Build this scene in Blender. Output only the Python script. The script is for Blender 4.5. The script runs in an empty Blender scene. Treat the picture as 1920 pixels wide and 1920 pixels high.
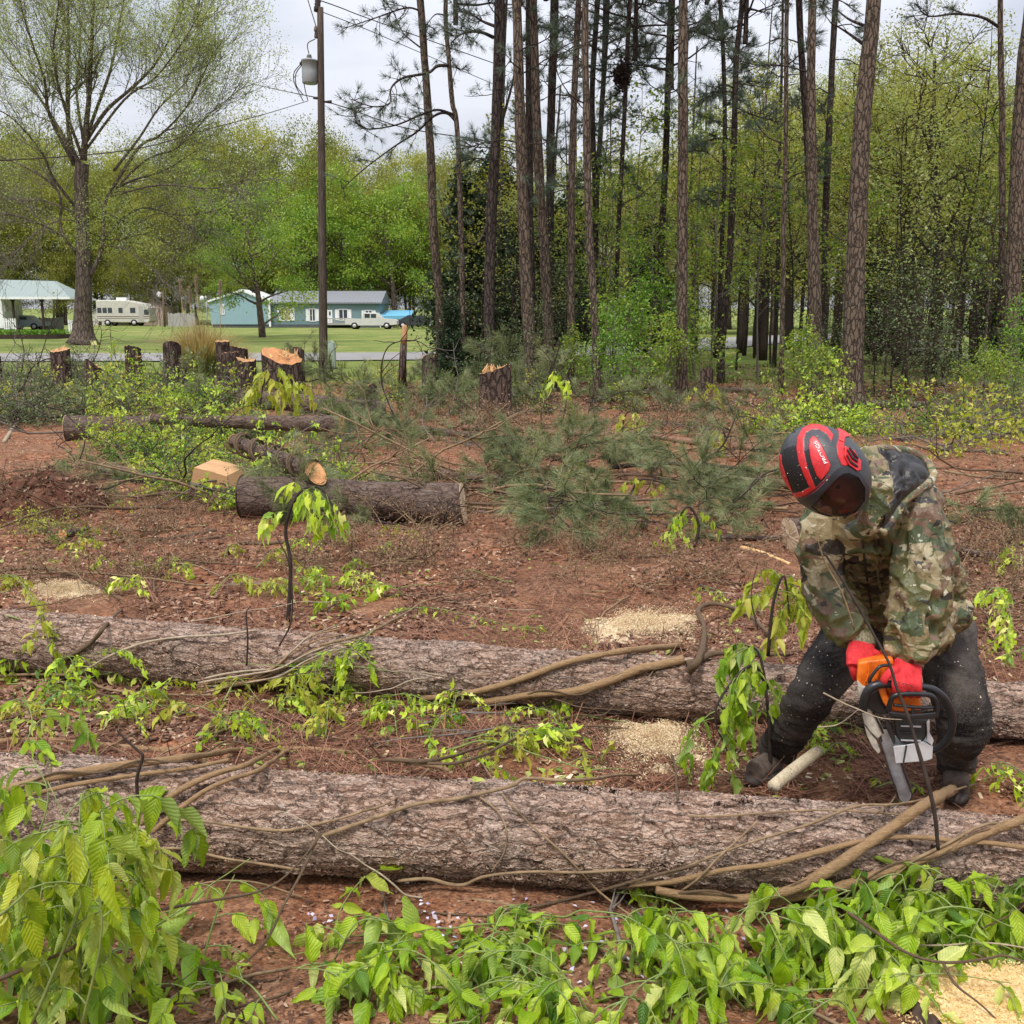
import bpy, math, random
import numpy as np
from mathutils import Vector, Matrix, Quaternion

SC = bpy.context.scene
COL = SC.collection
rng = np.random.default_rng(7)
random.seed(7)
R = math.radians

# ------------------------------------------------------------------ camera, light, exposure
CAMH = 1.85
TH = math.atan(360 / 1920)
cam_d = bpy.data.cameras.new('camera')
cam_d.sensor_width = 36; cam_d.lens = 36.0
cam_d.clip_start = 0.05; cam_d.clip_end = 3000
cam = bpy.data.objects.new('camera', cam_d); COL.objects.link(cam)
cam.location = (0, 0, CAMH); cam.rotation_euler = (math.pi / 2 - TH, 0, 0)
SC.camera = cam

SUN_EL, SUN_AZ = R(62), R(200)          # high soft sun behind thin cloud, from behind-left
wd = bpy.data.worlds.new('World'); SC.world = wd; wd.use_nodes = True
nt = wd.node_tree; nt.nodes.clear()
def _n(t, **k):
    n = nt.nodes.new(t)
    for a, b in k.items(): setattr(n, a, b)
    return n
sky = _n('ShaderNodeTexSky', sky_type='NISHITA', sun_disc=False, sun_elevation=SUN_EL, sun_rotation=SUN_AZ)
sky.air_density = 1.0; sky.dust_density = 3.0
tcw = _n('ShaderNodeTexCoord')
mpw = _n('ShaderNodeMapping'); mpw.inputs['Scale'].default_value = (1.0, 1.0, 3.2)
nzw = _n('ShaderNodeTexNoise'); nzw.inputs['Scale'].default_value = 2.2; nzw.inputs['Detail'].default_value = 5
nzw.inputs['Roughness'].default_value = 0.55
rpw = _n('ShaderNodeValToRGB')
rpw.color_ramp.elements[0].position = 0.38; rpw.color_ramp.elements[0].color = (2.85, 2.97, 3.35, 1)
rpw.color_ramp.elements[1].position = 0.58; rpw.color_ramp.elements[1].color = (4.2, 4.25, 4.55, 1)
mxw = _n('ShaderNodeMixRGB'); mxw.inputs[0].default_value = 0.86
bgw = _n('ShaderNodeBackground'); bgw.inputs['Strength'].default_value = 0.10
ow = _n('ShaderNodeOutputWorld')
L = nt.links.new
L(tcw.outputs['Generated'], mpw.inputs[0]); L(mpw.outputs[0], nzw.inputs['Vector']); L(nzw.outputs[0], rpw.inputs[0])
L(sky.outputs[0], mxw.inputs[1]); L(rpw.outputs[0], mxw.inputs[2]); sxw = _n('ShaderNodeSeparateXYZ'); L(tcw.outputs['Generated'], sxw.inputs[0])
def _m(op, a, b):
    x = _n('ShaderNodeMath', operation=op)
    for i_, v_ in ((0, a), (1, b)):
        if isinstance(v_, (int, float)): x.inputs[i_].default_value = v_
        else: L(v_, x.inputs[i_])
    return x.outputs[0]
zen = _m('ADD', _m('MULTIPLY', _m('POWER', _m('MAXIMUM', sxw.outputs[2], 0.0), 1.4), 1.7), 1.0)   # overcast sky: zenith about three times the horizon
vmw = _n('ShaderNodeVectorMath', operation='SCALE'); L(mxw.outputs[0], vmw.inputs[0]); L(zen, vmw.inputs['Scale'])
L(vmw.outputs[0], bgw.inputs[0]); L(bgw.outputs[0], ow.inputs[0])

sun_d = bpy.data.lights.new('sun', 'SUN'); sun_d.energy = 1.5; sun_d.angle = R(10); sun_d.color = (1.0, 0.96, 0.90)
sun = bpy.data.objects.new('sun', sun_d); COL.objects.link(sun)
sun.rotation_euler = (R(90) - SUN_EL, 0, R(-20))
SC.view_settings.view_transform = 'Standard'; SC.view_settings.look = 'None'
SC.view_settings.exposure = 0.90; SC.view_settings.gamma = 1.0
SC.cycles.max_bounces = 6; SC.cycles.diffuse_bounces = 3; SC.cycles.transmission_bounces = 4
SC.cycles.transparent_max_bounces = 8

# ------------------------------------------------------------------ pixel <-> world (photo pixels, 1920 wide)
CT, ST = math.cos(TH), math.sin(TH)
def ray(px, py):
    dx = (px - 960) / 1920; dy = -(py - 960) / 1920
    return (dx, CT + dy * ST, -ST + dy * CT)
def P(px, py, Y):
    d = ray(px, py); t = Y / d[1]
    return np.array([d[0] * t, Y, CAMH + d[2] * t])
def mpp(px, py, Y):
    return Y / ray(px, py)[1] / 1920
def proj(p):
    x, y, z = p[0], p[1], p[2] - CAMH
    f = y * CT - z * ST; u = y * ST + z * CT
    return 960 + 1920 * x / f, 960 - 1920 * u / f

# ------------------------------------------------------------------ noise
def _hash(i, j, k):
    n = (i * 374761393 + j * 668265263 + k * 2147483647 + 1013904223) & 0xffffffff
    n = ((n ^ (n >> 13)) * 1274126177) & 0xffffffff
    return ((n ^ (n >> 16)) & 0xffff) / 65535.0
def vnoise(p):
    p = np.asarray(p, dtype=np.float64); i = np.floor(p).astype(np.int64); f = p - i; f = f * f * (3 - 2 * f)
    o = 0
    for a in (0, 1):
        wa = f[:, 0] if a else 1 - f[:, 0]
        for b in (0, 1):
            wb = f[:, 1] if b else 1 - f[:, 1]
            for c in (0, 1):
                wc = f[:, 2] if c else 1 - f[:, 2]
                o = o + wa * wb * wc * _hash(i[:, 0] + a, i[:, 1] + b, i[:, 2] + c)
    return o * 2 - 1
def fbm(p, oc=4, g=0.5):
    s = 0; a = 1
    p = np.asarray(p, dtype=np.float64)
    for k in range(oc):
        s = s + a * vnoise(p * (2 ** k) + 17.3 * k); a *= g
    return s

# ------------------------------------------------------------------ terrain height
def hz(x, y):
    x = np.asarray(x, dtype=np.float64); y = np.asarray(y, dtype=np.float64)
    shp = np.broadcast(x, y).shape
    x = np.broadcast_to(x, shp).ravel(); y = np.broadcast_to(y, shp).ravel()
    r = np.clip((y - 26) / (115 - 26), 0, None)
    z = 1.07 * np.minimum(r, 1) + np.clip(y - 115, 0, None) * 0.012
    near = np.clip(1 - (y - 24) / 10, 0.12, 1)
    q = np.stack([x, y, np.zeros_like(x)], 1)
    z = z + near * (0.045 * fbm(q * 0.45, 2) + 0.022 * fbm(q * 2.3 + 5, 3))
    return z.reshape(shp) if shp else float(z[0])
def G(px, py):
    z = 0.0
    d = ray(px, py)
    if d[2] > -0.004: return None
    for _ in range(12):
        t = (z - CAMH) / d[2]; x, y = d[0] * t, d[1] * t
        z = 0.5 * z + 0.5 * float(hz(x, y))
    return np.array([x, y, float(hz(x, y))])
def on_ground(px, Y):
    # ground point that is seen at column px (approx) at distance Y
    x = (px - 960) / 1920 * Y * 1.0
    for _ in range(4):
        p = np.array([x, Y, float(hz(x, Y))]); q = proj(p); x += (px - q[0]) / 1920 * Y
    return np.array([x, Y, float(hz(x, Y))])

# ------------------------------------------------------------------ mesh building
class MB:
    def __init__(s): s.V = []; s.n = 0; s.loops = []; s.cnt = []; s.mi = []; s.r = []; s.lf = []
    def add(s, V, F, mi=0, rnd=0.5, lf=None):
        V = np.asarray(V, dtype=np.float64).reshape(-1, 3)
        if isinstance(F, np.ndarray): groups = [F]
        else:
            by = {}
            for f in F: by.setdefault(len(f), []).append(f)
            groups = [np.array(g) for g in by.values()]
        for g in groups:
            if len(g) == 0: continue
            s.loops.append((g + s.n).ravel()); s.cnt.append(np.full(len(g), g.shape[1]))
            m = mi if isinstance(mi, np.ndarray) else np.full(len(g), mi)
            s.mi.append(m)
        s.V.append(V); s.n += len(V)
        s.r.append(np.full(len(V), rnd) if np.isscalar(rnd) else np.asarray(rnd))
        if lf is not None: s.lf.append(lf)
    def mesh(s, name, mats, smooth=True):
        me = bpy.data.meshes.new(name)
        if s.n == 0: return me
        V = np.concatenate(s.V); lo = np.concatenate(s.loops); c = np.concatenate(s.cnt); mi = np.concatenate(s.mi)
        me.vertices.add(len(V)); me.vertices.foreach_set('co', V.ravel().astype(np.float32))
        me.loops.add(len(lo)); me.loops.foreach_set('vertex_index', lo.astype(np.int32))
        me.polygons.add(len(c)); st = np.concatenate([[0], np.cumsum(c)[:-1]])
        me.polygons.foreach_set('loop_start', st.astype(np.int32))
        me.polygons.foreach_set('material_index', mi.astype(np.int32))
        me.polygons.foreach_set('use_smooth', np.full(len(c), smooth))
        for m in (mats if isinstance(mats, (list, tuple)) else [mats]): me.materials.append(m)
        a = me.attributes.new('rnd', 'FLOAT', 'POINT'); a.data.foreach_set('value', np.concatenate(s.r).astype(np.float32))
        if s.lf and sum(len(x) for x in s.lf) == len(V): b = me.attributes.new('blade', 'FLOAT_VECTOR', 'POINT'); b.data.foreach_set('vector', np.concatenate(s.lf).ravel().astype(np.float32))
        me.update(calc_edges=True); me.validate()
        return me
    def build(s, name, mats, parent=None, smooth=True, loc=None):
        o = bpy.data.objects.new(name, s.mesh(name, mats, smooth)); COL.objects.link(o)
        if parent is not None: o.parent = parent
        if loc is not None: o.location = loc
        return o

def spline(pts, m=6):
    pts = np.asarray(pts, dtype=np.float64)
    if len(pts) < 3:
        t = np.linspace(0, 1, m * (len(pts) - 1) + 1)[:, None]; return pts[0] * (1 - t) + pts[-1] * t
    q = np.vstack([2 * pts[0] - pts[1], pts, 2 * pts[-1] - pts[-2]]); out = []
    for i in range(1, len(q) - 2):
        t = np.linspace(0, 1, m, endpoint=False)[:, None]
        p0, p1, p2, p3 = q[i - 1], q[i], q[i + 1], q[i + 2]
        out.append(0.5 * (2 * p1 + (p2 - p0) * t + (2 * p0 - 5 * p1 + 4 * p2 - p3) * t ** 2 + (3 * p1 - p0 - 3 * p2 + p3) * t ** 3))
    out.append(pts[-1:]); return np.vstack(out)

def tube(pts, rad, n=8, cap=True, ell=None, up=None):
    """tube along pts, radius array; ell = (ka, kb) radius factors for two frame axes"""
    pts = np.asarray(pts, dtype=np.float64); K = len(pts)
    rad = np.full(K, rad) if np.isscalar(rad) else np.asarray(rad, dtype=np.float64)
    if len(rad) != K: rad = np.interp(np.linspace(0, 1, K), np.linspace(0, 1, len(rad)), rad)
    T = np.gradient(pts, axis=0); T /= np.linalg.norm(T, axis=1)[:, None] + 1e-12
    a = np.array([0, 0, 1.0]) if abs(T[0, 2]) < 0.9 else np.array([1.0, 0, 0])
    if up is not None: a = np.asarray(up, dtype=float)
    N = np.zeros_like(T); v = a - T[0] * a.dot(T[0]); v /= np.linalg.norm(v); N[0] = v
    for i in range(1, K):
        v = (a if up is not None else N[i - 1]); v = v - T[i] * v.dot(T[i]); l = np.linalg.norm(v)
        N[i] = v / l if l > 1e-6 else N[i - 1]
    B = np.cross(T, N)
    th = np.linspace(0, 2 * np.pi, n, endpoint=False)
    ka, kb = (1, 1) if ell is None else ell
    ka = np.broadcast_to(np.interp(np.linspace(0, 1, K), np.linspace(0, 1, len(np.atleast_1d(ka))), np.atleast_1d(ka)), (K,))
    kb = np.broadcast_to(np.interp(np.linspace(0, 1, K), np.linspace(0, 1, len(np.atleast_1d(kb))), np.atleast_1d(kb)), (K,))
    V = pts[:, None, :] + (rad * ka)[:, None, None] * np.cos(th)[None, :, None] * N[:, None, :] + (rad * kb)[:, None, None] * np.sin(th)[None, :, None] * B[:, None, :]
    V = V.reshape(-1, 3)
    i = np.arange(K - 1)[:, None] * n; j = np.arange(n)[None, :]; j2 = (j + 1) % n
    F = np.stack([i + j, i + j2, i + n + j2, i + n + j], -1).reshape(-1, 4)
    F = [tuple(f) for f in F] if cap else F
    if cap: F += [tuple(range(n - 1, -1, -1)), tuple((K - 1) * n + q for q in range(n))]
    return V, F
def fast_tubes(mb, segs, n=3, rnd=0.5):
    """many straight tapered prisms at once; segs: list of (p0, p1, r0, r1)"""
    if not len(segs): return
    p0 = np.array([s[0] for s in segs]); p1 = np.array([s[1] for s in segs]); r0 = np.array([s[2] for s in segs]); r1 = np.array([s[3] for s in segs])
    T = p1 - p0; T /= np.linalg.norm(T, axis=1)[:, None] + 1e-9
    a = np.where(np.abs(T[:, 2:3]) < 0.9, np.array([[0, 0, 1.0]]), np.array([[1.0, 0, 0]]))
    N = np.cross(T, a); N /= np.linalg.norm(N, axis=1)[:, None]; B = np.cross(T, N)
    th = np.linspace(0, 2 * np.pi, n, endpoint=False)
    ring = np.cos(th)[None, :, None] * N[:, None] + np.sin(th)[None, :, None] * B[:, None]
    V = np.concatenate([p0[:, None] + r0[:, None, None] * ring, p1[:, None] + r1[:, None, None] * ring], 1).reshape(-1, 3)
    j = np.arange(n); f = np.stack([j, (j + 1) % n, n + (j + 1) % n, n + j], -1)
    F = (np.arange(len(segs)) * 2 * n)[:, None, None] + f[None]
    mb.add(V, F.reshape(-1, 4), 0, rnd)

def scatter(mb, tV, tF, pos, M, scale, rnd=None, mi=0):
    """instances of template (tV,tF np array); M (N,3,3) columns = axes"""
    pos = np.asarray(pos); N = len(pos)
    if N == 0: return
    scale = np.broadcast_to(np.asarray(scale, dtype=float), (N,))
    V = np.einsum('nij,kj->nki', M, tV) * scale[:, None, None] + pos[:, None, :]
    F = (np.arange(N) * len(tV))[:, None, None] + tF[None]
    r = rng.random(N) if rnd is None else np.broadcast_to(np.asarray(rnd, dtype=float), (N,))
    mb.add(V.reshape(-1, 3), F.reshape(-1, tF.shape[1]), mi, np.repeat(r, len(tV)), np.tile(tV, (N, 1)) if len(tV) > 20 else None)
def frames(d, nrm=None):
    """rotation matrices whose Y axis is d, Z axis near nrm"""
    d = np.asarray(d, dtype=float); d = d / (np.linalg.norm(d, axis=1)[:, None] + 1e-9)
    if nrm is None: nrm = rng.normal(size=d.shape)
    x = np.cross(d, nrm); x /= np.linalg.norm(x, axis=1)[:, None] + 1e-9
    z = np.cross(x, d)
    return np.stack([x, d, z], -1)
def rdir(n, zs=1.0):
    v = rng.normal(size=(n, 3)); v[:, 2] *= zs; return v / np.linalg.norm(v, axis=1)[:, None]

# leaf templates (length along +Y)
LEAF_LO = (np.array([[0, 0, 0], [0.30, 0.42, 0.07], [0, 1, -0.05], [-0.30, 0.42, 0.07]]), np.array([[0, 1, 2, 3]]))
def _leaf_hi(w=0.25, bend=0.25, wave=0.02, seed=0, side=0):
    ys = np.array([0, .07, .17, .30, .44, .58, .71, .83, .93, 1.0]); ws = np.array([.03, .55, .92, 1.0, .93, .76, .53, .30, .11, .0]) * w
    V = []; r = np.random.default_rng(seed)
    for y, ww in zip(ys, ws):
        z = -bend * y * y; w1, w2 = wave * r.normal(), wave * r.normal(); sx_ = side * y * y
        V += [[-ww + sx_, y, z + ww * .45 + w1], [-ww * .5 + sx_, y, z + ww * .12 + w1 * .3], [sx_, y, z - .012], [ww * .5 + sx_, y, z + ww * .12 + w2 * .3], [ww + sx_, y, z + ww * .45 + w2]]
    F = []
    for i in range(len(ys) - 1):
        for j in range(4): a = i * 5 + j; F.append([a, a + 1, a + 6, a + 5])
    return np.array(V), np.array(F)
LEAF_HI = [_leaf_hi(.22, .25, .035, 1, .06), _leaf_hi(.19, .5, .04, 2, -.08), _leaf_hi(.25, .08, .045, 3, .02), _leaf_hi(.21, -.15, .04, 4, .10), _leaf_hi(.17, .35, .05, 5, -.14), _leaf_hi(.23, .8, .05, 6, .04)]
def _leaf_mid():
    V = np.array([[0, 0, 0], [.2, .25, .05], [0, .3, -.02], [-.2, .25, .05], [.22, .55, .02], [0, .6, -.06], [-.22, .55, .02], [0, 1, -.2]])
    F = np.array([[0, 1, 2, 2], [0, 2, 3, 3], [1, 4, 5, 2], [2, 5, 6, 3], [4, 7, 5, 5], [5, 7, 6, 6]])
    return V, F
_v = np.array([[-.02, 0, 0], [.02, 0, 0], [.22, .28, .06], [.0, .3, -.02], [-.22, .28, .06], [.21, .6, .0], [0, .62, -.08], [-.21, .6, .0], [.01, 1, -.22], [-.01, 1, -.22]])
LEAF_MID = (_v, np.array([[1, 2, 3, 0], [3, 2, 5, 6], [4, 3, 6, 7], [6, 5, 8, 9]]))
NEEDLE = (np.array([[-.5, 0, 0], [.5, 0, 0], [.25, 1, 0], [-.25, 1, 0]]), np.array([[0, 1, 2, 3]]))

# ------------------------------------------------------------------ tagging
def tag(o, label=None, cat=None, group=None, kind=None):
    if label: o['label'] = label
    if cat: o['category'] = cat
    if group: o['group'] = group
    if kind: o['kind'] = kind
    return o
def empty(name, loc=(0, 0, 0), label=None, cat=None, group=None, rz=0):
    o = bpy.data.objects.new(name, None); COL.objects.link(o); o.location = tuple(loc); o.rotation_euler = (0, 0, rz)
    o.empty_display_size = 0.2
    return tag(o, label, cat, group)
def children(o): return [c for c in COL.objects if c.parent == o]
_kids = {}
def copy_tree(o, parent=None, kids=None):
    c = o.copy(); COL.objects.link(c)
    if parent is not None: c.parent = parent
    for ch in (kids if kids is not None else o.children): copy_tree(ch, c)
    return c
RANK = {}      # group -> list of (object, label function)
def rank(group, o, fn): o['group'] = group; RANK.setdefault(group, []).append((o, fn))
_ORD = ['leftmost', 'second', 'third', 'fourth', 'fifth', 'sixth', 'seventh', 'eighth', 'ninth', 'tenth', 'eleventh', 'twelfth', 'thirteenth', 'fourteenth', 'fifteenth', 'sixteenth', 'seventeenth', 'eighteenth', 'nineteenth', 'twentieth']
_TENS = {2: 'twenty', 3: 'thirty', 4: 'forty', 5: 'fifty', 6: 'sixty', 7: 'seventy', 8: 'eighty', 9: 'ninety'}
_TENTH = {2: 'twentieth', 3: 'thirtieth', 4: 'fortieth', 5: 'fiftieth', 6: 'sixtieth', 7: 'seventieth', 8: 'eightieth', 9: 'ninetieth'}
_TENTH[10] = 'hundredth'; _TENS[10] = 'hundred'
def ordinal(i):
    if i == 0: return 'first'
    if i < 20: return _ORD[i]
    n = i + 1
    if n >= 100: return 'number %d' % n
    if n % 10 == 0: return _TENTH[n // 10]
    return _TENS[n // 10] + '-' + (['first'] + _ORD[1:])[n % 10 - 1]
def finish_labels():
    for g, L_ in RANK.items():
        L_.sort(key=lambda t: proj(t[0].location)[0])
        for i, (o, fn) in enumerate(L_):
            o['label'] = fn.replace('#', ordinal(i)) if isinstance(fn, str) else fn(ordinal(i))

# ------------------------------------------------------------------ materials
class NT:
    def __init__(s, name, rough=0.8, spec=0.3):
        s.m = bpy.data.materials.new(name); s.m.use_nodes = True; s.t = s.m.node_tree
        s.b = s.t.nodes['Principled BSDF']; s.o = s.t.nodes['Material Output']
        s.b.inputs['Roughness'].default_value = rough; s.b.inputs['Specular IOR Level'].default_value = spec
        s._tc = None
    def n(s, t, **k):
        x = s.t.nodes.new(t)
        for a, b in k.items(): setattr(x, a, b)
        return x
    def l(s, a, b): s.t.links.new(a, b)
    def tc(s, out='Object'):
        if s._tc is None: s._tc = s.n('ShaderNodeTexCoord')
        return s._tc.outputs[out]
    def map(s, sc=(1, 1, 1), out='Object', src=None, rot=(0, 0, 0)):
        m = s.n('ShaderNodeMapping'); m.inputs['Scale'].default_value = sc; m.inputs['Rotation'].default_value = rot; s.l(src or s.tc(out), m.inputs[0]); return m.outputs[0]
    def noise(s, v, scale=5, detail=4, rough=.5, dist=0):
        x = s.n('ShaderNodeTexNoise'); s.l(v, x.inputs['Vector']); x.inputs['Scale'].default_value = scale; x.inputs['Detail'].default_value = detail
        x.inputs['Roughness'].default_value = rough; x.inputs['Distortion'].default_value = dist; return x
    def vor(s, v, scale=5, feat='F1', rnd=1):
        x = s.n('ShaderNodeTexVoronoi', feature=feat); s.l(v, x.inputs['Vector']); x.inputs['Scale'].default_value = scale; x.inputs['Randomness'].default_value = rnd; return x
    def ramp(s, f, stops, interp='LINEAR'):
        x = s.n('ShaderNodeValToRGB'); s.l(f, x.inputs[0]); cr = x.color_ramp; cr.interpolation = interp
        cr.elements[0].position = stops[0][0]; cr.elements[0].color = _c(stops[0][1])
        cr.elements[1].position = stops[-1][0]; cr.elements[1].color = _c(stops[-1][1])
        for p, c in stops[1:-1]: e = cr.elements.new(p); e.color = _c(c)
        return x.outputs[0]
    def mix(s, f, a, b, mode='MIX'):
        x = s.n('ShaderNodeMixRGB', blend_type=mode)
        for i, v in ((0, f), (1, a), (2, b)):
            if isinstance(v, (int, float)): x.inputs[i].default_value = v if i == 0 else (v, v, v, 1)
            elif isinstance(v, tuple): x.inputs[i].default_value = _c(v)
            else: s.l(v, x.inputs[i])
        return x.outputs[0]
    def math(s, op, a, b=0.0, clamp=False):
        x = s.n('ShaderNodeMath', operation=op, use_clamp=clamp)
        for i, v in ((0, a), (1, b)):
            if isinstance(v, (int, float)): x.inputs[i].default_value = v
            else: s.l(v, x.inputs[i])
        return x.outputs[0]
    def attr(s, name='rnd'):
        x = s.n('ShaderNodeAttribute', attribute_name=name); return x.outputs['Fac']
    def orand(s):
        return s.n('ShaderNodeObjectInfo').outputs['Random']
    def bump(s, h, strength=.5, dist=.01):
        x = s.n('ShaderNodeBump'); x.inputs['Strength'].default_value = strength; x.inputs['Distance'].default_value = dist; s.l(h, x.inputs['Height']); s.l(x.outputs[0], s.b.inputs['Normal']); return x
    def col(s, c):
        if isinstance(c, tuple): s.b.inputs['Base Color'].default_value = _c(c)
        else: s.l(c, s.b.inputs['Base Color'])
        return s
def _c(c):
    if isinstance(c, (int, float)): return (c, c, c, 1)
    return (c[0], c[1], c[2], 1)

def leaf_mat(name, stops, rough=.45, trans=.4, obj=0.0, tmul=(1.25, 1.25, .7)):
    m = NT(name, rough, .35)
    a = m.attr()
    if obj: a = m.math('ADD', m.math('MULTIPLY', a, 1 - obj), m.math('MULTIPLY', m.orand(), obj))
    c = m.ramp(a, stops)
    m.col(c)
    t = m.n('ShaderNodeBsdfTranslucent'); m.l(m.mix(1.0, c, tmul, 'MULTIPLY'), t.inputs[0])
    ms = m.n('ShaderNodeMixShader'); ms.inputs[0].default_value = trans
    m.l(m.b.outputs[0], ms.inputs[1]); m.l(t.outputs[0], ms.inputs[2]); m.l(ms.outputs[0], m.o.inputs[0])
    return m.m
def flat(name, c, rough=.7, spec=.3, nscale=8, amt=.25, metal=0, bump=0):
    m = NT(name, rough, spec); nz = m.noise(m.tc(), nscale, 5, .6)
    dark = tuple(v * (1 - amt) for v in c); lite = tuple(min(1, v * (1 + amt)) for v in c)
    m.col(m.ramp(nz.outputs[0], [(.3, dark), (.7, lite)])); m.b.inputs['Metallic'].default_value = metal
    if bump: m.bump(nz.outputs[0], .6, bump)
    return m.m

def bark_stand(name, c1, c2, c3, sc=1.0):
    m = NT(name, .9, .15)
    v0 = m.map((1, 1, .28))
    nz = m.noise(m.map((1, 1, 1)), 6, 4, .6)
    w = m.mix(.10, v0, nz.outputs['Color'], 'ADD')
    v = m.vor(w, 14 * sc, 'DISTANCE_TO_EDGE'); vc = m.vor(w, 14 * sc, 'F1')
    e = m.math('MULTIPLY', v.outputs['Distance'], 6, True)
    n2 = m.noise(m.map((1, 1, .5)), 3, 5, .6)
    base = m.mix(n2.outputs[0], c2, c3); base = m.mix(m.math('MULTIPLY', vc.outputs['Color'], .5), base, c2)
    m.col(m.mix(e, c1, base)); m.bump(e, .9, .02)
    return m.m
M = {}
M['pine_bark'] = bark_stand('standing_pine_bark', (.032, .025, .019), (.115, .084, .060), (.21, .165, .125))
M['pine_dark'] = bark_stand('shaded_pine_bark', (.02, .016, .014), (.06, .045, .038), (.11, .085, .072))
M['oak_bark'] = bark_stand('oak_bark', (.05, .038, .032), (.14, .105, .085), (.20, .155, .13), .5)
M['twig_dark'] = flat('dark_twig', (.045, .032, .026), .8, .2, 20, .4)
M['twig_grey'] = flat('grey_twig', (.15, .125, .105), .85, .2, 20, .4)
M['twig_tan'] = flat('tan_twig', (.22, .15, .085), .8, .2, 25, .4)
M['twig_pale'] = flat('pale_twig', (.34, .27, .19), .8, .2, 25, .3)

def bark_log(name, pal, disp=.010, sx=.36, sc=1.0):
    """flaky pine bark, log axis = local X; plates by voronoi, layered flakes by terraced noise"""
    m = NT(name, .85, .2)
    wv = m.noise(m.map((1, 1, 1)), 9, 4, .6)
    sub = m.n('ShaderNodeVectorMath', operation='SUBTRACT'); m.l(wv.outputs['Color'], sub.inputs[0]); sub.inputs[1].default_value = (.5, .5, .5)
    scl = m.n('ShaderNodeVectorMath', operation='SCALE'); m.l(sub.outputs[0], scl.inputs[0]); scl.inputs['Scale'].default_value = .075
    ad = m.n('ShaderNodeVectorMath', operation='ADD'); m.l(m.map((sx, 1, 1)), ad.inputs[0]); m.l(scl.outputs[0], ad.inputs[1])
    w = ad.outputs[0]
    ve = m.vor(w, 21 * sc, 'DISTANCE_TO_EDGE'); vc = m.vor(w, 21 * sc, 'F1')
    ve2 = m.vor(w, 75 * sc, 'DISTANCE_TO_EDGE'); vc2 = m.vor(w, 75 * sc, 'F1')
    e1 = m.math('MULTIPLY', ve.outputs['Distance'], 14, True); e2 = m.math('MULTIPLY', ve2.outputs['Distance'], 7, True)
    tn = m.noise(w, 15, 4, .6); t8 = m.math('MULTIPLY', tn.outputs[0], 15)
    fr = m.math('FRACT', t8); step = m.math('DIVIDE', m.math('FLOOR', t8), 14)
    fr2 = m.math('MULTIPLY', fr, 4, True)        # thin dark line at each terrace lip
    fine = m.noise(m.map((.5, 1, 1)), 90, 4, .65)
    rid = m.noise(m.map((.25, 1, 1)), 150, 2, .5)
    h = m.math('ADD', m.math('MULTIPLY', e1, .20), m.math('MULTIPLY', m.math('MULTIPLY', vc.outputs['Color'], 1.0), .62))
    h = m.math('ADD', h, m.math('MULTIPLY', e2, .10)); h = m.math('ADD', h, m.math('MULTIPLY', step, 1.15))
    h = m.math('ADD', h, m.math('MULTIPLY', fine.outputs[0], .22))
    d = m.n('ShaderNodeDisplacement'); m.l(h, d.inputs['Height']); d.inputs['Scale'].default_value = disp; d.inputs['Midlevel'].default_value = .6
    m.l(d.outputs[0], m.o.inputs['Displacement']); m.m.displacement_method = 'BOTH'
    crack, dk, mid, lt, grey = pal
    cc = m.ramp(m.math('ADD', m.math('MULTIPLY', vc2.outputs['Color'], .35), m.math('MULTIPLY', fine.outputs[0], .75)), [(.30, dk), (.46, mid), (.62, lt), (.85, grey)])
    big = m.noise(m.map((1, 1, 1)), 3.5, 4, .6)
    cc = m.mix(m.ramp(big.outputs[0], [(.45, 0), (.75, .5)]), cc, grey)
    cc = m.mix(m.ramp(rid.outputs[0], [(.35, .35), (.6, 0)]), cc, dk)
    k = m.math('MULTIPLY', m.math('ADD', m.math('MULTIPLY', e1, .78), .22), m.math('ADD', m.math('MULTIPLY', fr2, .80), .20))
    k = m.math('MULTIPLY', k, m.math('ADD', m.math('MULTIPLY', e2, .35), .65))
    m.col(m.mix(k, crack, cc))
    return m.m
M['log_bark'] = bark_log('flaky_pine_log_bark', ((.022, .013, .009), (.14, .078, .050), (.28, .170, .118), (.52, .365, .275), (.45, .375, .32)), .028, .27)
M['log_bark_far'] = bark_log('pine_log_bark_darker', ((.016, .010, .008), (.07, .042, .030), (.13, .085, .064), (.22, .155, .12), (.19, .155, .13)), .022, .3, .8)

def cut_mat(name, c1, c2, c3):
    m = NT(name, .75, .2)
    sx = m.n('ShaderNodeSeparateXYZ'); m.l(m.tc(), sx.inputs[0])
    nz = m.noise(m.tc(), 6, 3); r = m.math('SQRT', m.math('ADD', m.math('POWER', sx.outputs[1], 2), m.math('POWER', sx.outputs[2], 2)))
    r = m.math('ADD', r, m.math('MULTIPLY', nz.outputs[0], .03)); s_ = m.math('SINE', m.math('MULTIPLY', r, 420))
    n2 = m.noise(m.map((1, 1, 1)), 22, 5, .65)
    b = m.mix(n2.outputs[0], c1, c2); b = m.mix(m.math('MULTIPLY', m.math('ADD', s_, 1), .22), b, c3)
    m.col(b); m.bump(n2.outputs[0], .4, .006); return m.m
M['cut'] = cut_mat('fresh_cut_wood', (.46, .26, .12), (.64, .41, .22), (.34, .16, .07))
M['cut_pale'] = cut_mat('pale_cut_wood', (.50, .38, .25), (.68, .54, .38), (.36, .24, .13))
M['cut_orange'] = cut_mat('orange_cut_wood', (.52, .24, .09), (.70, .38, .17), (.36, .15, .06))
M['splinter'] = flat('splintered_wood', (.66, .42, .20), .75, .2, 30, .35)
M['vine'] = None
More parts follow.
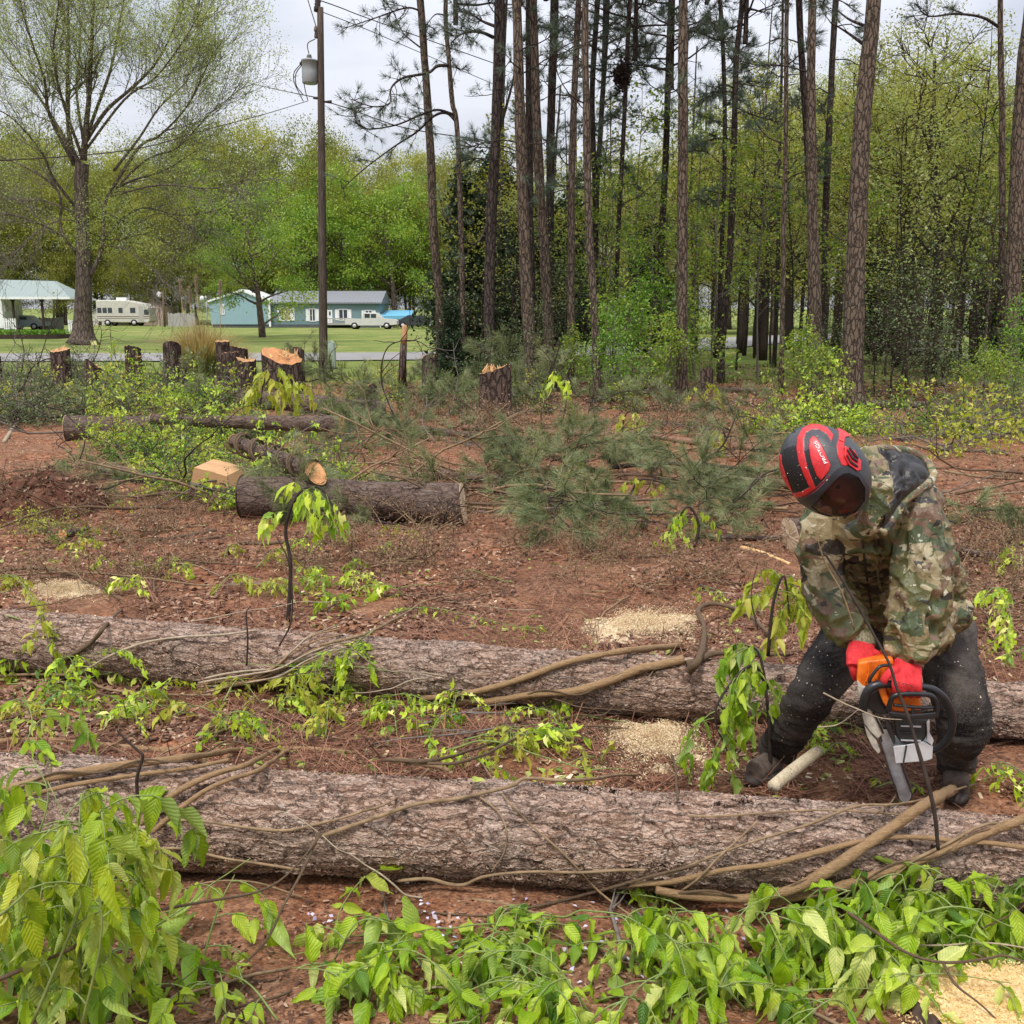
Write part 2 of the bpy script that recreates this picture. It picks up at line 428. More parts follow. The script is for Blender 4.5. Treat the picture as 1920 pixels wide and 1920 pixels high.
def vine_bark(name, a, b):
    m = NT(name, .85, .2); n = m.noise(m.map((3, 8, 8)), 12, 6, .75); n2 = m.noise(m.map((1, 1, 1)), 9, 4)
    m.col(m.mix(n2.outputs[0], m.ramp(n.outputs[0], [(.3, tuple(v * .5 for v in a)), (.55, a), (.75, b)]), a)); m.bump(n.outputs[0], 1.0, .012); return m.m
M['vine'] = vine_bark('vine_bark', (.34, .215, .110), (.56, .41, .26))
M['vine_dark'] = vine_bark('brown_vine_bark', (.15, .10, .06), (.30, .21, .14))

# spring foliage palettes
M['leaf_bright'] = leaf_mat('bright_spring_leaf', [(0, (.10, .20, .025)), (.35, (.18, .30, .035)), (.7, (.27, .37, .045)), (1, (.38, .42, .06))], .42, .35)
M['leaf_lime'] = leaf_mat('yellowing_leaf', [(0, (.26, .36, .03)), (.5, (.40, .44, .05)), (1, (.55, .50, .10))], .45, .4)
M['leaf_mid'] = leaf_mat('mid_green_leaf', [(0, (.06, .16, .015)), (.5, (.14, .30, .03)), (1, (.28, .42, .07))], .45, .35)
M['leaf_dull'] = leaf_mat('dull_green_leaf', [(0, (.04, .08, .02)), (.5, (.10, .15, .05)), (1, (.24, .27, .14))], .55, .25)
M['leaf_far'] = leaf_mat('far_spring_leaf', [(0, (.09, .115, .022)), (.4, (.17, .195, .035)), (.75, (.25, .26, .045)), (1, (.32, .30, .07))], .6, .3, .4)
M['leaf_yellow'] = leaf_mat('far_yellow_green_leaf', [(0, (.18, .20, .035)), (.5, (.32, .33, .06)), (1, (.46, .44, .12))], .6, .35, .3)
M['leaf_oak'] = leaf_mat('pale_new_oak_leaf', [(0, (.20, .26, .07)), (.5, (.34, .40, .13)), (1, (.48, .50, .22))], .6, .42)
M['leaf_dark'] = leaf_mat('dark_cedar_leaf', [(0, (.012, .025, .010)), (1, (.04, .07, .025))], .6, .15)
M['needle'] = leaf_mat('pine_needles', [(0, (.04, .065, .045)), (.5, (.08, .115, .075)), (1, (.17, .21, .14))], .45, .1, .3)
M['needle_cut'] = leaf_mat('cut_pine_needles', [(0, (.06, .075, .03)), (.4, (.15, .18, .075)), (.8, (.30, .33, .16)), (1, (.46, .38, .20))], .45, .2, .3)
# ================================================================== ground sheet
def axis(lims):
    out = [lims[0][0]]
    for a, b, s0, s1 in lims:
        x = a; 
        while x < b - 1e-6:
            t = (x - a) / (b - a); st = s0 * (1 - t) + s1 * t
            x = min(b, x + st); out.append(x)
    return np.unique(np.array(out))
xs = axis([(-900, -120, 60, 20), (-120, -30, 6, 2), (-30, -8, .8, .25), (-8, -3, .2, .05), (-3, 3, .045, .045), (3, 8, .05, .2), (8, 30, .25, .8), (30, 120, 2, 6), (120, 900, 20, 60)])
ys = axis([(-60, -2, 10, 1), (-2, 2.0, .5, .08), (2.0, 6.5, .035, .045), (6.5, 14, .06, .16), (14, 36, .2, .6), (36, 130, 1.2, 5), (130, 1500, 12, 120)])
X, Y = np.meshgrid(xs, ys)
Z = hz(X, Y)
fine = np.clip((9 - Y) / 4, 0, 1) * np.clip((5 - np.abs(X)) / 2, 0, 1)
q = np.stack([X.ravel(), Y.ravel(), 0 * X.ravel()], 1)
msk = fine.ravel() > 0
add = np.zeros(len(q)); add[msk] = (0.010 * fbm(q[msk] * 9, 3) + 0.006 * np.abs(fbm(q[msk] * 26, 2))) * fine.ravel()[msk]
Z = Z + add.reshape(Z.shape)
nx, ny = len(xs), len(ys)
V = np.stack([X.ravel(), Y.ravel(), Z.ravel()], 1)
i = np.arange(ny - 1)[:, None] * nx; j = np.arange(nx - 1)[None]
F = np.stack([i + j, i + j + 1, i + nx + j + 1, i + nx + j], -1).reshape(-1, 4)

def ground_mat():
    m = NT('ground_soil_and_lawn', .95, .15)
    geo = m.n('ShaderNodeNewGeometry'); pos = geo.outputs['Position']
    sx = m.n('ShaderNodeSeparateXYZ'); m.l(pos, sx.inputs[0])
    p = m.map((1, 1, 1), src=pos)
    n1 = m.noise(p, 1.1, 5, .6); n2 = m.noise(p, 7, 6, .65); n3 = m.noise(p, 38, 5, .7); n4 = m.noise(m.map((1, 2.2, 1), src=pos), 130, 3, .6)
    clay = m.ramp(n2.outputs[0], [(.30, (.085, .030, .013)), (.44, (.24, .092, .043)), (.54, (.40, .180, .092)), (.68, (.54, .29, .17))])
    clay = m.mix(m.ramp(n3.outputs[0], [(.38, .8), (.56, 0)]), clay, (.07, .027, .014))
    # straw and bark litter over the clay
    vl = m.vor(m.map((1.0, 2.0, 1), src=pos), 60, 'F1'); vl2 = m.vor(m.map((2.2, 1.0, 1), src=pos), 34, 'F1')
    lit = m.ramp(vl.outputs['Color'], [(.1, (.065, .030, .016)), (.4, (.18, .088, .046)), (.7, (.36, .195, .11)), (.95, (.56, .39, .24))])
    lit = m.mix(.4, lit, m.ramp(vl2.outputs['Color'], [(.2, (.09, .05, .03)), (.8, (.30, .17, .11))]))
    soil = m.mix(m.ramp(n1.outputs[0], [(.40, .05), (.60, .80)]), clay, lit)
    soil = m.mix(m.ramp(n4.outputs[0], [(.3, .5), (.5, 0)]), soil, (.07, .03, .018))
    # lawn
    g1 = m.noise(p, .35, 4, .6); g2 = m.noise(p, 5, 5, .7)
    lawn = m.ramp(g1.outputs[0], [(.3, (.12, .17, .04)), (.5, (.20, .24, .06)), (.62, (.29, .28, .10)), (.78, (.25, .18, .10))])
    lawn = m.mix(m.ramp(g2.outputs[0], [(.35, .5), (.6, 0)]), lawn, (.07, .11, .025))
    yy = m.math('ADD', sx.outputs[1], m.math('MULTIPLY', m.math('SUBTRACT', n1.outputs[0], .5), 8))
    f = m.math('MULTIPLY', m.math('SUBTRACT', yy, 29.0), .4, True)
    m.col(m.mix(f, soil, lawn))
    hh = m.math('ADD', m.math('MULTIPLY', n3.outputs[0], .7), m.math('MULTIPLY', vl.outputs['Distance'], .5))
    m.bump(m.math('ADD', hh, n2.outputs[0]), .8, .02)
    return m.m
gb = MB(); gb.add(V, F); tag(gb.build('ground', ground_mat()), kind='structure')

# road: asphalt strip that bends away on the right
rc = spline([(-220, 50), (-120, 46), (-60, 44.5), (-20, 45), (-4, 46.5), (5, 52), (11, 61), (18, 72), (30, 84), (50, 94), (90, 105), (160, 120)], 14)
T = np.gradient(rc, axis=0); T /= np.linalg.norm(T, axis=1)[:, None]; Nn = np.stack([-T[:, 1], T[:, 0]], 1)
rb = MB(); offs = np.linspace(-3.6, 3.6, 9)
RV = np.concatenate([np.stack([(rc + Nn * o)[:, 0], (rc + Nn * o)[:, 1], hz((rc + Nn * o)[:, 0], (rc + Nn * o)[:, 1]) + .05], 1)[:, None] for o in offs], 1)
K = len(rc); i = np.arange(K - 1)[:, None] * 9; j = np.arange(8)[None]
rb.add(RV.reshape(-1, 3), np.stack([i + j, i + j + 1, i + 9 + j + 1, i + 9 + j], -1).reshape(-1, 4)[:, ::-1])
mr = NT('worn_asphalt', .95, .1); a = mr.noise(mr.tc(), .6, 5, .6); b_ = mr.noise(mr.tc(), 30, 3)
mr.col(mr.mix(.3, mr.ramp(a.outputs[0], [(.3, (.115, .105, .10)), (.7, (.18, .165, .155))]), b_.outputs[0]))
tag(rb.build('road', mr.m), kind='structure')

# ================================================================== far buildings
def box(mb, x0, x1, y0, y1, z0, z1, mi=0):
    V = [(x, y, z) for z in (z0, z1) for y in (y0, y1) for x in (x0, x1)]
    mb.add(V, np.array([[0, 2, 3, 1], [4, 5, 7, 6], [0, 1, 5, 4], [2, 6, 7, 3], [0, 4, 6, 2], [1, 3, 7, 5]]), mi)
def part(name, mat, parent, boxes=(), smooth=False, polys=()):
    mb = MB()
    for b in boxes: box(mb, *b)
    for V, F in polys: mb.add(V, F)
    return mb.build(name, mat, parent, smooth)
def prism(outline, y0, y1):
    """outline in x,z extruded over y"""
    n = len(outline); V = [(x, y0, z) for x, z in outline] + [(x, y1, z) for x, z in outline]
    F = [tuple(range(n)), tuple(range(2 * n - 1, n - 1, -1))] + [(i, n + i, n + (i + 1) % n, (i + 1) % n) for i in range(n)]
    return V, F
def siding(name, c, axis_=2, sc=6.0):
    m = NT(name, .6, .3); sx = m.n('ShaderNodeSeparateXYZ'); m.l(m.tc(), sx.inputs[0])
    s_ = m.math('FRACT', m.math('MULTIPLY', sx.outputs[axis_], sc)); n_ = m.noise(m.tc(), 1.5, 4, .6)
    c2 = m.mix(m.ramp(n_.outputs[0], [(.35, .25), (.7, 0)]), c, tuple(v * .75 for v in c))
    m.col(m.mix(m.ramp(s_, [(.0, .35), (.15, 0)]), c2, tuple(v * .5 for v in c))); m.bump(s_, .4, .02); return m.m
MT = dict(blue=siding('light_blue_siding', (.27, .41, .46)), teal=siding('grey_teal_siding', (.17, .26, .27)), white=flat('white_paint', (.74, .75, .74), .5, .3, 2, .08),
          roofgrey=siding('grey_metal_roof', (.22, .23, .25), 0, 2.5), roofgreen=siding('faded_green_metal_roof', (.25, .30, .28), 0, 2.5), glass=flat('window_glass', (.04, .05, .06), .1, .5, 2, .2),
          darkwood=flat('dark_timber', (.05, .035, .028), .85, .2, 6, .3), pink=siding('weathered_pink_boards', (.50, .38, .32), 0, 4), greyfence=siding('weathered_grey_boards', (.40, .38, .35), 0, 6),
          cream=flat('dirty_cream_panel', (.50, .48, .42), .5, .3, 3, .15), tyre=flat('tyre_rubber', (.02, .02, .02), .8, .2), bluetarp=siding('blue_metal_awning', (.16, .42, .60), 0, 3),
          curtain=flat('yellow_curtain', (.45, .40, .22), .8, .2, 6, .3), brown=flat('brown_trim', (.12, .08, .06), .7), skirting=flat('dark_skirting', (.08, .09, .09), .8), metal=flat('pale_metal', (.5, .5, .5), .4, .5))
def H0(px, Y): return on_ground(px, Y)
# --- blue mobile home: gable end (left) and long teal front
YH = 112
o = H0(396, YH); hs = mpp(500, 590, YH)       # metres per photo pixel
house = empty('mobile_home', o, 'light blue and teal mobile home with a grey metal roof behind the lawn', 'house')
W1 = (507 - 396) * hs; Ht = (613 - 566) * hs; Lf = (712 - 507) * hs
g = (W1 * .5, (613 - 547) * hs)
part('gable_wall', MT['blue'], house, polys=[prism([(0, .35), (W1, .35), (W1, Ht), (g[0] + .3, g[1]), (0, Ht)], 0, 9.0)])
part('skirt', MT['skirting'], house, boxes=[(.05, W1 + Lf - .05, .08, 8.8, -.3, .35)])
part('gable_roof', MT['white'], house, polys=[prism([(-.25, Ht - .05), (g[0] + .3, g[1] + .05), (W1 + .2, Ht - .1), (W1 + .2, Ht + .1), (g[0] + .3, g[1] + .27), (-.25, Ht + .15)], -.2, 9.2)])
part('front_wall', MT['teal'], house, boxes=[(W1 + .003, W1 + Lf, .5, 8.6, .35, Ht)])
part('front_roof', MT['roofgrey'], house, polys=[([(W1 - .2, .1, Ht), (W1 + Lf + .3, .1, Ht), (W1 + Lf + .3, 4.5, Ht + 1.3), (W1 - .2, 4.5, Ht + 1.3), (W1 - .2, .1, Ht - .15), (W1 + Lf + .3, .1, Ht - .15), (W1 + Lf + .3, 8.9, Ht), (W1 - .2, 8.9, Ht)], [(0, 1, 2, 3), (0, 4, 5, 1), (3, 2, 6, 7), (4, 7, 6, 5), (0, 3, 7, 4), (1, 5, 6, 2)])])
part('corner_trim', MT['white'], house, boxes=[(W1 - .12, W1 + .10, -.03, .06, .1, Ht - .1)])
def window(px0, px1, zc0, zc1, shutters=True, y=.5, gl='glass', par=None, x_from=396, s=None):
    s = s or hs; par = par or house
    x0 = (px0 - x_from) * s; x1 = (px1 - x_from) * s
    w = part('window', MT['white'], par, boxes=[(x0 - .1, x1 + .1, y - .05, y - .005, zc0 - .1, zc0), (x0 - .1, x1 + .1, y - .05, y - .005, zc1, zc1 + .1), (x0 - .1, x0, y - .05, y - .005, zc0, zc1), (x1, x1 + .1, y - .05, y - .005, zc0, zc1), ((x0 + x1) / 2 - .04, (x0 + x1) / 2 + .04, y - .06, y - .02, zc0, zc1)])
    part('pane', MT[gl], w, boxes=[(x0, x1, y - .03, y - .008, zc0, zc1)])
    if shutters:
        for a_, b_2 in ((x0 - .45, x0 - .12), (x1 + .12, x1 + .45)): part('shutter', MT['white'], par, boxes=[(a_, b_2, y - .06, y - .006, zc0 - .05, zc1 + .05)])
zt = lambda py: (613 - py) * hs
window(417, 421, zt(587), zt(571), False, y=-.002)
window(527, 544, zt(599), zt(577), gl='curtain'); window(581, 590, zt(600), zt(579)); window(636, 651, zt(598), zt(580)); window(686, 697, zt(598), zt(582))
d_ = part('door', MT['white'], house, boxes=[((613 - 396) * hs, (623 - 396) * hs, .44, .496, .4, zt(580))]); part('door_window', MT['glass'], d_, boxes=[((617 - 396) * hs, (620 - 396) * hs, .40, .437, zt(590), zt(583))])
part('porch_deck', MT['greyfence'], house, boxes=[((612 - 396) * hs, (668 - 396) * hs, -2.2, .45, .3, .5)])
part('porch_rail', MT['greyfence'], house, boxes=[((612 - 396) * hs, (668 - 396) * hs, -2.25, -2.18, zt(597), zt(596) + .05)] + [((612 + k * 3.1 - 396) * hs, (612.8 + k * 3.1 - 396) * hs, -2.25, -2.18, .5, zt(597)) for k in range(19)])
# awning carport right of the house
o = H0(712, YH); cp = empty('carport', o, 'blue metal awning carport at the right end of the teal house', 'carport')
part('awning', MT['bluetarp'], cp, polys=[([(0, -.5, zt(591)), (60 * hs, -.5, zt(591)), (56 * hs, 5, zt(580)), (4 * hs, 5, zt(580)), (0, -.5, zt(597)), (60 * hs, -.5, zt(597)), (56 * hs, 5, zt(585)), (4 * hs, 5, zt(585))], [(0, 1, 2, 3), (4, 7, 6, 5), (0, 4, 5, 1), (1, 5, 6, 2), (2, 6, 7, 3), (3, 7, 4, 0)])])
for k in (1, 22, 38, 58): part('post', MT['metal'], cp, boxes=[(k * hs, k * hs + .12, -.3, -.18, -.2, zt(597))])
# --- vehicles (far): body profile extruded, with wheels and glass
def vehicle(name, px, Y, profile, L_, Wd, body, label, cat, wheels, glass, r=.34, extra=None, flip=False):
    o = empty(name, H0(px, Y), label, cat); s_ = -1 if flip else 1
    mb = MB(); pr = [(s_ * (x - .5) * L_, z) for x, z in profile]; 
    if flip: pr = pr[::-1]
    n = len(pr); V = []
    for y, inset in ((0, 0.06), (.08, 0), (Wd - .08, 0), (Wd, .06)):
        cz = sum(z for _, z in pr) / n
        for x, z in pr: V.append((x * (1 - inset * .3), y, cz + (z - cz) * (1 - inset)))
    F = [tuple(range(n)), tuple(range(4 * n - 1, 3 * n - 1, -1))]
    for k in range(3): F += [(k * n + i, (k + 1) * n + i, (k + 1) * n + (i + 1) % n, k * n + (i + 1) % n) for i in range(n)]
    mb.add(V, F); mb.build('body', body, o, False)
    for wx in wheels:
        for wy in (-.03, Wd - .18):
            mbw = MB(); x = s_ * (wx - .5) * L_; V, F = tube([(x, wy, r), (x, wy + .21, r)], r, 16); mbw.add(V, F); w = mbw.build('wheel', MT['tyre'], o)
            mbw = MB(); V, F = tube([(x, wy - .01, r), (x, wy + .215, r)], r * .55, 12); mbw.add(V, F); mbw.build('rim', MT['metal'], w)
    for (x0, x1, z0, z1) in glass:
        a_, b_2 = sorted((s_ * (x0 - .5) * L_, s_ * (x1 - .5) * L_)); part('window', MT['glass'], o, boxes=[(a_, b_2, -.012, .03, z0, z1)])
    return o
vehicle('pickup_truck', 696, 104, [(0, .45), (.2, .35), (.8, .35), (1, .45), (1, .82), (.97, .98), (.72, 1.08), (.62, 1.62), (.36, 1.64), (.33, 1.05), (0, 1.05)], 5.2, 1.8, flat('silver_paint', (.55, .55, .53), .35, .5, 2, .1), 'pale silver pickup truck parked before the teal house', 'pickup truck', (.18, .8), [(.38, .48, 1.12, 1.52), (.5, .6, 1.12, 1.5)])
vehicle('parked_car', 782, 106, [(0, .4), (.2, .3), (.8, .3), (1, .4), (1, .75), (.8, .9), (.65, 1.35), (.3, 1.38), (.12, .95), (0, .9)], 4.5, 1.75, flat('dark_paint', (.04, .04, .05), .35, .5), 'dark car parked right of the blue carport', 'car', (.18, .8), [(.3, .47, .95, 1.28), (.5, .66, .95, 1.25)])
vehicle('parked_car', 38, 100, [(0, .4), (.2, .3), (.8, .3), (1, .4), (1, .75), (.8, .9), (.65, 1.4), (.3, 1.42), (.12, .95), (0, .9)], 4.5, 1.75, flat('grey_blue_paint', (.25, .29, .33), .3, .5), 'silver car under the green-roofed carport', 'car', (.18, .8), [(.3, .47, .98, 1.3), (.5, .66, .98, 1.28)])
# motorhome
rv = vehicle('motorhome', 232, 122, [(0, .55), (.18, .45), (.5, .4), (.97, .4), (1, .6), (1, 2.1), (.93, 2.55), (.60, 2.95), (.02, 3.0), (0, 2.9)], 6.2, 2.3, MT['cream'], 'white motorhome with brown stripes parked in front of the pink shed', 'motorhome', (.2, .70), [(.02, .1, 1.5, 2.1), (.12, .2, 1.5, 2.1), (.22, .30, 1.5, 2.1), (.42, .5, 1.5, 2.1), (.64, .74, 1.5, 2.1), (.9, .99, 1.3, 1.9)], .38)
part('stripe', MT['brown'], rv, boxes=[(-3.05, 3.05, -.015, .01, 1.05, 1.13), (-3.05, 3.05, -.015, .01, .85, .9)])
part('roof_unit', MT['white'], rv, boxes=[(-.9, .3, .6, 1.6, 2.9, 3.3)]); part('door', MT['greyfence'], rv, boxes=[(1.85, 2.4, -.02, .01, .6, 2.3)])
# pink shed and lean-to
o = H0(262, 126); ps = mpp(280, 600, 126)
shed = empty('shed', o, 'pink gabled wooden shed behind the white motorhome', 'shed')
part('wall', MT['pink'], shed, polys=[prism([(0, -.2), (48 * ps, -.2), (48 * ps, 38 * ps), (24 * ps, 47 * ps), (0, 38 * ps)], 0, 5)])
part('roof', MT['darkwood'], shed, polys=[prism([(-2 * ps, 37 * ps), (24 * ps, 47.5 * ps), (50 * ps, 37 * ps), (50 * ps, 39.5 * ps), (24 * ps, 50.5 * ps), (-2 * ps, 39.5 * ps)], -.3, 5.3)])
part('door', MT['pink'], shed, boxes=[(26 * ps, 38 * ps, -.06, -.004, 0, 30 * ps)]); part('door_frame', MT['brown'], shed, boxes=[(25 * ps, 26 * ps, -.07, -.002, 0, 31 * ps), (38 * ps, 39 * ps, -.07, -.002, 0, 31 * ps), (26 * ps, 38 * ps, -.07, -.002, 30 * ps, 31 * ps)])
o = H0(175, 127); lt = empty('lean_to', o, 'pale weathered lean-to shed at the left end of the motorhome', 'shed')
part('wall', MT['cream'], lt, polys=[prism([(0, -.2), (30 * ps, -.2), (30 * ps, 36 * ps), (14 * ps, 34 * ps), (2 * ps, 26 * ps), (0, 24 * ps)], 0, 4)])
part('doorway', MT['darkwood'], lt, boxes=[(11 * ps, 16 * ps, -.05, -.004, 0, 22 * ps)])
part('roof', MT['roofgrey'], lt, polys=[prism([(-.2, 24 * ps), (2 * ps, 26.2 * ps), (14 * ps, 34.3 * ps), (31 * ps, 36.3 * ps), (31 * ps, 37.5 * ps), (14 * ps, 35.6 * ps), (1 * ps, 27 * ps)], -.2, 4.2)])
# fences
def fence(name, px0, px1, Y, h, mat, label, pick=False, step=.16):
    a_ = H0(px0, Y); b_2 = H0(px1, Y); L_ = b_2[0] - a_[0]; o = empty(name, a_, label, 'fence')
    mb = MB(); x = 0
    while x < L_:
        hh = h * (1 if pick else rng.uniform(.95, 1.05)); box(mb, x, x + step * (.6 if pick else .93), 0, .03, 0, hh); x += step
    mb.build('pickets' if pick else 'boards', mat, o, False)
    part('rail', mat, o, boxes=[(0, L_, .035, .09, h * .2, h * .28), (0, L_, .035, .09, h * .72, h * .8)])
    k = 0
    while k <= L_: part('post', mat, o, boxes=[(k - .06, k + .06, .1, .22, -.1, h * 1.05)]); k += 3.0
fence('picket_fence', 8, 31, 96, 1.15, MT['white'], 'white picket fence beside the white building under the carport', True, .2)
fence('board_fence', 60, 118, 103, 1.15, MT['greyfence'], 'grey board fence behind the carport posts')
fence('picket_fence', 129, 150, 95, 1.0, MT['white'], 'short white picket fence just left of the big oak trunk', True, .2)
fence('board_fence', 316, 366, 118, 1.5, MT['greyfence'], 'grey board fence between the brown lamp pole and the plumes')
# green-roofed carport at the left edge
o = H0(-60, 98); cs = mpp(60, 590, 98); zc = lambda py: (615.5 - py) * cs
sh = empty('carport_shelter', o, 'open carport with a faded green hipped metal roof at the left edge', 'carport')
x1 = (144 + 60) * cs
part('roof', MT['roofgreen'], sh, polys=[([(0, -1, zc(553)), (x1, -1, zc(556)), (x1, 5, zc(556)), (0, 5, zc(553)), (2, 2, zc(520)), (x1 - 48 * cs, 2, zc(523))], [(0, 1, 5, 4), (1, 2, 5), (2, 3, 4, 5), (3, 0, 4), (0, 3, 2, 1)])])
part('fascia', MT['white'], sh, boxes=[(0, x1 + .05, -1.08, -1.01, zc(558), zc(553.6)), (x1 + .003, x1 + .08, -1, 5, zc(558), zc(554.6))])
for k in (92, 146): part('post', MT['darkwood'], sh, boxes=[(k * cs, k * cs + .17, -.6, -.43, -.2, zc(556))]); 
for k in (92, 146): part('brace', MT['darkwood'], sh, polys=[prism([((k - 4) * cs, zc(557)), ((k + 1) * cs, zc(565)), ((k + 2.5) * cs, zc(565)), ((k + 7) * cs, zc(557))], -.58, -.46)])
o = H0(-70, 97); wb = empty('white_outbuilding', o, 'white outbuilding wall cut off by the left edge under the carport', 'building')
part('wall', MT['white'], wb, boxes=[(0, 77 * cs, 0, 4, 0.25, zc(557))]); part('foundation', MT['skirting'], wb, boxes=[(.05, 76.5 * cs, .05, 3.9, -.2, .25)])
part('meter_box', MT['cream'], wb, boxes=[(77.1 * cs, 80 * cs, .3, .9, zc(580), zc(568))])
# raised bed
o = on_ground(0, 72); bs = mpp(50, 620, 72)
bed = empty('raised_bed', on_ground(-30, 72), 'long low timber raised bed with weeds in front of the carport', 'planter')
part('timber', MT['darkwood'], bed, boxes=[(0, 134 * bs, 0, .14, -.05, .30), (0, 134 * bs, 2.3, 2.44, -.05, .30), (134 * bs, 134 * bs + .14, 0, 2.44, -.05, .32)])
part('bed_soil', M['twig_dark'], bed, boxes=[(.02, 133.9 * bs, .15, 2.29, -.05, .22)])
mb = MB(); n = 2600; p = np.stack([rng.uniform(.1, 134 * bs, n), rng.uniform(.15, 2.3, n), np.full(n, .2)], 1); dd = rdir(n); dd[:, 2] = np.abs(dd[:, 2]) + .6
p[:, 2] += rng.random(n) * .3; scatter(mb, *LEAF_LO, p, frames(dd), rng.uniform(.1, .25, n)); mb.build('weeds', M['leaf_mid'], bed)
# lamp posts, utility box, plumes
def lamp(px, Y, ht, r, mat, label):
    o = empty('yard_lamp', H0(px, Y), label, 'lamp'); mb = MB(); V, F = tube([(0, 0, -.2), (0, 0, ht)], [r, r * .85], 10); mb.add(V, F); mb.build('pole', mat, o)
    mb = MB(); V, F = tube([(0, -.05, ht - .25), (-.15, -.2, ht - .12), (-.35, -.3, ht - .15)], .04, 6); mb.add(V, F); mb.build('bracket', MT['metal'], o)
    mb = MB(); V, F = tube([(-.35, -.3, ht - .62), (-.35, -.3, ht - .5), (-.35, -.3, ht - .2), (-.35, -.3, ht - .02)], [.16, .24, .22, .06], 12); mb.add(V, F); mb.build('lamp_head', MT['white'], o)
lamp(309, 118, 3.9, .14, M['vine_dark'], 'brown timber pole with a white yard lamp beside the pink shed')
lamp(389, 114, 3.4, .05, MT['metal'], 'thin grey pole with a white lamp at the left corner of the blue house')
o = empty('utility_pedestal', on_ground(621, 37), 'pale green utility pedestal standing right behind the utility pole', 'utility box')
part('cabinet', flat('pale_green_paint', (.42, .50, .44), .5, .3, 4, .1), o, polys=[prism([(-.14, -.1), (.16, -.1), (.16, .78), (.12, .93), (.02, 1.0), (-.14, 1.0)], -.12, .14)])
part('base', MT['skirting'], o, boxes=[(-.17, .19, -.15, .17, -.1, .05)])
# yard sign at foot of the oak
o = empty('yard_marker', on_ground(176, 60), 'small pale yellow marker panel on the grass at the foot of the big oak', 'sign')
part('panel', flat('yellow_panel', (.75, .72, .30), .5), o, polys=[prism([(-.16, .04), (.18, .0), (.14, .26), (-.20, .28)], 0, .05)])
part('stake', MT['darkwood'], o, boxes=[(-.03, .0, .055, .08, -.15, .25)])
# distant farm rail seen through the pines on the right
for k, (pa, pb, yy) in enumerate([(1700, 1800, 44)]):
    a_ = on_ground(pa, yy); b_2 = on_ground(pb, yy); L_ = b_2[0] - a_[0]; o = empty('rail_fence', a_, 'low grey rail fence across the lawn seen between the right-hand pines', 'fence')
    part('rail', MT['greyfence'], o, boxes=[(0, L_, 0, .05, .35, .45), (0, L_, 0, .05, .7, .8)])
    for q_ in range(4): part('post', MT['greyfence'], o, boxes=[(q_ * L_ / 3.2, q_ * L_ / 3.2 + .1, .06, .16, -.1, .9)])

# ================================================================== utility pole, transformer, wires
YP = 36.0
pb = on_ground(606, YP); pt = P(600.5, 14, YP)
pole = empty('utility_pole', pb, 'tall dark wooden utility pole with a grey transformer near its top', 'utility pole')
def loc(p): return np.asarray(p) - pb
mb = MB(); V, F = tube(spline([loc(pb) - [0, 0, .5], loc(P(604, 400, YP)), loc(pt)], 8), [.155, .135, .105], 14); mb.add(V, F)
mpole = NT('creosoted_pole', .85, .2); n_ = mpole.noise(mpole.map((8, 8, .5)), 5, 5, .6); mpole.col(mpole.ramp(n_.outputs[0], [(.3, (.04, .028, .022)), (.55, (.09, .068, .055)), (.75, (.17, .14, .12))])); mpole.bump(n_.outputs[0], .6, .01)
mb.build('pole', mpole.m, pole)
tgrey = flat('grey_transformer_paint', (.33, .36, .37), .45, .4, 3, .08)
tr = MB(); c0 = loc(P(581, 157, YP)); c1 = loc(P(581, 113, YP)); s36 = mpp(580, 130, YP)
def lat(a, b, prof, n=20):
    a, b = np.asarray(a), np.asarray(b); pts = [a + (b - a) * t for t, r in prof]; return tube(pts, [r for t, r in prof], n, up=None)
V, F = lat(c0, c1, [(0, .235), (.03, .25), (.5, .262), (.93, .265), (.94, .285), (1.0, .285), (1.02, .25), (1.05, .06)], 24); tr.add(V, F); tank = tr.build('transformer', tgrey, pole)
mb = MB(); V, F = lat(loc(P(580, 112, YP)), loc(P(579.5, 101, YP)), [(0, .09), (.2, .07), (.25, .1), (.45, .07), (.5, .095), (.7, .06), (.75, .08), (1, .04)], 14); mb.add(V, F); mb.build('bushing', tgrey, tank)
mb = MB()
for py in (127, 148):
    V, F = tube([loc(P(590, py, YP)), loc(P(602, py, YP))], .035, 6); mb.add(V, F)
mb.build('mounting_bracket', MT['metal'], tank)
mb = MB(); V, F = lat(loc(P(562, 120, YP)), loc(P(574, 116, YP)), [(0, .04), (.3, .07), (.6, .05), (1, .08)], 8); mb.add(V, F); V, F = lat(loc(P(567, 128, YP)), loc(P(572, 118, YP)), [(0, .03), (.5, .06), (1, .05)], 8); mb.add(V, F); mb.build('terminal', M['twig_dark'], tank)
mb = MB(); V, F = lat(loc(P(594, 22, YP)), loc(P(597, -6, YP)), [(0, .10), (.3, .11), (.35, .08), (.5, .11), (.55, .08), (.7, .11), (.75, .08), (1.2, .04)], 12); mb.add(V, F); mb.build('insulator', M['twig_dark'], pole)
mb = MB(); V, F = lat(loc(P(593, 72, YP)), loc(P(592, 48, YP)), [(0, .04), (.1, .07), (.5, .045), (.6, .075), (.9, .05), (1, .02)], 8); mb.add(V, F); V, F = tube([loc(P(592, 60, YP)), loc(P(601, 62, YP))], .03, 6); mb.add(V, F); mb.build('fuse_cutout', M['twig_grey'], pole)
mb = MB()
for a in (P(594, 184, YP), P(615, 191, YP)):
    V, F = tube([loc(a) - [.12, 0, 0], loc(a) + [.12, 0, 0]], [.03, .06], 6); mb.add(V, F)
mb.build('clamp', M['twig_dark'], pole)
mb = MB(); wm = M['twig_dark']
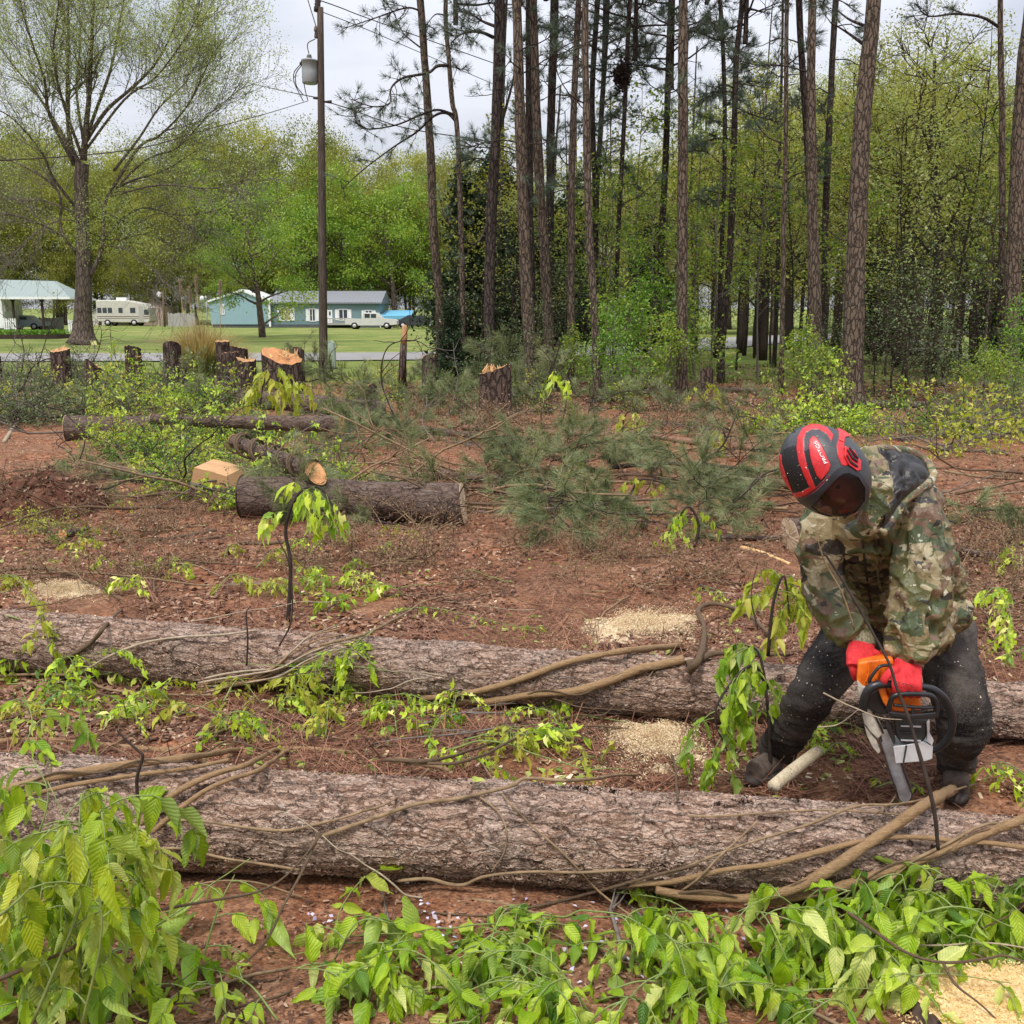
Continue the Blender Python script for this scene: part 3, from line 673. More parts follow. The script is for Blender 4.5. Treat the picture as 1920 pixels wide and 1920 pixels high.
for w in ([(591, 73), (577, 82), (579, 101)], [(563, 121), (552, 135), (551, 152), (561, 175), (569, 190)], [(566, 122), (555, 138), (555, 158), (562, 170), (569, 178)], [(571, 126), (568, 140), (572, 168), (577, 188)], [(592, 48), (584, 22), (576, -4)]):
    V, F = tube(spline([loc(P(x, y, YP)) for x, y in w], 6), .016, 5); mb.add(V, F)
mb.build('lead_wire', wm, pole)
def wire(pts, label, r=.018):
    o = MB(); base = P(*pts[0]); V, F = tube(spline([P(*p) - base for p in pts], 8), r, 5); o.add(V, F); ob = o.build('power_line', wm); ob.location = base; tag(ob, label, 'wire', 'power lines tied to the utility pole')
wire([(594, 183, 36), (520, 168, 55), (440, 150, 90), (380, 140, 120)], 'faint straight wire running from the pole back over the far trees to the left')
wire([(578, 189, 36), (500, 213, 31), (380, 245, 26), (250, 280, 22), (0, 301, 18), (-300, 302, 15)], 'sagging thick service wire running from the pole across the oak to the left edge', .011)
wire([(614, 191, 36), (660, 206, 36), (760, 240, 36), (900, 262, 36)], 'low wire leaving the pole to the right below the transformer')
wire([(598, 0, 36), (640, 15, 38), (700, 38, 40), (930, 120, 46)], 'high wire leaving the pole top to the right')
wire([(598, 20, 36), (680, 52, 38), (780, 95, 42), (1000, 190, 50)], 'middle wire running from the pole into the pines', .014)
wire([(576, -4, 36), (560, -40, 36), (300, -260, 36)], 'wire rising from the fuse cutout past the top of the photo')
# ================================================================== tree generators
def nrm(v): v = np.asarray(v, float); return v / (np.linalg.norm(v) + 1e-9)
def path_from(p, d, L_, nseg, wob, trop, r_):
    pts = [np.array(p, float)]; d = nrm(d)
    for k in range(nseg):
        d = nrm(d + r_.normal(size=3) * wob + np.array([0, 0, trop])); pts.append(pts[-1] + d * L_ / nseg)
    return np.array(pts)
def segs_of(pts, r0, r1):
    K = len(pts) - 1; rr = np.linspace(r0, r1, K + 1)
    return [(pts[i], pts[i + 1], rr[i], rr[i + 1]) for i in range(K)]

def gen_decid(seed, H, CR, z0, nlimb, nsub, nleaf, leaf, lm, bark, sig=.085, thin=1.0, up=.35, nm='deciduous_tree'):
    r_ = np.random.default_rng(seed)
    tb = MB(); tr_ = path_from((0, 0, -.3), (0, 0, 1), H * .82, 9, .06, .25, r_)
    R0 = H * .018 * thin
    V, F = tube(tr_, np.linspace(R0 * 1.25, R0 * .18, len(tr_)), 7); tb.add(V, F)
    segs = []; tips = []
    for k in range(nlimb):
        f = (z0 / H) * .85 + (0.95 - z0 / H) * (k / nlimb) ** .9; i = min(len(tr_) - 2, int(f * (len(tr_) - 1) / .9)); i = min(i, len(tr_) - 2)
        b = tr_[i] + (tr_[i + 1] - tr_[i]) * r_.random(); az = k * 2.4 + r_.normal() * .4
        env = CR * math.sqrt(max(.12, 1 - ((f - .5) / .62) ** 2)) * r_.uniform(.7, 1.1)
        pth = path_from(b, (math.cos(az), math.sin(az), up + r_.normal() * .15 + f * .5), env, 5, .16, .05, r_)
        segs += segs_of(pth, R0 * .45 * (1.15 - f), R0 * .06)
        for s_ in range(nsub):
            t = r_.uniform(.25, 1) * 5; i = min(4, int(t)); q = pth[i] + (pth[i + 1] - pth[i]) * (t - i)
            sp = path_from(q, nrm(pth[i + 1] - pth[i]) + r_.normal(size=3) * .7, env * r_.uniform(.25, .5), 3, .2, .06, r_)
            segs += segs_of(sp, R0 * .10, R0 * .025); tips += [sp[-1], sp[-2]] if s_ % 2 else [sp[-1]]
        tips.append(pth[-1])
    fast_tubes(tb, segs, 4)
    tips = np.array(tips); n = len(tips)
    cb = MB(); k = r_.integers(0, n, nleaf); cr = r_.random(n)
    cs = r_.uniform(.45, 1.35, n)
    g_ = r_.normal(size=(nleaf, 3)) * (H * sig) * cs[k][:, None] * np.array([1, 1, .55])
    p = tips[k] + g_; ok = p[:, 2] > z0 * .55; p = p[ok]; k = k[ok]
    ph = np.clip((p[:, 2] / H), 0, 1)
    scatter(cb, *LEAF_LO, p, frames(r_.normal(size=(len(p), 3)) + [0, 0, -.2], r_.normal(size=(len(p), 3)) + [0, 0, 1.2]), r_.uniform(.6, 1.3, len(p)) * leaf, np.clip(cr[k] * .7 + r_.random(len(p)) * .3, 0, 1))
    return tb.mesh(nm + '_trunk', bark, True), cb.mesh(nm + '_crown', lm, True)
def tree_obj(name, meshes, loc_, sc, rz, parts=('trunk', 'crown')):
    o = empty(name, loc_); o.scale = (sc,) * 3 if np.isscalar(sc) else tuple(sc); o.rotation_euler = (0, 0, rz)
    for pn, me in zip(parts, meshes):
        c = bpy.data.objects.new(pn, me); COL.objects.link(c); c.parent = o
    return o

# ---------------------------------------------------------- far deciduous wood, each tree a thing
far = [gen_decid(11 + k, 24, 7.5, 4.5, 20, 7, 17000, .29, M['leaf_far'] if k % 2 else M['leaf_yellow'], M['oak_bark'], .048, .55) for k in range(4)]
def topscale(px, topy, Y, H0_): g_ = on_ground(px, Y); return g_, (P(px, topy, Y)[2] - g_[2]) / H0_
prof = [(-260, 200), (0, 228), (120, 235), (230, 262), (330, 238), (400, 222), (450, 208), (560, 214), (640, 246), (700, 285), (780, 262), (860, 246), (940, 310), (1000, 330)]
GL = 'deciduous trees of the far wood'
r2 = np.random.default_rng(5)
for row, (Yr, off, dy) in enumerate([(132, 0, 30), (146, 33, 10), (162, 12, -6)]):
    for px in np.arange(-230 + off, 1010, 70 + 6 * row):
        px_ = px + r2.normal() * 10; ty = np.interp(px_, [a for a, _ in prof], [b for _, b in prof]) + dy + r2.uniform(-10, 45)
        Yq = Yr + r2.normal() * 3; g_, s_ = topscale(px_, ty, Yq, 25)
        o = tree_obj('deciduous_tree', far[r2.integers(4)], g_, (s_ * r2.uniform(.85, 1.1), s_ * r2.uniform(.85, 1.1), s_), r2.uniform(0, 6.28)); tag(o, cat='tree')
        rank(['front row deciduous trees of the far wood', 'middle row deciduous trees of the far wood', 'back row deciduous trees of the far wood'][row], o, 'yellow-green tree in the ' + ['front', 'middle', 'back'][row] + ' row of the wood behind the houses, # from the left')
# nearer bright trees around the houses
near_b = [gen_decid(31 + k, 12, 5.6, 2.3, 18, 8, 15000, .20, M['leaf_bright'], M['oak_bark'], .050, 1.15, .2) for k in range(2)]
g_, s_ = topscale(492, 338, 76, 12); o = tree_obj('deciduous_tree', near_b[0], g_, s_ * .98, 1.0); tag(o, 'broad bright green tree with a dark forked trunk in front of the blue house', 'tree')
for (px, Y, ty, k, lab) in [(655, 123, 330, 1, 'bright green rounded tree over the white pickup truck'), (742, 122, 345, 0, 'bright green tree above the blue carport awning'), (585, 124, 380, 1, 'green tree directly behind the teal house roof')]:
    g_, s_ = topscale(px, ty, Y, 12); o = tree_obj('deciduous_tree', near_b[k], g_, s_, k + px); tag(o, lab, 'tree')
# yellow-green trees beyond the pines on the right
prof2 = [(980, 320), (1100, 330), (1200, 300), (1300, 290), (1400, 230), (1500, 190), (1580, 150), (1650, 135), (1740, 190), (1810, 258), (1850, 262), (1900, 215), (1990, 190), (2100, 200)]
for row, (Yr, n_) in enumerate([(86, 12), (104, 13)]):
    for q_ in range(n_):
        px_ = 985 + (q_ + .5 * row) * 1120 / n_ + r2.normal() * 12; ty = np.interp(px_, [a for a, _ in prof2], [b for _, b in prof2]) + (25 if row == 0 else 0) + r2.uniform(-8, 20)
        Yq = Yr + r2.normal() * 3
        g_, s_ = topscale(px_, ty, Yq, 25); o = tree_obj('deciduous_tree', far[[0, 2, 0, 2, 1][r2.integers(5)]], g_, (s_ * 1.1, s_ * 1.1, s_), r2.uniform(0, 6.28)); tag(o, cat='tree')
        rank(['nearer deciduous trees beyond the pines', 'farther deciduous trees beyond the pines'][row], o, 'yellow-green tree beyond the pine stand, # from the left in the ' + ['nearer', 'farther'][row] + ' row')

# ---------------------------------------------------------- the big bare oak on the left
YO = 61.0
ob = on_ground(155, YO)
oak = empty('oak_tree', ob, 'huge spreading oak with mostly bare branches and pale new leaves at left', 'tree')
def ozp(x, y, dY): return P(x / 3, y / 3, YO + dY) - ob
ro = np.random.default_rng(3)
tb = MB(); px3 = mpp(155, 600, YO) / 3
tr_pts = spline([ozp(463, 1935, 0), ozp(466, 1800, 0), ozp(471, 1600, 0), ozp(470, 1400, 0), ozp(460, 1200, 0), ozp(457, 1030, 0), ozp(462, 920, 0)], 5)
tr_r = np.interp(np.linspace(0, 1, len(tr_pts)), [0, .05, .12, .2, .35, .6, 1], np.array([92, 66, 54, 48, 43, 37, 36]) * px3)
V, F = tube(tr_pts, tr_r, 16)
ang = np.arctan2(V[:, 1], V[:, 0]); hgt = np.clip(1 - V[:, 2] / 1.2, 0, 1)
V[:, :2] *= (1 + .10 * hgt * np.sin(ang * 5))[:, None]
tb.add(V, F)
OL = [([(460, 950), (395, 800), (380, 500), (385, 200), (380, 0), (360, -260)], 26, 1, 1), ([(470, 900), (482, 740), (505, 500), (515, 250), (530, 0), (560, -260)], 28, -2, 1),
      ([(480, 800), (530, 650), (620, 400), (660, 200), (700, 0), (760, -160)], 17, 3, 1), ([(480, 800), (600, 620), (760, 480), (880, 350), (960, 200), (1010, 60)], 17, -3, 1),
      ([(640, 960), (780, 780), (900, 600), (1050, 450), (1100, 220)], 12, 4, 1), ([(620, 1080), (780, 830), (900, 760), (1050, 600), (1150, 400), (1230, 250)], 14, -2, 1),
      ([(430, 900), (330, 720), (200, 520), (60, 350), (-60, 180)], 17, 2, 1), ([(420, 930), (280, 650), (250, 450), (150, 150), (100, -60)], 17, -4, 1),
      ([(420, 1160), (300, 1000), (230, 850), (50, 650), (-120, 600)], 14, -3, .8), ([(440, 1440), (345, 1300), (330, 1080), (180, 960), (0, 880), (-200, 830)], 15, 2, .5),
      ([(440, 1440), (350, 1330), (200, 1250), (0, 1200), (-240, 1230)], 11, -4, .1), ([(505, 1560), (572, 1400), (590, 1150), (640, 1070), (760, 1010), (920, 960), (1100, 850)], 20, 1, .5),
      ([(560, 1400), (640, 1280), (800, 1170), (1000, 1210), (1200, 1190), (1330, 1120)], 9, 3, .1), ([(585, 1380), (700, 1400), (850, 1500), (940, 1610)], 6, -3, .05),
      ([(480, 1300), (640, 1350), (820, 1320), (1000, 1400)], 6, 5, .1), ([(600, 1110), (900, 1040), (1180, 1060), (1400, 1010)], 9, -5, .2),
      ([(470, 860), (700, 560), (880, 430), (1050, 200), (1130, 60)], 11, -6, 1), ([(460, 880), (350, 560), (300, 300), (330, 0), (300, -200)], 14, -6, 1),
      ([(470, 800), (430, 500), (450, 250), (440, -100)], 13, 6, 1), ([(620, 1090), (820, 900), (1000, 830), (1180, 640), (1380, 480)], 10, -1, .7),
      ([(430, 1200), (250, 1130), (80, 1120), (-150, 1000)], 9, 6, .15), ([(470, 1250), (330, 1240), (180, 1330), (60, 1450)], 6, -5, .05), ([(600, 1200), (760, 1260), (900, 1200), (1100, 1290)], 6, 6, .1)]
segs = []; lp = []; twigs = []
def sprout(p, d, L_, r0, depth, lf, droop):
    pth = path_from(p, d, L_, 4, .17, droop, ro); segs.extend(segs_of(pth, r0, max(.006, r0 * .35)))
    if depth == 0:
        if ro.random() < lf:
            for q_ in pth[2:]: lp.append((q_, lf))
        return
    nb = 4 if depth > 1 else 3
    for _ in range(nb):
        t = ro.uniform(.2, 1) * 4; i = min(3, int(t)); q_ = pth[i] + (pth[i + 1] - pth[i]) * (t - i)
        sprout(q_, nrm(pth[i + 1] - pth[i]) + ro.normal(size=3) * .42, L_ * ro.uniform(.5, .75), max(.009, r0 * .5), depth - 1, lf, droop)
for pts, w0, dy, lf in OL:
    n = len(pts); pp = spline([ozp(x, y, dy * (k / (n - 1)) ** 1.0) for k, (x, y) in enumerate(pts)], 5)
    rr = np.linspace(w0 * px3 * .68, .02, len(pp)); V, F = tube(pp, rr, 7); tb.add(V, F)
    Ltot = np.linalg.norm(np.diff(pp, axis=0), axis=1).sum(); nb = int(6 + Ltot * 1.9)
    for _ in range(nb):
        t = ro.uniform(.22, 1.0) ** .85 * (len(pp) - 1); i = min(len(pp) - 2, int(t)); q_ = pp[i] + (pp[i + 1] - pp[i]) * (t - i)
        sprout(q_, nrm(pp[i + 1] - pp[i]) * 1.1 + ro.normal(size=3) * .55, ro.uniform(1.6, 3.2), max(.02, rr[i] * .42), 2, lf, .10 if lf > .6 else -.03)
sb = MB(); fast_tubes(sb, segs, 3)
tb.build('trunk', M['oak_bark'], oak); sb.build('twigs', M['twig_grey'], oak)
lpos = np.array([a for a, _ in lp]); kk = ro.integers(0, len(lpos), 95000); p = lpos[kk] + ro.normal(size=(95000, 3)) * .30
# bright sprouts low on the trunk
cl = np.array([ozp(*a) for a in [(500, 580, -1), (480, 620, -2), (540, 1120, -2), (650, 1130, -3), (700, 1230, -3), (620, 1180, -3), (460, 1270, -2), (440, 1350, -2), (820, 1330, -4), (760, 1300, -3), (850, 1400, -4), (520, 1340, -2), (240, 400, 2), (880, 850, -2), (800, 890, -3)]])
k2 = ro.integers(0, len(cl), 3600); p2 = cl[k2] + ro.normal(size=(3600, 3)) * [.75, .7, .6]
lb = MB(); p = np.vstack([p, p2]); scatter(lb, *LEAF_LO, p, frames(rdir(len(p))), ro.uniform(.06, .13, len(p)), np.concatenate([ro.random(95000), ro.uniform(.0, .6, 3600)])); lb.build('crown', M['leaf_oak'], oak)

# ---------------------------------------------------------- pines of the stand
def tufts(mb, pos, dirs, n, Ln, w, spread=.65, droop=.0, r_=rng):
    pos = np.repeat(np.asarray(pos), n, 0); d = np.repeat(np.asarray(dirs), n, 0)
    d = d / (np.linalg.norm(d, axis=1)[:, None] + 1e-9) + r_.normal(size=pos.shape) * spread; d[:, 2] -= droop
    d /= np.linalg.norm(d, axis=1)[:, None]
    L_ = r_.uniform(.7, 1.15, len(pos)) * Ln; fr = frames(d, r_.normal(size=pos.shape)); fr = fr.copy()
    fr[:, :, 0] *= w; fr[:, :, 1] *= L_[:, None]; fr[:, :, 2] *= w
    scatter(mb, *NEEDLE, pos + r_.normal(size=pos.shape) * .01, fr, 1.0, np.repeat(r_.random(len(pos) // n), n) * .6 + r_.random(len(pos)) * .4)
def pine_branch(p, d, L_, r0, segs, tp, td, r_, ntf=14, droop=-.02, along=.35):
    pth = path_from(p, d, L_, 7, .16, droop, r_); segs.extend(segs_of(pth, r0, .008))
    for _ in range(ntf):
        t = r_.uniform(along, 1) * 7; i = min(6, int(t)); q_ = pth[i] + (pth[i + 1] - pth[i]) * (t - i)
        sp = path_from(q_, nrm(pth[i + 1] - pth[i]) + r_.normal(size=3) * .7, L_ * r_.uniform(.1, .28), 3, .25, .12, r_); segs.extend(segs_of(sp, .012, .005))
        tp.append(sp[-1]); td.append(sp[-1] - sp[-2]); tp.append(sp[-2]); td.append(sp[-1] - sp[-2])
    return pth
rc_ = np.random.default_rng(8); cs_, ct_, cd_ = [], [], []
for k in range(26):
    z = k * .2; az = k * 2.4; pine_branch((0, 0, z), (math.cos(az), math.sin(az), .35), 2.3 - z * .25, .035, cs_, ct_, cd_, rc_, 8)
mb = MB(); fast_tubes(mb, [((0, 0, -.5), (0, 0, 5.2), .08, .02)] + cs_, 4); tw_me = mb
cm = MB(); tufts(cm, ct_, cd_, 20, .24, .012, .7, 0, rc_); crown_me = cm.mesh('pine_crown', M['needle']); tw_mesh = tw_me.mesh('pine_crown_twigs', M['pine_dark'])
def pine(poly, w0, w1, Y, mat, label, side=(), nside=4, crown=True, seed=0, yoff=0):
    """poly: photo px polyline top->bottom (bottom snapped to ground)"""
    r_ = np.random.default_rng(seed + 100)
    xb = poly[-1][0]; b = on_ground(xb, Y)
    o = empty('pine_tree', b, label, 'tree')
    pts = [P(x, y, Y) for x, y in poly]
    if poly[-1][1] < proj(b)[1] - 12: pts.append(b)
    else: pts[-1] = b
    pts = pts[::-1]; top = pts[-1]; d = nrm(pts[-1] - pts[-2]); d = nrm(d + [0, 0, 1.2])
    H = 13.5 + r_.uniform(0, 3.5)
    if crown: pts.append(top + d * (H - top[2]) * .5 + [r_.normal() * .15, 0, 0]); pts.append(pts[-1] + d * (H - top[2]) * .5)
    pts[0] = pts[0] - [0, 0, .25]
    pp = spline(pts, 6) - b; zt_ = top[2] - b[2]; m_ = mpp(960, 400, Y)
    rr = np.interp(pp[:, 2], [-.3, .0, .45, zt_, H], [w0 * m_ * .78, w0 * m_ * .66, w0 * m_ * .5, w1 * m_ * .5, w1 * m_ * .32])
    V, F = tube(pp, rr, 12); ang = np.arctan2(V[:, 1], V[:, 0])
    V = V + (.05 * w0 * m_) * np.stack([vnoise(V * [5, 5, 2]), vnoise(V * [5, 5, 2] + 9), 0 * ang], 1)
    mb = MB(); mb.add(V, F); mb.build('trunk', mat, o)
    def put(segs, tp, td):
        m1 = MB(); fast_tubes(m1, segs, 4); br = m1.build('branch', M['pine_dark'], o)
        if tp: m1 = MB(); tufts(m1, tp, td, 24, .21, .0085, .7, .05, r_); m1.build('needles', M['needle'], br)
    for k in range(int(nside * 1.8)):
        segs, tp, td = [], [], []
        z = r_.uniform(4.8, min(zt_, 10.5)); i = np.searchsorted(pp[:, 2], z); i = min(max(i, 1), len(pp) - 1); az = r_.uniform(0, 6.28)
        pine_branch(pp[i], (math.cos(az), math.sin(az), .1 + .03 * z), r_.uniform(.8, 2.2), .02, segs, tp, td, r_, int(r_.integers(2, 15)), -.03); put(segs, tp, td)
    for (bp, rad, dyy, nt_) in side:
        segs, tp, td = [], [], []; n = len(bp); q_ = spline([P(x, y, Y + dyy * k / (n - 1)) - b for k, (x, y) in enumerate(bp)], 5); segs += segs_of(q_, rad, .010)
        for _ in range(nt_):
            t = r_.uniform(.3, 1) * (len(q_) - 1); i = min(len(q_) - 2, int(t)); c_ = q_[i]
            sp = path_from(c_, nrm(q_[i + 1] - q_[i]) + r_.normal(size=3) * .8, r_.uniform(.25, .7), 3, .25, .05, r_); segs += segs_of(sp, .011, .005)
            for e in (sp[-1], sp[-2]): tp.append(e); td.append(sp[-1] - sp[-2])
        put(segs, tp, td)
    if crown:
        for me, nm in ((crown_me, 'crown'), (tw_mesh, 'crown_twigs')):
            c = bpy.data.objects.new(nm, me); COL.objects.link(c); c.parent = o; c.location = pp[-1] - [0, 0, 4.3]; c.rotation_euler = (0, 0, r_.uniform(0, 6)); 
    return o
Bk, Dk = M['pine_bark'], M['pine_dark']
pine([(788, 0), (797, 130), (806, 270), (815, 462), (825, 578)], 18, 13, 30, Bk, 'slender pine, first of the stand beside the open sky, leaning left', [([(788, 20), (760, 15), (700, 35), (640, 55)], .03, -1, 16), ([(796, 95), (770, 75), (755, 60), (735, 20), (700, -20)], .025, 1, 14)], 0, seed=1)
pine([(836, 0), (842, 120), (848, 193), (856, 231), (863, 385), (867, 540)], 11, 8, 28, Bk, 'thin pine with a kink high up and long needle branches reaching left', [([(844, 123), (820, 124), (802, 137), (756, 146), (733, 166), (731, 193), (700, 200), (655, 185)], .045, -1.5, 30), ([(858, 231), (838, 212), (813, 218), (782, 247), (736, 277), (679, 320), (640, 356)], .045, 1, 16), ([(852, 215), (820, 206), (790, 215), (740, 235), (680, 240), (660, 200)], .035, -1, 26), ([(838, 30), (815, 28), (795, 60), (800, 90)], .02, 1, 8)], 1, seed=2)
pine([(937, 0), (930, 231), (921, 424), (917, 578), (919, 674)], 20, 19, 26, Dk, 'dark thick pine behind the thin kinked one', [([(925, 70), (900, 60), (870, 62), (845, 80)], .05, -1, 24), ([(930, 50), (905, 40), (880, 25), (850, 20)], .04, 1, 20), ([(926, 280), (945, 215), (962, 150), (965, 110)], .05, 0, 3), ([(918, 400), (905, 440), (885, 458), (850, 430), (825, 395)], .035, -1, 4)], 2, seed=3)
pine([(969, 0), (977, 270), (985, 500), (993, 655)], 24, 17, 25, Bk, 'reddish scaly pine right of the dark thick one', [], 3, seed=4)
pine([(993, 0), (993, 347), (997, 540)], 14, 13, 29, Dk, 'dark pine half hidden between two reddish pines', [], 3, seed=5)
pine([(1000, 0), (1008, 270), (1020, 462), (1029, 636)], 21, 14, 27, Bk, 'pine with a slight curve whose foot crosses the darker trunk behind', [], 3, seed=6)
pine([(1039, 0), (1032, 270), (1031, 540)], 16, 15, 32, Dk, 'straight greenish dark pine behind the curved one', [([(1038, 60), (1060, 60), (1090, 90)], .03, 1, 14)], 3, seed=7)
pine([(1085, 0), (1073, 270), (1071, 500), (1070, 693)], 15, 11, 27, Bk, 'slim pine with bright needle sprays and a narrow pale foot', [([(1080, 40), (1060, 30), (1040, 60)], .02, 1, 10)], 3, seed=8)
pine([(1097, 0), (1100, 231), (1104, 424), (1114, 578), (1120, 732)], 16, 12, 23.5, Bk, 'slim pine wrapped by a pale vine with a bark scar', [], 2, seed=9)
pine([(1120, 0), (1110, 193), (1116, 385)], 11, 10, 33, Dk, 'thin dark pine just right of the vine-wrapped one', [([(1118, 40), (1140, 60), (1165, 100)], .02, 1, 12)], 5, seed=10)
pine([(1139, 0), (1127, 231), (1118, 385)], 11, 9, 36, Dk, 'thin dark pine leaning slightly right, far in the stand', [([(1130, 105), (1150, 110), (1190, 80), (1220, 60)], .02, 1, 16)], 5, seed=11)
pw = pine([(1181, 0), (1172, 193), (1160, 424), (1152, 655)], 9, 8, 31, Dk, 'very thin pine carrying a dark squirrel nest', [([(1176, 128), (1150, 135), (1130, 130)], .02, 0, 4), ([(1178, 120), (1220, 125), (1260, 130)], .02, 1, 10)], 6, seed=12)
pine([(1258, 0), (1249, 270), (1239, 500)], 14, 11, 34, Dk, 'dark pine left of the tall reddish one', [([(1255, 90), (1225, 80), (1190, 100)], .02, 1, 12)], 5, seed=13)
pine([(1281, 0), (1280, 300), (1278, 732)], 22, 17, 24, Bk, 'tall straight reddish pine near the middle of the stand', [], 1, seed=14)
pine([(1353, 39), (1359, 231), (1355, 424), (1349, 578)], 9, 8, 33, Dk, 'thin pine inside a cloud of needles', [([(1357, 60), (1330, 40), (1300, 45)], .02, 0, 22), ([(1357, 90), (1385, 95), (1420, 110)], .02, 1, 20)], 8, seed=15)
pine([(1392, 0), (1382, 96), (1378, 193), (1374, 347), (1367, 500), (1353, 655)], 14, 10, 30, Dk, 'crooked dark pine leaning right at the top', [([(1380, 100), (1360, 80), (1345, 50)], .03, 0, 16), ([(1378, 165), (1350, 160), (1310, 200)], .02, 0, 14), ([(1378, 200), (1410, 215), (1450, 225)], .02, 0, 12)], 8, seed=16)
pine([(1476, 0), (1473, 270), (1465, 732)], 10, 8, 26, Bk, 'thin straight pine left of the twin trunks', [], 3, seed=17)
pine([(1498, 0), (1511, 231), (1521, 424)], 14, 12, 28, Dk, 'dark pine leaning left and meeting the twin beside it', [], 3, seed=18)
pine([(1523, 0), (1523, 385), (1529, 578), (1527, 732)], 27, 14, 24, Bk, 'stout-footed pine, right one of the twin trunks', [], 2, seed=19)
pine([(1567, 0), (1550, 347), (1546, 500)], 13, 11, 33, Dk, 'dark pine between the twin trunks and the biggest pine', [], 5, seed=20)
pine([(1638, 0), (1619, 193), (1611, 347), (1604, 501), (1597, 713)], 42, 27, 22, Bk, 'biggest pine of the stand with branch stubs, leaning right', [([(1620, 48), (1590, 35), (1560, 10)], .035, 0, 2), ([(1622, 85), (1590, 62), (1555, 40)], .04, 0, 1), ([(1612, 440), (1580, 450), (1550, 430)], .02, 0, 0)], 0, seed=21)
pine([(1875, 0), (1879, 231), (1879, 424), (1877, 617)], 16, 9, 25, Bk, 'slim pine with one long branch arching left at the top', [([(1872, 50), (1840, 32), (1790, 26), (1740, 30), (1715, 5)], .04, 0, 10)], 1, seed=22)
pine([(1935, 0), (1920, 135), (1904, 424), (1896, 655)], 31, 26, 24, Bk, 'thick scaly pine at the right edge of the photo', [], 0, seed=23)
# stubs on the biggest pine
o = empty('squirrel_nest', P(1166, 143, 31), 'dark ball of leaves and twigs lodged high on a very thin pine', 'nest')
mb = MB(); p = rng.normal(size=(900, 3)) * [.10, .10, .17]; scatter(mb, *LEAF_LO, p, frames(rdir(900)), rng.uniform(.06, .16, 900)); mb.build('nest_leaves', M['twig_dark'], o)
mb = MB(); fast_tubes(mb, [(a, a + b_, .006, .003) for a, b_ in zip(rng.normal(size=(60, 3)) * [.12, .12, .2], rdir(60) * .3)], 3); mb.build('nest_twigs', M['twig_dark'], o)
# many thin dark trees deeper in the stand
thin_me = []
for k in range(5):
    r_ = np.random.default_rng(60 + k); pth = path_from((0, 0, -.3), (r_.normal() * .04, r_.normal() * .04, 1), 13, 10, .035, .12, r_)
    a = MB(); V, F = tube(pth, np.linspace(.13, .05, len(pth)), 7); a.add(V, F); sg, tp, td = [], [], []
    for _ in range(14):
        i = r_.integers(3, 10); az = r_.uniform(0, 6.28); pine_branch(pth[i], (math.cos(az), math.sin(az), .2), r_.uniform(.6, 2.2), .02, sg, tp, td, r_, int(r_.integers(0, 7)), 0)
    fast_tubes(a, sg, 3); b_ = MB(); tufts(b_, tp, td, 14, .24, .014, .8, 0, r_)
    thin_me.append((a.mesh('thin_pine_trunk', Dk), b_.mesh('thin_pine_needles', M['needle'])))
for k in range(30):
    px = 900 + r2.random() * 1060; Yq = r2.uniform(35, 62)
    o = tree_obj('thin_pine', thin_me[k % 5], on_ground(px, Yq), (r2.uniform(.45, .85),) * 2 + (r2.uniform(.8, 1.15),), r2.uniform(0, 6.28), ('trunk', 'needles')); tag(o, cat='tree')
    rank('thin dark pines deep in the stand', o, 'thin dark pine deep in the shade of the stand, # from the left')

# ---------------------------------------------------------- saplings, shrubs, cedars under the pines
def gen_sapling(seed, H, lm, nb, nl, leaf, spread=.35, bark=None, templ=LEAF_LO, r0=.04, z0=.2, clump=.16, bend=0.05):
    r_ = np.random.default_rng(seed); tr__ = path_from((0, 0, -.1), (r_.normal() * .08, r_.normal() * .08, 1), H, 10, bend, .08, r_)
    sg = segs_of(tr__, r0, .006); tips = []
    for k in range(nb):
        f = r_.uniform(z0, .98) * 10; i = min(9, int(f)); q_ = tr__[i] + (tr__[i + 1] - tr__[i]) * (f - i); az = r_.uniform(0, 6.28)
        L_ = H * spread * (1.15 - f / 10) * r_.uniform(.5, 1.2) + .15
        bp = path_from(q_, (math.cos(az), math.sin(az), r_.uniform(.1, .9)), L_, 5, .2, .02, r_); sg += segs_of(bp, r0 * .3, .004)
        for _ in range(4):
            i2 = r_.integers(1, 5); sp = path_from(bp[i2], nrm(bp[i2 + 1] - bp[i2]) + r_.normal(size=3) * .6, L_ * .4, 3, .25, 0, r_); sg += segs_of(sp, r0 * .12 + .002, .003); tips += [sp[-1], sp[-2]]
        tips.append(bp[-1])
    a = MB(); fast_tubes(a, sg, 4); tips = np.array(tips); use = r_.random(len(tips)) < .8; tips = tips[use] if use.any() else tips
    k = r_.integers(0, len(tips), nl); p = tips[k] + r_.normal(size=(nl, 3)) * clump
    b_ = MB(); scatter(b_, *templ, p, frames(r_.normal(size=(nl, 3)) * [1, 1, .5] + [0, 0, -.35], r_.normal(size=(nl, 3)) * .5 + [0, 0, 1]), r_.uniform(.6, 1.3, nl) * leaf, r_.random(nl))
    return a.mesh('sapling_stem', bark or M['twig_grey']), b_.mesh('sapling_leaves', lm)
SAP = [gen_sapling(70, 9, M['leaf_yellow'], 26, 1500, .13, .30, M['twig_dark']), gen_sapling(71, 10, M['leaf_bright'], 24, 1300, .14, .3), gen_sapling(72, 8, M['leaf_oak'], 30, 1500, .11, .38, M['twig_dark'])]
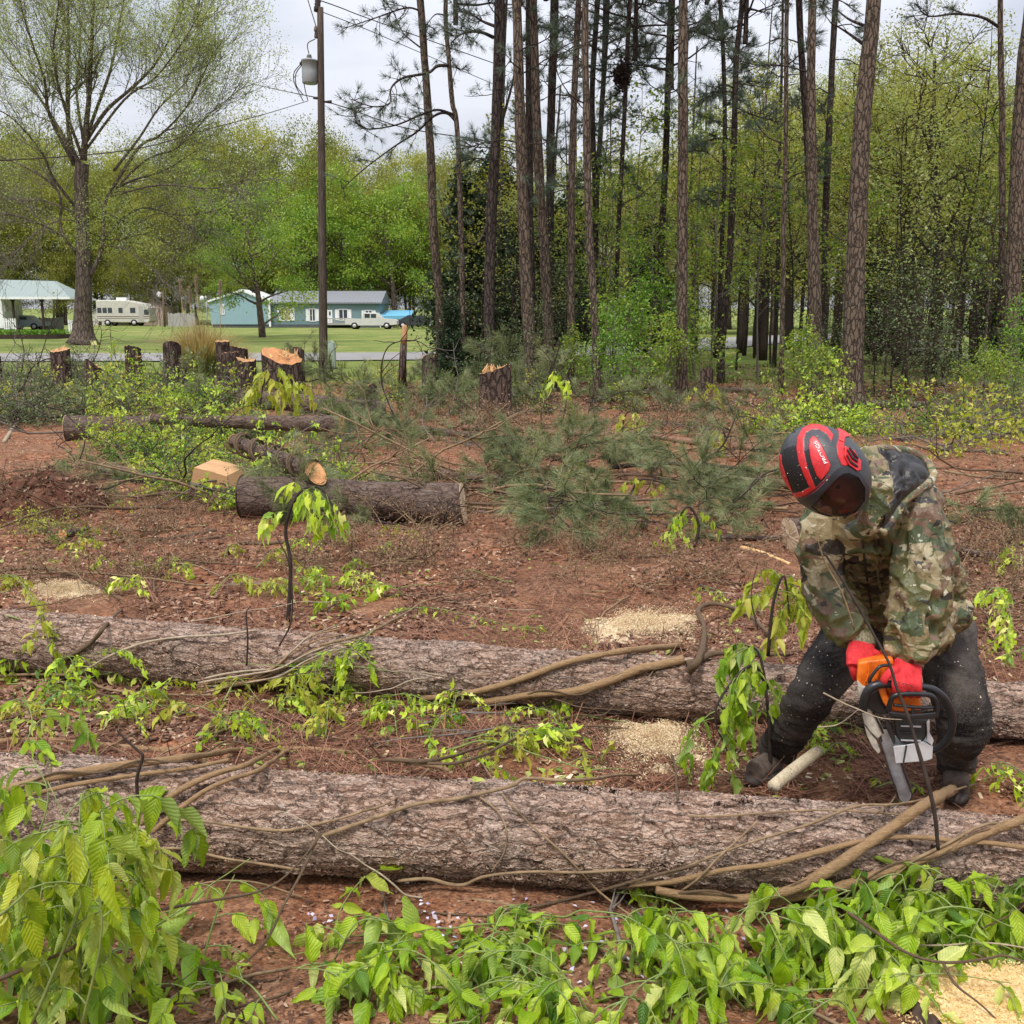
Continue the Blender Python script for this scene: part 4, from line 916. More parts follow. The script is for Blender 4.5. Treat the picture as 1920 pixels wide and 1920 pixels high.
SHR = [gen_sapling(80, 2.4, M['leaf_bright'], 20, 1300, .10, .45, None, LEAF_MID, .02, .1, .12, .12), gen_sapling(81, 3.0, M['leaf_mid'], 22, 1600, .10, .4, None, LEAF_MID, .025, .1, .14, .12),
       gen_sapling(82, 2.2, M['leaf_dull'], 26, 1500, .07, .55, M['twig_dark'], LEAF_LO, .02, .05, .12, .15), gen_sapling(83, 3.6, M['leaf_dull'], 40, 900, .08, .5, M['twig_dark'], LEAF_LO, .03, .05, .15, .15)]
for k, (px, Yq, s_, v) in enumerate([(905, 33, .85, 0), (955, 30, .7, 2), (1010, 36, 1, 0), (1055, 33, .75, 1), (1095, 38, 1.05, 0), (1145, 30, .7, 1), (1185, 34, 1.0, 1), (1215, 28, .62, 1), (1245, 40, 1.1, 0), (1300, 33, .9, 1), (1330, 29, .72, 1), (1380, 36, 1.05, 0), (1420, 31, .85, 1), (1445, 40, 1.25, 0), (1490, 35, 1.1, 2), (1560, 38, 1.2, 0), (1590, 30, .85, 1), (1660, 33, 1.15, 2), (1700, 27, .95, 2), (1740, 38, 1.2, 0), (1765, 30, 1.25, 2), (1800, 34, 1.0, 2), (1840, 29, .85, 1), (1890, 36, 1.2, 0), (1925, 28, .9, 2), (1960, 33, 1.1, 0)]):
    o = tree_obj('sapling', SAP[v], on_ground(px, Yq), s_, k * 1.7, ('stem', 'leaves')); tag(o, cat='sapling')
    rank('leafy saplings between the pines', o, 'slender leafy sapling growing between the pine trunks, # from the left')
for k, (px, Yq, s_, v) in enumerate([(905, 25, .7, 2), (960, 27, .9, 2), (1005, 24, .6, 3), (1045, 28, .9, 3), (1090, 26, .7, 0), (1140, 25, .95, 1), (1175, 22.5, .75, 1), (1195, 26, 1.2, 0), (1235, 24, .8, 0), (1265, 28, 1.3, 1), (1310, 27, 1.0, 0),   (1500, 23, .62, 0), (1520, 22, .8, 0), (1560, 27, .9, 2), (1640, 25, .8, 3), (1665, 24, .9, 3), (1700, 22.5, .8, 3), (1735, 26, 1.1, 3), (1780, 24, .9, 2), (1815, 22, .6, 0), (1840, 25, 1.2, 3), (1880, 20, .55, 0), (1915, 22, .8, 1), (860, 29, 1.0, 3), (990, 31, 1.2, 3), (1130, 33, 1.3, 3), (1690, 34, 1.4, 3), (1800, 32, 1.3, 3), (1925, 31, 1.4, 3)]):
    o = tree_obj('shrub', SHR[v], on_ground(px, Yq), s_, k * 2.3, ('stems', 'leaves')); tag(o, cat='shrub')
    rank('shrubs at the foot of the pines', o, ['bright green', 'mid green', 'dull green', 'thin twiggy'][v] + ' shrub at the foot of the pines, # from the left')
def gen_cedar(seed, H, n):
    r_ = np.random.default_rng(seed); a = MB(); sg = [((0, 0, -.1), (0, 0, H), .10, .02)]; tips = []
    for k in range(70):
        z = H * r_.uniform(.03, .97); az = r_.uniform(0, 6.28); L_ = (H * .27) * (1.08 - z / H) * r_.uniform(.6, 1.1) + .1
        bp = path_from((0, 0, z), (math.cos(az), math.sin(az), .3), L_, 4, .15, .05, r_); sg += segs_of(bp, .02, .005); tips += list(bp[1:])
    fast_tubes(a, sg, 4); tips = np.array(tips); k = r_.integers(0, len(tips), n); p = tips[k] + r_.normal(size=(n, 3)) * H * .028
    b_ = MB(); d = r_.normal(size=(n, 3)) + [0, 0, .4]; scatter(b_, *LEAF_LO, p, frames(d), r_.uniform(.08, .2, n)); return a.mesh('cedar_trunk', M['twig_dark']), b_.mesh('cedar_foliage', M['leaf_dark'])
CED = gen_cedar(5, 6, 14000)
for k, (px, Yq, H, lab) in enumerate([(848, 27, 2.3, 'low dark green cedar bush left of the leaning stump'), (880, 36, 6.5, 'dark cedar behind the dark thick pine'), (930, 40, 7.8, 'tall dark cedar deep behind the first pines'), (985, 38, 6.0, 'dark cedar filling the gap behind the reddish scaly pine'), (1060, 42, 6.5, 'dark cedar behind the slim pines in mid stand'), (1210, 44, 6, 'dark cedar left of the tall straight reddish pine'), (1640, 42, 5.2, 'dark cedar right of the biggest pine'), (1880, 40, 5.5, 'dark cedar near the right edge')]):
    tag(tree_obj('cedar_tree', CED, on_ground(px, Yq), H / 6, k, ('trunk', 'foliage')), lab, 'tree')
# thicket of dim shrubs that closes the view under the crowns on the right and behind the houses
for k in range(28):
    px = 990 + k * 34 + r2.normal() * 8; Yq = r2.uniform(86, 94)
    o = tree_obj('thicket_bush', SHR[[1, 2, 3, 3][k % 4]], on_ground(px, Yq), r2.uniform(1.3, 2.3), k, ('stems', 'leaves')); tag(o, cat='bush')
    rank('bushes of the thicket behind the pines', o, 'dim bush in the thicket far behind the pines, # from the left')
for k in range(22):
    px = -60 + k * 48 + r2.normal() * 10; Yq = r2.uniform(128, 134)
    o = tree_obj('edge_bush', far[k % 4], on_ground(px, Yq), (.5, .5, .36), k, ('trunk', 'crown')); tag(o, cat='bush')
    rank('bushy young trees at the edge of the far wood', o, 'low bushy tree at the edge of the wood behind the houses, # from the left')

SPT = [gen_decid(51 + k, 14, 3.4, 4.5, 24, 11, [12000, 8000, 14000][k], .08, [M['leaf_yellow'], M['leaf_oak'], M['leaf_yellow']][k], M['twig_dark'], .026, .7, .5, 'slender_tree') for k in range(3)]
for k, (px, Yq, ty) in enumerate([(905, 48, 330), (960, 55, 300), (1020, 44, 350), (1075, 52, 260), (1130, 46, 300), (1185, 50, 230), (1235, 43, 260), (1300, 52, 170), (1340, 45, 220), (1390, 50, 130), (1430, 43, 180), (1480, 54, 90), (1520, 45, 130), (1565, 50, 60), (1600, 42, 100), (1650, 52, 30), (1680, 38, 60), (1715, 47, 20), (1745, 34, -60), (1790, 45, 70), (1825, 40, 130), (1870, 48, 110), (1915, 42, 60), (1960, 50, 90), (1420, 58, 70), (1540, 60, 60), (1760, 58, 90), (1270, 60, 150)]):
    g_, s_ = topscale(px, ty, Yq, 14); o = tree_obj('slender_tree', SPT[k % 3], g_, (s_ * 1.15, s_ * 1.15, s_), k * 2.1); tag(o, cat='tree'); rank('slender twiggy trees behind the pines', o, 'slender twiggy tree with sparse new leaves behind the pines, # from the left')
# ---------------------------------------------------------- pampas grass with dead plumes at the roadside
o = empty('pampas_grass', on_ground(378, 33), 'big clump of dry tan pampas grass with tall pale plumes by the road', 'grass clump')
def blades(mb, n, r0, r1, L0, L1, w, lean, c0=(0, 0, 0), r_=rng):
    az = r_.uniform(0, 6.28, n); rad = r_.uniform(0, r0, n); L_ = r_.uniform(L0, L1, n); ln = r_.uniform(.05, lean, n)
    b = np.stack([c0[0] + rad * np.cos(az), c0[1] + rad * np.sin(az), np.full(n, c0[2] - .05)], 1); az2 = az + r_.normal(size=n) * .5
    T4 = []
    for t in (0, .4, .75, 1):
        h_ = L_ * (t - ln * .35 * t * t); o_ = L_ * ln * t ** 1.8
        T4.append(b + np.stack([np.cos(az2) * o_, np.sin(az2) * o_, h_], 1))
    sd = np.stack([-np.sin(az2), np.cos(az2), 0 * az2], 1) * w
    V = []
    for k, t in enumerate((1, .9, .6, .1)): V += [T4[k] - sd * t, T4[k] + sd * t]
    V = np.stack(V, 1).reshape(-1, 3); f = np.array([[0, 1, 3, 2], [2, 3, 5, 4], [4, 5, 7, 6]]); F = (np.arange(n) * 8)[:, None, None] + f[None]
    mb.add(V, F.reshape(-1, 4), 0, np.repeat(r_.random(n), 8))
M['dry_grass'] = leaf_mat('dry_grass', [(0, (.22, .15, .06)), (.5, (.40, .30, .14)), (1, (.55, .46, .26))], .7, .3)
M['grass'] = leaf_mat('long_grass', [(0, (.08, .14, .03)), (.5, (.17, .22, .06)), (1, (.34, .32, .14))], .6, .3)
mb = MB(); blades(mb, 2600, .55, 0, .8, 2.0, .010, .9); blades(mb, 900, .5, 0, .6, 1.3, .011, .9, (.85, .2, 0)); mb.build('blades', M['dry_grass'], o)
mb = MB(); blades(mb, 500, .5, 0, .5, 1.2, .010, .7, (.3, -.2, 0)); mb.build('green_blades', M['grass'], o)
for (bx, bz, tx, ty) in [(345, 0, 338, 534), (362, 0, 355, 548), (372, 0, 368, 528), (405, 0, 413, 536)]:
    a = on_ground(bx + 6, 33) - np.array(o.location); b_ = P(tx, ty, 33) - np.array(o.location); m2 = MB(); V, F = tube([a, (a + b_) / 2 + [.02, 0, 0], b_], .010, 5); m2.add(V, F); st = m2.build('stalk', M['dry_grass'], o)
    m2 = MB(); d_ = nrm(b_ - a); pp_ = b_ - d_[None] * rng.uniform(-.05, .42, 420)[:, None]; dd = d_[None] * 1.4 + rng.normal(size=(420, 3)) * .25; fr = frames(dd); fr = fr.copy(); fr[:, :, 0] *= .012; fr[:, :, 1] *= .17; scatter(m2, *NEEDLE, pp_, fr, 1, .9); m2.build('plume', M['twig_pale'], st)
# grass tufts on the verge (stuff)
mb = MB(); n = 5200; px_ = rng.uniform(-100, 2020, n); Yg = rng.uniform(26.5, 40, n); ok = (Yg > 29) | (rng.random(n) < .35); px_, Yg = px_[ok], Yg[ok]
for k in range(260):
    c_ = on_ground(rng.uniform(-80, 1000) if k < 190 else rng.uniform(1000, 2000), rng.uniform(27.5, 39)); blades(mb, 26, .3, 0, .12, .42, .012, .8, c_)
tag(mb.build('verge_grass', M['grass']), 'uneven long grass on the verge between the stumps and the road', kind='stuff')
# foreground leaf material with veins and two-tone blades
def fg_leaf(name, stops):
    m = NT(name, .42, .45); a = m.attr(); c = m.ramp(a, stops); nz = m.noise(m.tc(), 30, 4, .6); c = m.mix(m.ramp(nz.outputs[0], [(.35, .55), (.6, 0)]), c, m.mix(1.0, c, (.50, .60, .5), 'MULTIPLY'))
    bl = m.n('ShaderNodeAttribute', attribute_name='blade'); sp = m.n('ShaderNodeSeparateXYZ'); m.l(bl.outputs['Vector'], sp.inputs[0]); ax = m.math('ABSOLUTE', sp.outputs[0])
    vein = m.math('SINE', m.math('MULTIPLY', m.math('SUBTRACT', sp.outputs[1], m.math('MULTIPLY', ax, 1.1)), 62)); vn = m.ramp(vein, [(.80, 0), (1, .18)]); c = m.mix(vn, c, m.mix(1.0, c, (1.45, 1.3, 1.5), 'MULTIPLY'))
    c = m.mix(m.ramp(ax, [(0, .6), (.016, 0)]), c, m.mix(1.0, c, (1.6, 1.4, 1.6), 'MULTIPLY'))
    geo = m.n('ShaderNodeNewGeometry'); c = m.mix(m.math('MULTIPLY', geo.outputs['Backfacing'], .45), c, (.36, .46, .17))
    m.col(c); t = m.n('ShaderNodeBsdfTranslucent'); m.l(m.mix(1.0, c, (1.3, 1.3, .6), 'MULTIPLY'), t.inputs[0]); ms = m.n('ShaderNodeMixShader'); ms.inputs[0].default_value = .4
    m.l(m.b.outputs[0], ms.inputs[1]); m.l(t.outputs[0], ms.inputs[2]); m.l(ms.outputs[0], m.o.inputs[0]); m.bump(m.math('ADD', m.math('MULTIPLY', vein, -.25), m.noise(m.tc(), 55, 3, .5).outputs[0]), .5, .004); return m.m
M['fg_leaf'] = fg_leaf('fresh_vine_leaf', [(0, (.07, .16, .012)), (.25, (.20, .36, .015)), (.55, (.36, .52, .02)), (.85, (.50, .62, .06)), (1, (.62, .66, .20))])
M['fg_leaf_olive'] = fg_leaf('olive_vine_leaf', [(0, (.14, .22, .010)), (.4, (.30, .42, .015)), (.8, (.46, .54, .03)), (1, (.60, .60, .14))])
# ================================================================== logs
def cut_mat_z(name, c1, c2, c3):
    m = NT(name, .75, .2); sx = m.n('ShaderNodeSeparateXYZ'); m.l(m.tc(), sx.inputs[0])
    r = m.math('SQRT', m.math('ADD', m.math('POWER', sx.outputs[0], 2), m.math('POWER', sx.outputs[1], 2))); s_ = m.math('SINE', m.math('MULTIPLY', r, 300))
    n2 = m.noise(m.tc(), 20, 5, .65); n3 = m.noise(m.map((1, 1, .1)), 45, 4, .65)
    b = m.mix(n2.outputs[0], c1, c2); b = m.mix(m.ramp(n3.outputs[0], [(.35, .6), (.6, 0)]), b, c3); b = m.mix(m.math('MULTIPLY', m.math('ADD', s_, 1), .15), b, c3)
    m.col(b); m.bump(n3.outputs[0], .7, .01); return m.m
M['cutz'] = cut_mat_z('stump_cut_wood', (.44, .24, .11), (.62, .39, .20), (.28, .13, .055))
M['cutz_orange'] = cut_mat_z('orange_stump_wood', (.48, .21, .08), (.64, .35, .16), (.30, .12, .05))
M['cut_dark'] = cut_mat('old_dark_cut_wood', (.10, .065, .045), (.16, .11, .08), (.06, .04, .03))
CYL = []      # cylinders that vines can be laid on: (a, b, ra, rb)
def log_points(a, b, ra, rb, lift=(0, 0)):
    out = []
    for (px, py), rp, lf in ((a, ra, lift[0]), (b, rb, lift[1])):
        r_ = rp * .0025; g_ = None
        for _ in range(8):
            d = ray(px, py); gz = 0 if g_ is None else float(hz(g_[0], g_[1])); t = (gz + r_ * .93 + lf - CAMH) / d[2]; g_ = np.array([d[0] * t, d[1] * t, gz + r_ * .93 + lf]); r_ = rp * mpp(px, py, g_[1])
        out.append((g_, r_))
    return out
def make_log(label, a, b, ra, rb, bark, ends=('cut', 'cut'), lift=(0, 0), step=.03, nseg=32, bend=.01, name='log', obl=(0, 0), group=None, cyl=True, seed=0, wpts=None, knots=0):
    if wpts: (p0, r0), (p1, r1) = wpts
    else: (p0, r0), (p1, r1) = log_points(a, b, ra, rb, lift)
    d = p1 - p0; L_ = np.linalg.norm(d); o = empty(name, p0, label, 'log', group)
    o.rotation_mode = 'QUATERNION'; o.rotation_quaternion = Vector(d).to_track_quat('X', 'Z')
    if cyl: CYL.append((p0, p1, r0, r1))
    K = max(8, int(L_ / step)); r_ = np.random.default_rng(seed + 5)
    x = np.linspace(0, L_, K); ph = r_.uniform(0, 6, 4)
    cy = bend * L_ * np.sin(x / L_ * 3.14 + .2) * np.cos(ph[0]) * .5; cz = bend * .3 * np.sin(x * 1.7 + ph[1])
    rad = r0 + (r1 - r0) * x / L_; rad = rad * (1 + .025 * np.sin(x * 2.1 + ph[2]) + .015 * np.sin(x * 5.3 + ph[3]))
    th = np.linspace(0, 2 * np.pi, nseg, endpoint=False)
    XX = np.repeat(x, nseg); TT = np.tile(th, K); RR = np.repeat(rad, nseg)
    lump = 1 + .05 * fbm(np.stack([XX * 1.6, np.cos(TT) * 1.2 + seed, np.sin(TT) * 1.2], 1), 3)
    for _ in range(knots):
        kx, kt = r_.uniform(.1, .9) * L_, r_.uniform(0, 6.28); dd = ((XX - kx) / .09) ** 2 + (np.angle(np.exp(1j * (TT - kt))) * RR / .09) ** 2; lump += .14 * np.exp(-dd)
    V = np.stack([XX + np.repeat(np.where(x < L_ / 2, obl[0], obl[1]) * np.exp(-np.minimum(x, L_ - x) / .05), nseg) * np.cos(TT) * RR, np.repeat(cy, nseg) + np.sin(TT) * RR * lump, np.repeat(cz, nseg) + np.cos(TT) * RR * lump], 1)
    i = np.arange(K - 1)[:, None] * nseg; j = np.arange(nseg)[None]; j2 = (j + 1) % nseg
    F = np.stack([i + j, i + nseg + j, i + nseg + j2, i + j2], -1).reshape(-1, 4)[:, ::-1]
    mb = MB(); mb.add(V, F); mb.build('bark', bark, o)
    for e, idx, s_ in ((0, 0, -1), (1, (K - 1), 1)):
        if not ends[e]: continue
        ring = V[idx * nseg:(idx + 1) * nseg]; c = ring.mean(0); rows = [ring + [s_ * .006, 0, 0]]
        for f in (.8, .55, .3, .08): rows.append(c + (ring - c) * f + [s_ * .010, 0, 0] + np.stack([r_.normal(size=nseg) * .002, np.zeros(nseg), np.zeros(nseg)], 1))
        VV = np.vstack([c + (ring - c) * .97] + rows); KK = len(rows) + 1
        i = np.arange(KK - 1)[:, None] * nseg; FF = np.stack([i + j, i + j2, i + nseg + j2, i + nseg + j], -1).reshape(-1, 4)
        if s_ < 0: FF = FF[:, ::-1]
        mb = MB(); mb.add(VV, [tuple(f) for f in FF] + [tuple(range((KK - 1) * nseg, KK * nseg))]); mb.build('cut_face', M[ends[e]], o, False)
    return o
make_log('nearest and thickest felled pine log, wrapped in heavy tan vines', (-330, 1488), (2150, 1628), 108, 92, M['log_bark'], step=.0065, nseg=200, bend=.004, seed=1, name='pine_log', knots=2)
make_log('second pine log back, passing behind the worker', (-380, 1172), (2160, 1350), 61, 60, M['log_bark'], step=.010, nseg=140, bend=.006, seed=2, name='pine_log', knots=3)
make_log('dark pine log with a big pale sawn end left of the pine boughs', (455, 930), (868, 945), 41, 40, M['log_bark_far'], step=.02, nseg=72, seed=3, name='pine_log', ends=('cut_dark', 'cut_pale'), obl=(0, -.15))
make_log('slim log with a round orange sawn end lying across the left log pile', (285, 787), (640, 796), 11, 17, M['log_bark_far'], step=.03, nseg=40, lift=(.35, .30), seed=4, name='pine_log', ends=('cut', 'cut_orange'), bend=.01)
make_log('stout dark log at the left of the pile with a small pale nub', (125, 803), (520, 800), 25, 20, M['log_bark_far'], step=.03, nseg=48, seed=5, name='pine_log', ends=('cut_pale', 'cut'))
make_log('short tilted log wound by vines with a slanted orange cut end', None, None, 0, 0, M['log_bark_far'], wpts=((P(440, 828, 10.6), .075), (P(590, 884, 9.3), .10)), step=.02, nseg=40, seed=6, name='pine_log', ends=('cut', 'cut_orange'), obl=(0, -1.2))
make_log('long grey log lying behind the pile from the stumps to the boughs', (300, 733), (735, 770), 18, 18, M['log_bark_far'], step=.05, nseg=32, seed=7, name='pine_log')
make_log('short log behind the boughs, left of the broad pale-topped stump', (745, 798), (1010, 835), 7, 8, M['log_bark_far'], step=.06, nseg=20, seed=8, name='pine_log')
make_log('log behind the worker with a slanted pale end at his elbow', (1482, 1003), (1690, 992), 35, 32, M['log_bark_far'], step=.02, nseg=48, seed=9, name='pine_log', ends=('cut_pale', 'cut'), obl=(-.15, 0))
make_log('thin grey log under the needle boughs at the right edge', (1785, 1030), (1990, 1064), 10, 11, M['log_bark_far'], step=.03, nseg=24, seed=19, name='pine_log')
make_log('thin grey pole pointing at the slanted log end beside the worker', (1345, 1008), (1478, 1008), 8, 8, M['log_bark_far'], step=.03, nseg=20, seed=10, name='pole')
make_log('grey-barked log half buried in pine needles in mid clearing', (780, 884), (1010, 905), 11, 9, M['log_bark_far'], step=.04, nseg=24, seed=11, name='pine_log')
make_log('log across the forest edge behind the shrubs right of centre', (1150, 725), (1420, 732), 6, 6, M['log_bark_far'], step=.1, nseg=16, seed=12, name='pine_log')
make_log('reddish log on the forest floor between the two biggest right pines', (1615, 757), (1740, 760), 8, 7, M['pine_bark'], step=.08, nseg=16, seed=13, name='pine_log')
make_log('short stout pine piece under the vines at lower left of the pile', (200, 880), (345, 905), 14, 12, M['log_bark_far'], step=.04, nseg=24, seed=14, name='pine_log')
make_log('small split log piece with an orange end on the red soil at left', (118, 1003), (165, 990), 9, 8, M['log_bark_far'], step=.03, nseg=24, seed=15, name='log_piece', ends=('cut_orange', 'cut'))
# poles / peeled branches on the clearing floor
def surf(px, py, off=0.0, ground_off=None, extra=()):
    d = np.array(ray(px, py)); o_ = np.array([0, 0, CAMH]); best = None
    g_ = G(px, py)
    if g_ is not None:
        best = np.linalg.norm(g_ - o_); bp = g_ + [0, 0, off if ground_off is None else ground_off]
    dn = d / np.linalg.norm(d)
    for (a, b, ra, rb) in CYL[:2] + list(extra):
        ax = b - a; L_ = np.linalg.norm(ax); ax = ax / L_
        r_ = (ra + rb) / 2
        for _ in range(2):
            dp = dn - ax * dn.dot(ax); w = o_ - a; wp = w - ax * w.dot(ax); A = dp.dot(dp); B = 2 * dp.dot(wp); C = wp.dot(wp) - (r_ + off) ** 2; D = B * B - 4 * A * C
            if D < 0: break
            t = (-B - math.sqrt(D)) / (2 * A); q = o_ + dn * t; s_ = (q - a).dot(ax); r_ = ra + (rb - ra) * s_ / L_
        if D >= 0 and 0 < s_ < L_ and (best is None or t < best): best = t; bp = q
    return bp
def stick(label, pts, w0, w1, mat, off=.01, name='branch', cat='branch', wobble=.0, n=7, world=False, group=None, lift=None, subs=()):
    """branch laid on whatever is below; pts photo pixels, w px widths"""
    if world: q = [np.array(p, float) for p in pts]
    else: q = [surf(x, y, off) + ([0, 0, lift[k]] if lift else 0) for k, (x, y) in enumerate(pts)]
    q = spline(q, 11 if (not world and w0 > 7) else 7); base = q[0].copy(); m_ = mpp(960, 1000, q[:, 1].mean()) if not world else 1
    if wobble: q = q + wobble * np.stack([vnoise(q * 6 + 3), vnoise(q * 6 + 50), vnoise(q * 6 + 90)], 1)
    rr = np.linspace(w0 * m_ / 2, w1 * m_ / 2, len(q)); rr = rr * (1 + .16 * vnoise(q * 9) + .10 * vnoise(q * 33))
    o = MB(); V, F = tube(q - base, rr, n); o.add(V, F); ob = o.build(name, mat); ob.location = base
    for k, s_ in enumerate(subs):
        qs = spline([surf(x, y, off) - base if not world else np.array([x, y]) for x, y in s_[0]], 6); mb = MB(); V, F = tube(qs, np.linspace(s_[1] * m_ / 2, s_[1] * m_ / 4, len(qs)), 6); mb.add(V, F); mb.build('side_shoot', mat, ob)
    return tag(ob, label, cat, group)
VT, VD, TD, TG, TT_, TP = M['vine'], M['vine_dark'], M['twig_dark'], M['twig_grey'], M['twig_tan'], M['twig_pale']
red_pole = flat('reddish_peeled_pole', (.20, .105, .07), .8, .2, 14, .4)
for lab, pts, w0, w1, mt in [
    ('long reddish pole across the mid clearing behind the dark boughs', [(870, 818), (960, 822), (1060, 830), (1140, 832)], 11, 8, red_pole),
    ('reddish pole slanting from the yellow sprig toward the helmet', [(1205, 832), (1300, 848), (1400, 858), (1462, 866)], 9, 12, red_pole),
    ('short reddish pole lying between the two rows of boughs', [(985, 870), (1040, 874), (1075, 876)], 8, 6, red_pole),
    ('dark branch pole reaching the front of the helmet', [(1235, 884), (1320, 900), (1400, 915), (1478, 935)], 9, 12, VD),
    ('pale-streaked branch just under the dark pole by the helmet', [(1300, 905), (1370, 918), (1440, 928)], 7, 5, TP),
    ('dark straight pole over the boughs in mid clearing', [(1150, 898), (1240, 890), (1330, 895), (1420, 905)], 8, 6, TD),
    ('pair of brown sticks lying parallel on the litter at left', [(270, 1018), (320, 1012), (370, 1003), (405, 996)], 7, 6, VD),
    ('shorter brown stick beside the parallel sticks at left', [(320, 1022), (370, 1015), (420, 1008)], 6, 5, VD),
    ('brown stick lying left of the lime sprig stem', [(450, 1020), (490, 1022), (535, 1019)], 7, 6, VD),
    ('bleached branch at the far left edge pointing up to the brush', [(8, 830), (24, 805), (40, 780)], 6, 5, TP),
    ('curved root-like branch in front of the tilted log', [(170, 870), (230, 872), (290, 858), (340, 850), (400, 848)], 9, 7, VD),
    ('thick crooked branch on the soil left of the orange block', [(225, 880), (260, 890), (300, 900), (345, 895)], 12, 8, VD),
    ('thin pale stick right of the worker at hip height', [(1810, 948), (1860, 930), (1930, 924)], 4, 3, TT_),
    ('thin stick on the red soil right of the hood', [(1770, 885), (1830, 895), (1900, 900)], 5, 4, TT_),
    ('brown stick on red soil above the right boughs', [(1775, 950), (1800, 944), (1860, 938)], 6, 4, red_pole),
    ('split pale-orange board of wood on the soil left of the knee', [(1390, 1030), (1430, 1040), (1480, 1060)], 9, 5, M['splinter']),
    ('grey-tan stick crossing the litter left of the jacket', [(1310, 945), (1360, 962), (1420, 978), (1475, 982)], 5, 6, TT_),
    ('thin stick lying on the red soil in the middle', [(720, 1195 - 75), (780, 1118), (830, 1116)], 4, 3, VD)]:
    stick(lab, pts, w0 * 1.15, w1 * 1.15, mt, .14 if (pts[0][0] > 700 and pts[0][1] < 950 and pts[-1][0] < 1500) else .012, 'pole' if 'pole' in lab else 'branch', 'branch')
# orange wedge block in the pile
o = empty('wood_block', P(358, 905, 10.2), 'broad tan slab of fresh cut wood under the vines of the pile', 'wood block'); s_ = mpp(400, 880, 10.2)
V, F = prism([(0, 0), (88 * s_, -.02), (76 * s_, 24 * s_), (50 * s_, 28 * s_), (8 * s_, 31 * s_)], 0, .34); mb = MB(); mb.add(V, F); mb.build('cut_side', M['cut'], o, False); o.rotation_euler = (.12, .10, -.30)
mb = MB(); V, F = prism([(-.02, -.12), (90 * s_, -.13), (90 * s_, -.02), (0, -.004)], -.02, .36); mb.add(V, F); mb.build('bark', M['log_bark_far'], o, False)

# ================================================================== stumps
def stump(label, px, topy, wpx, Y, slope=(0, 0), split=0, cut='cutz', bark=None, hfl=1.25, name='stump', notch=None, seed=0, lean=0):
    r_ = np.random.default_rng(seed + 200); b = on_ground(px, Y); m_ = mpp(px, topy, Y); Rr = wpx * m_ / 2; H = P(px, topy, Y)[2] - b[2]
    o = empty(name, b, label, 'stump'); ns = 40
    th = np.linspace(0, 2 * np.pi, ns, endpoint=False); out = 1 + .07 * np.sin(th * 2 + seed) + .05 * np.sin(th * 5 + seed * 2) + r_.normal(size=ns) * .012
    zs = np.array([-.12, .0, .08, .2, .4, .7, .9, 1.0]); fl = np.array([hfl * 1.12, hfl, 1 + (hfl - 1) * .55, 1 + (hfl - 1) * .25, 1.02, 1, 1, 1])
    V = []
    for z, f in zip(zs, fl):
        zz = z * H; x = np.cos(th) * Rr * out * f; y = np.sin(th) * Rr * out * f
        if z > .65: k = (z - .65) / .35; zz = zz + k * (slope[0] * np.cos(th) * Rr + slope[1] * np.sin(th) * Rr + r_.normal(size=ns) * .008)
        if notch is not None and z > .65:
            zz = zz - k * notch * np.clip(-np.sin(th + notch * 0) * .9 + .1, 0, 1) * H * .55
        V.append(np.stack([x + lean * z * H, y, zz + 0 * x], 1))
    V = np.vstack(V); i = np.arange(len(zs) - 1)[:, None] * ns; j = np.arange(ns)[None]; j2 = (j + 1) % ns
    mb = MB(); mb.add(V, np.stack([i + j, i + j2, i + ns + j2, i + ns + j], -1).reshape(-1, 4)); mb.build('bark', bark or M['stump_bark'], o)
    ring = V[-ns:]; c = ring.mean(0); rows = [ring * [.985, .985, 1] + [0, 0, .004]]
    for f in (.85, .65, .45, .25, .08): rows.append(c + (ring - c) * f + np.stack([np.zeros(ns), np.zeros(ns), r_.normal(size=ns) * .006 + .006], 1))
    VV = np.vstack(rows); KK = len(rows); i = np.arange(KK - 1)[:, None] * ns
    mb = MB(); mb.add(VV, [tuple(f) for f in np.stack([i + j, i + j2, i + ns + j2, i + ns + j], -1).reshape(-1, 4)] + [tuple(range((KK - 1) * ns, KK * ns))]); mb.build('cut_face', M[cut], o, False)
    if split:
        mb = MB()
        for _ in range(split):
            a = r_.uniform(0, 6.28); rr = Rr * r_.uniform(.1, .9); p = c + [math.cos(a) * rr, math.sin(a) * rr, -.02]; h_ = r_.uniform(.04, .22) * min(1, Rr * 3); w = r_.uniform(.008, .03)
            q = p + np.array([r_.normal() * .05, r_.normal() * .04, h_]); V, F = tube([p, (p + q) / 2 + r_.normal(size=3) * .006, q], [w, w * .7, .002], 4); mb.add(V, F)
        mb.build('splinters', M['splinter'], o, False)
    return o
M['stump_bark'] = bark_stand('stump_bark', (.025, .017, .014), (.09, .06, .048), (.16, .115, .095), .8)
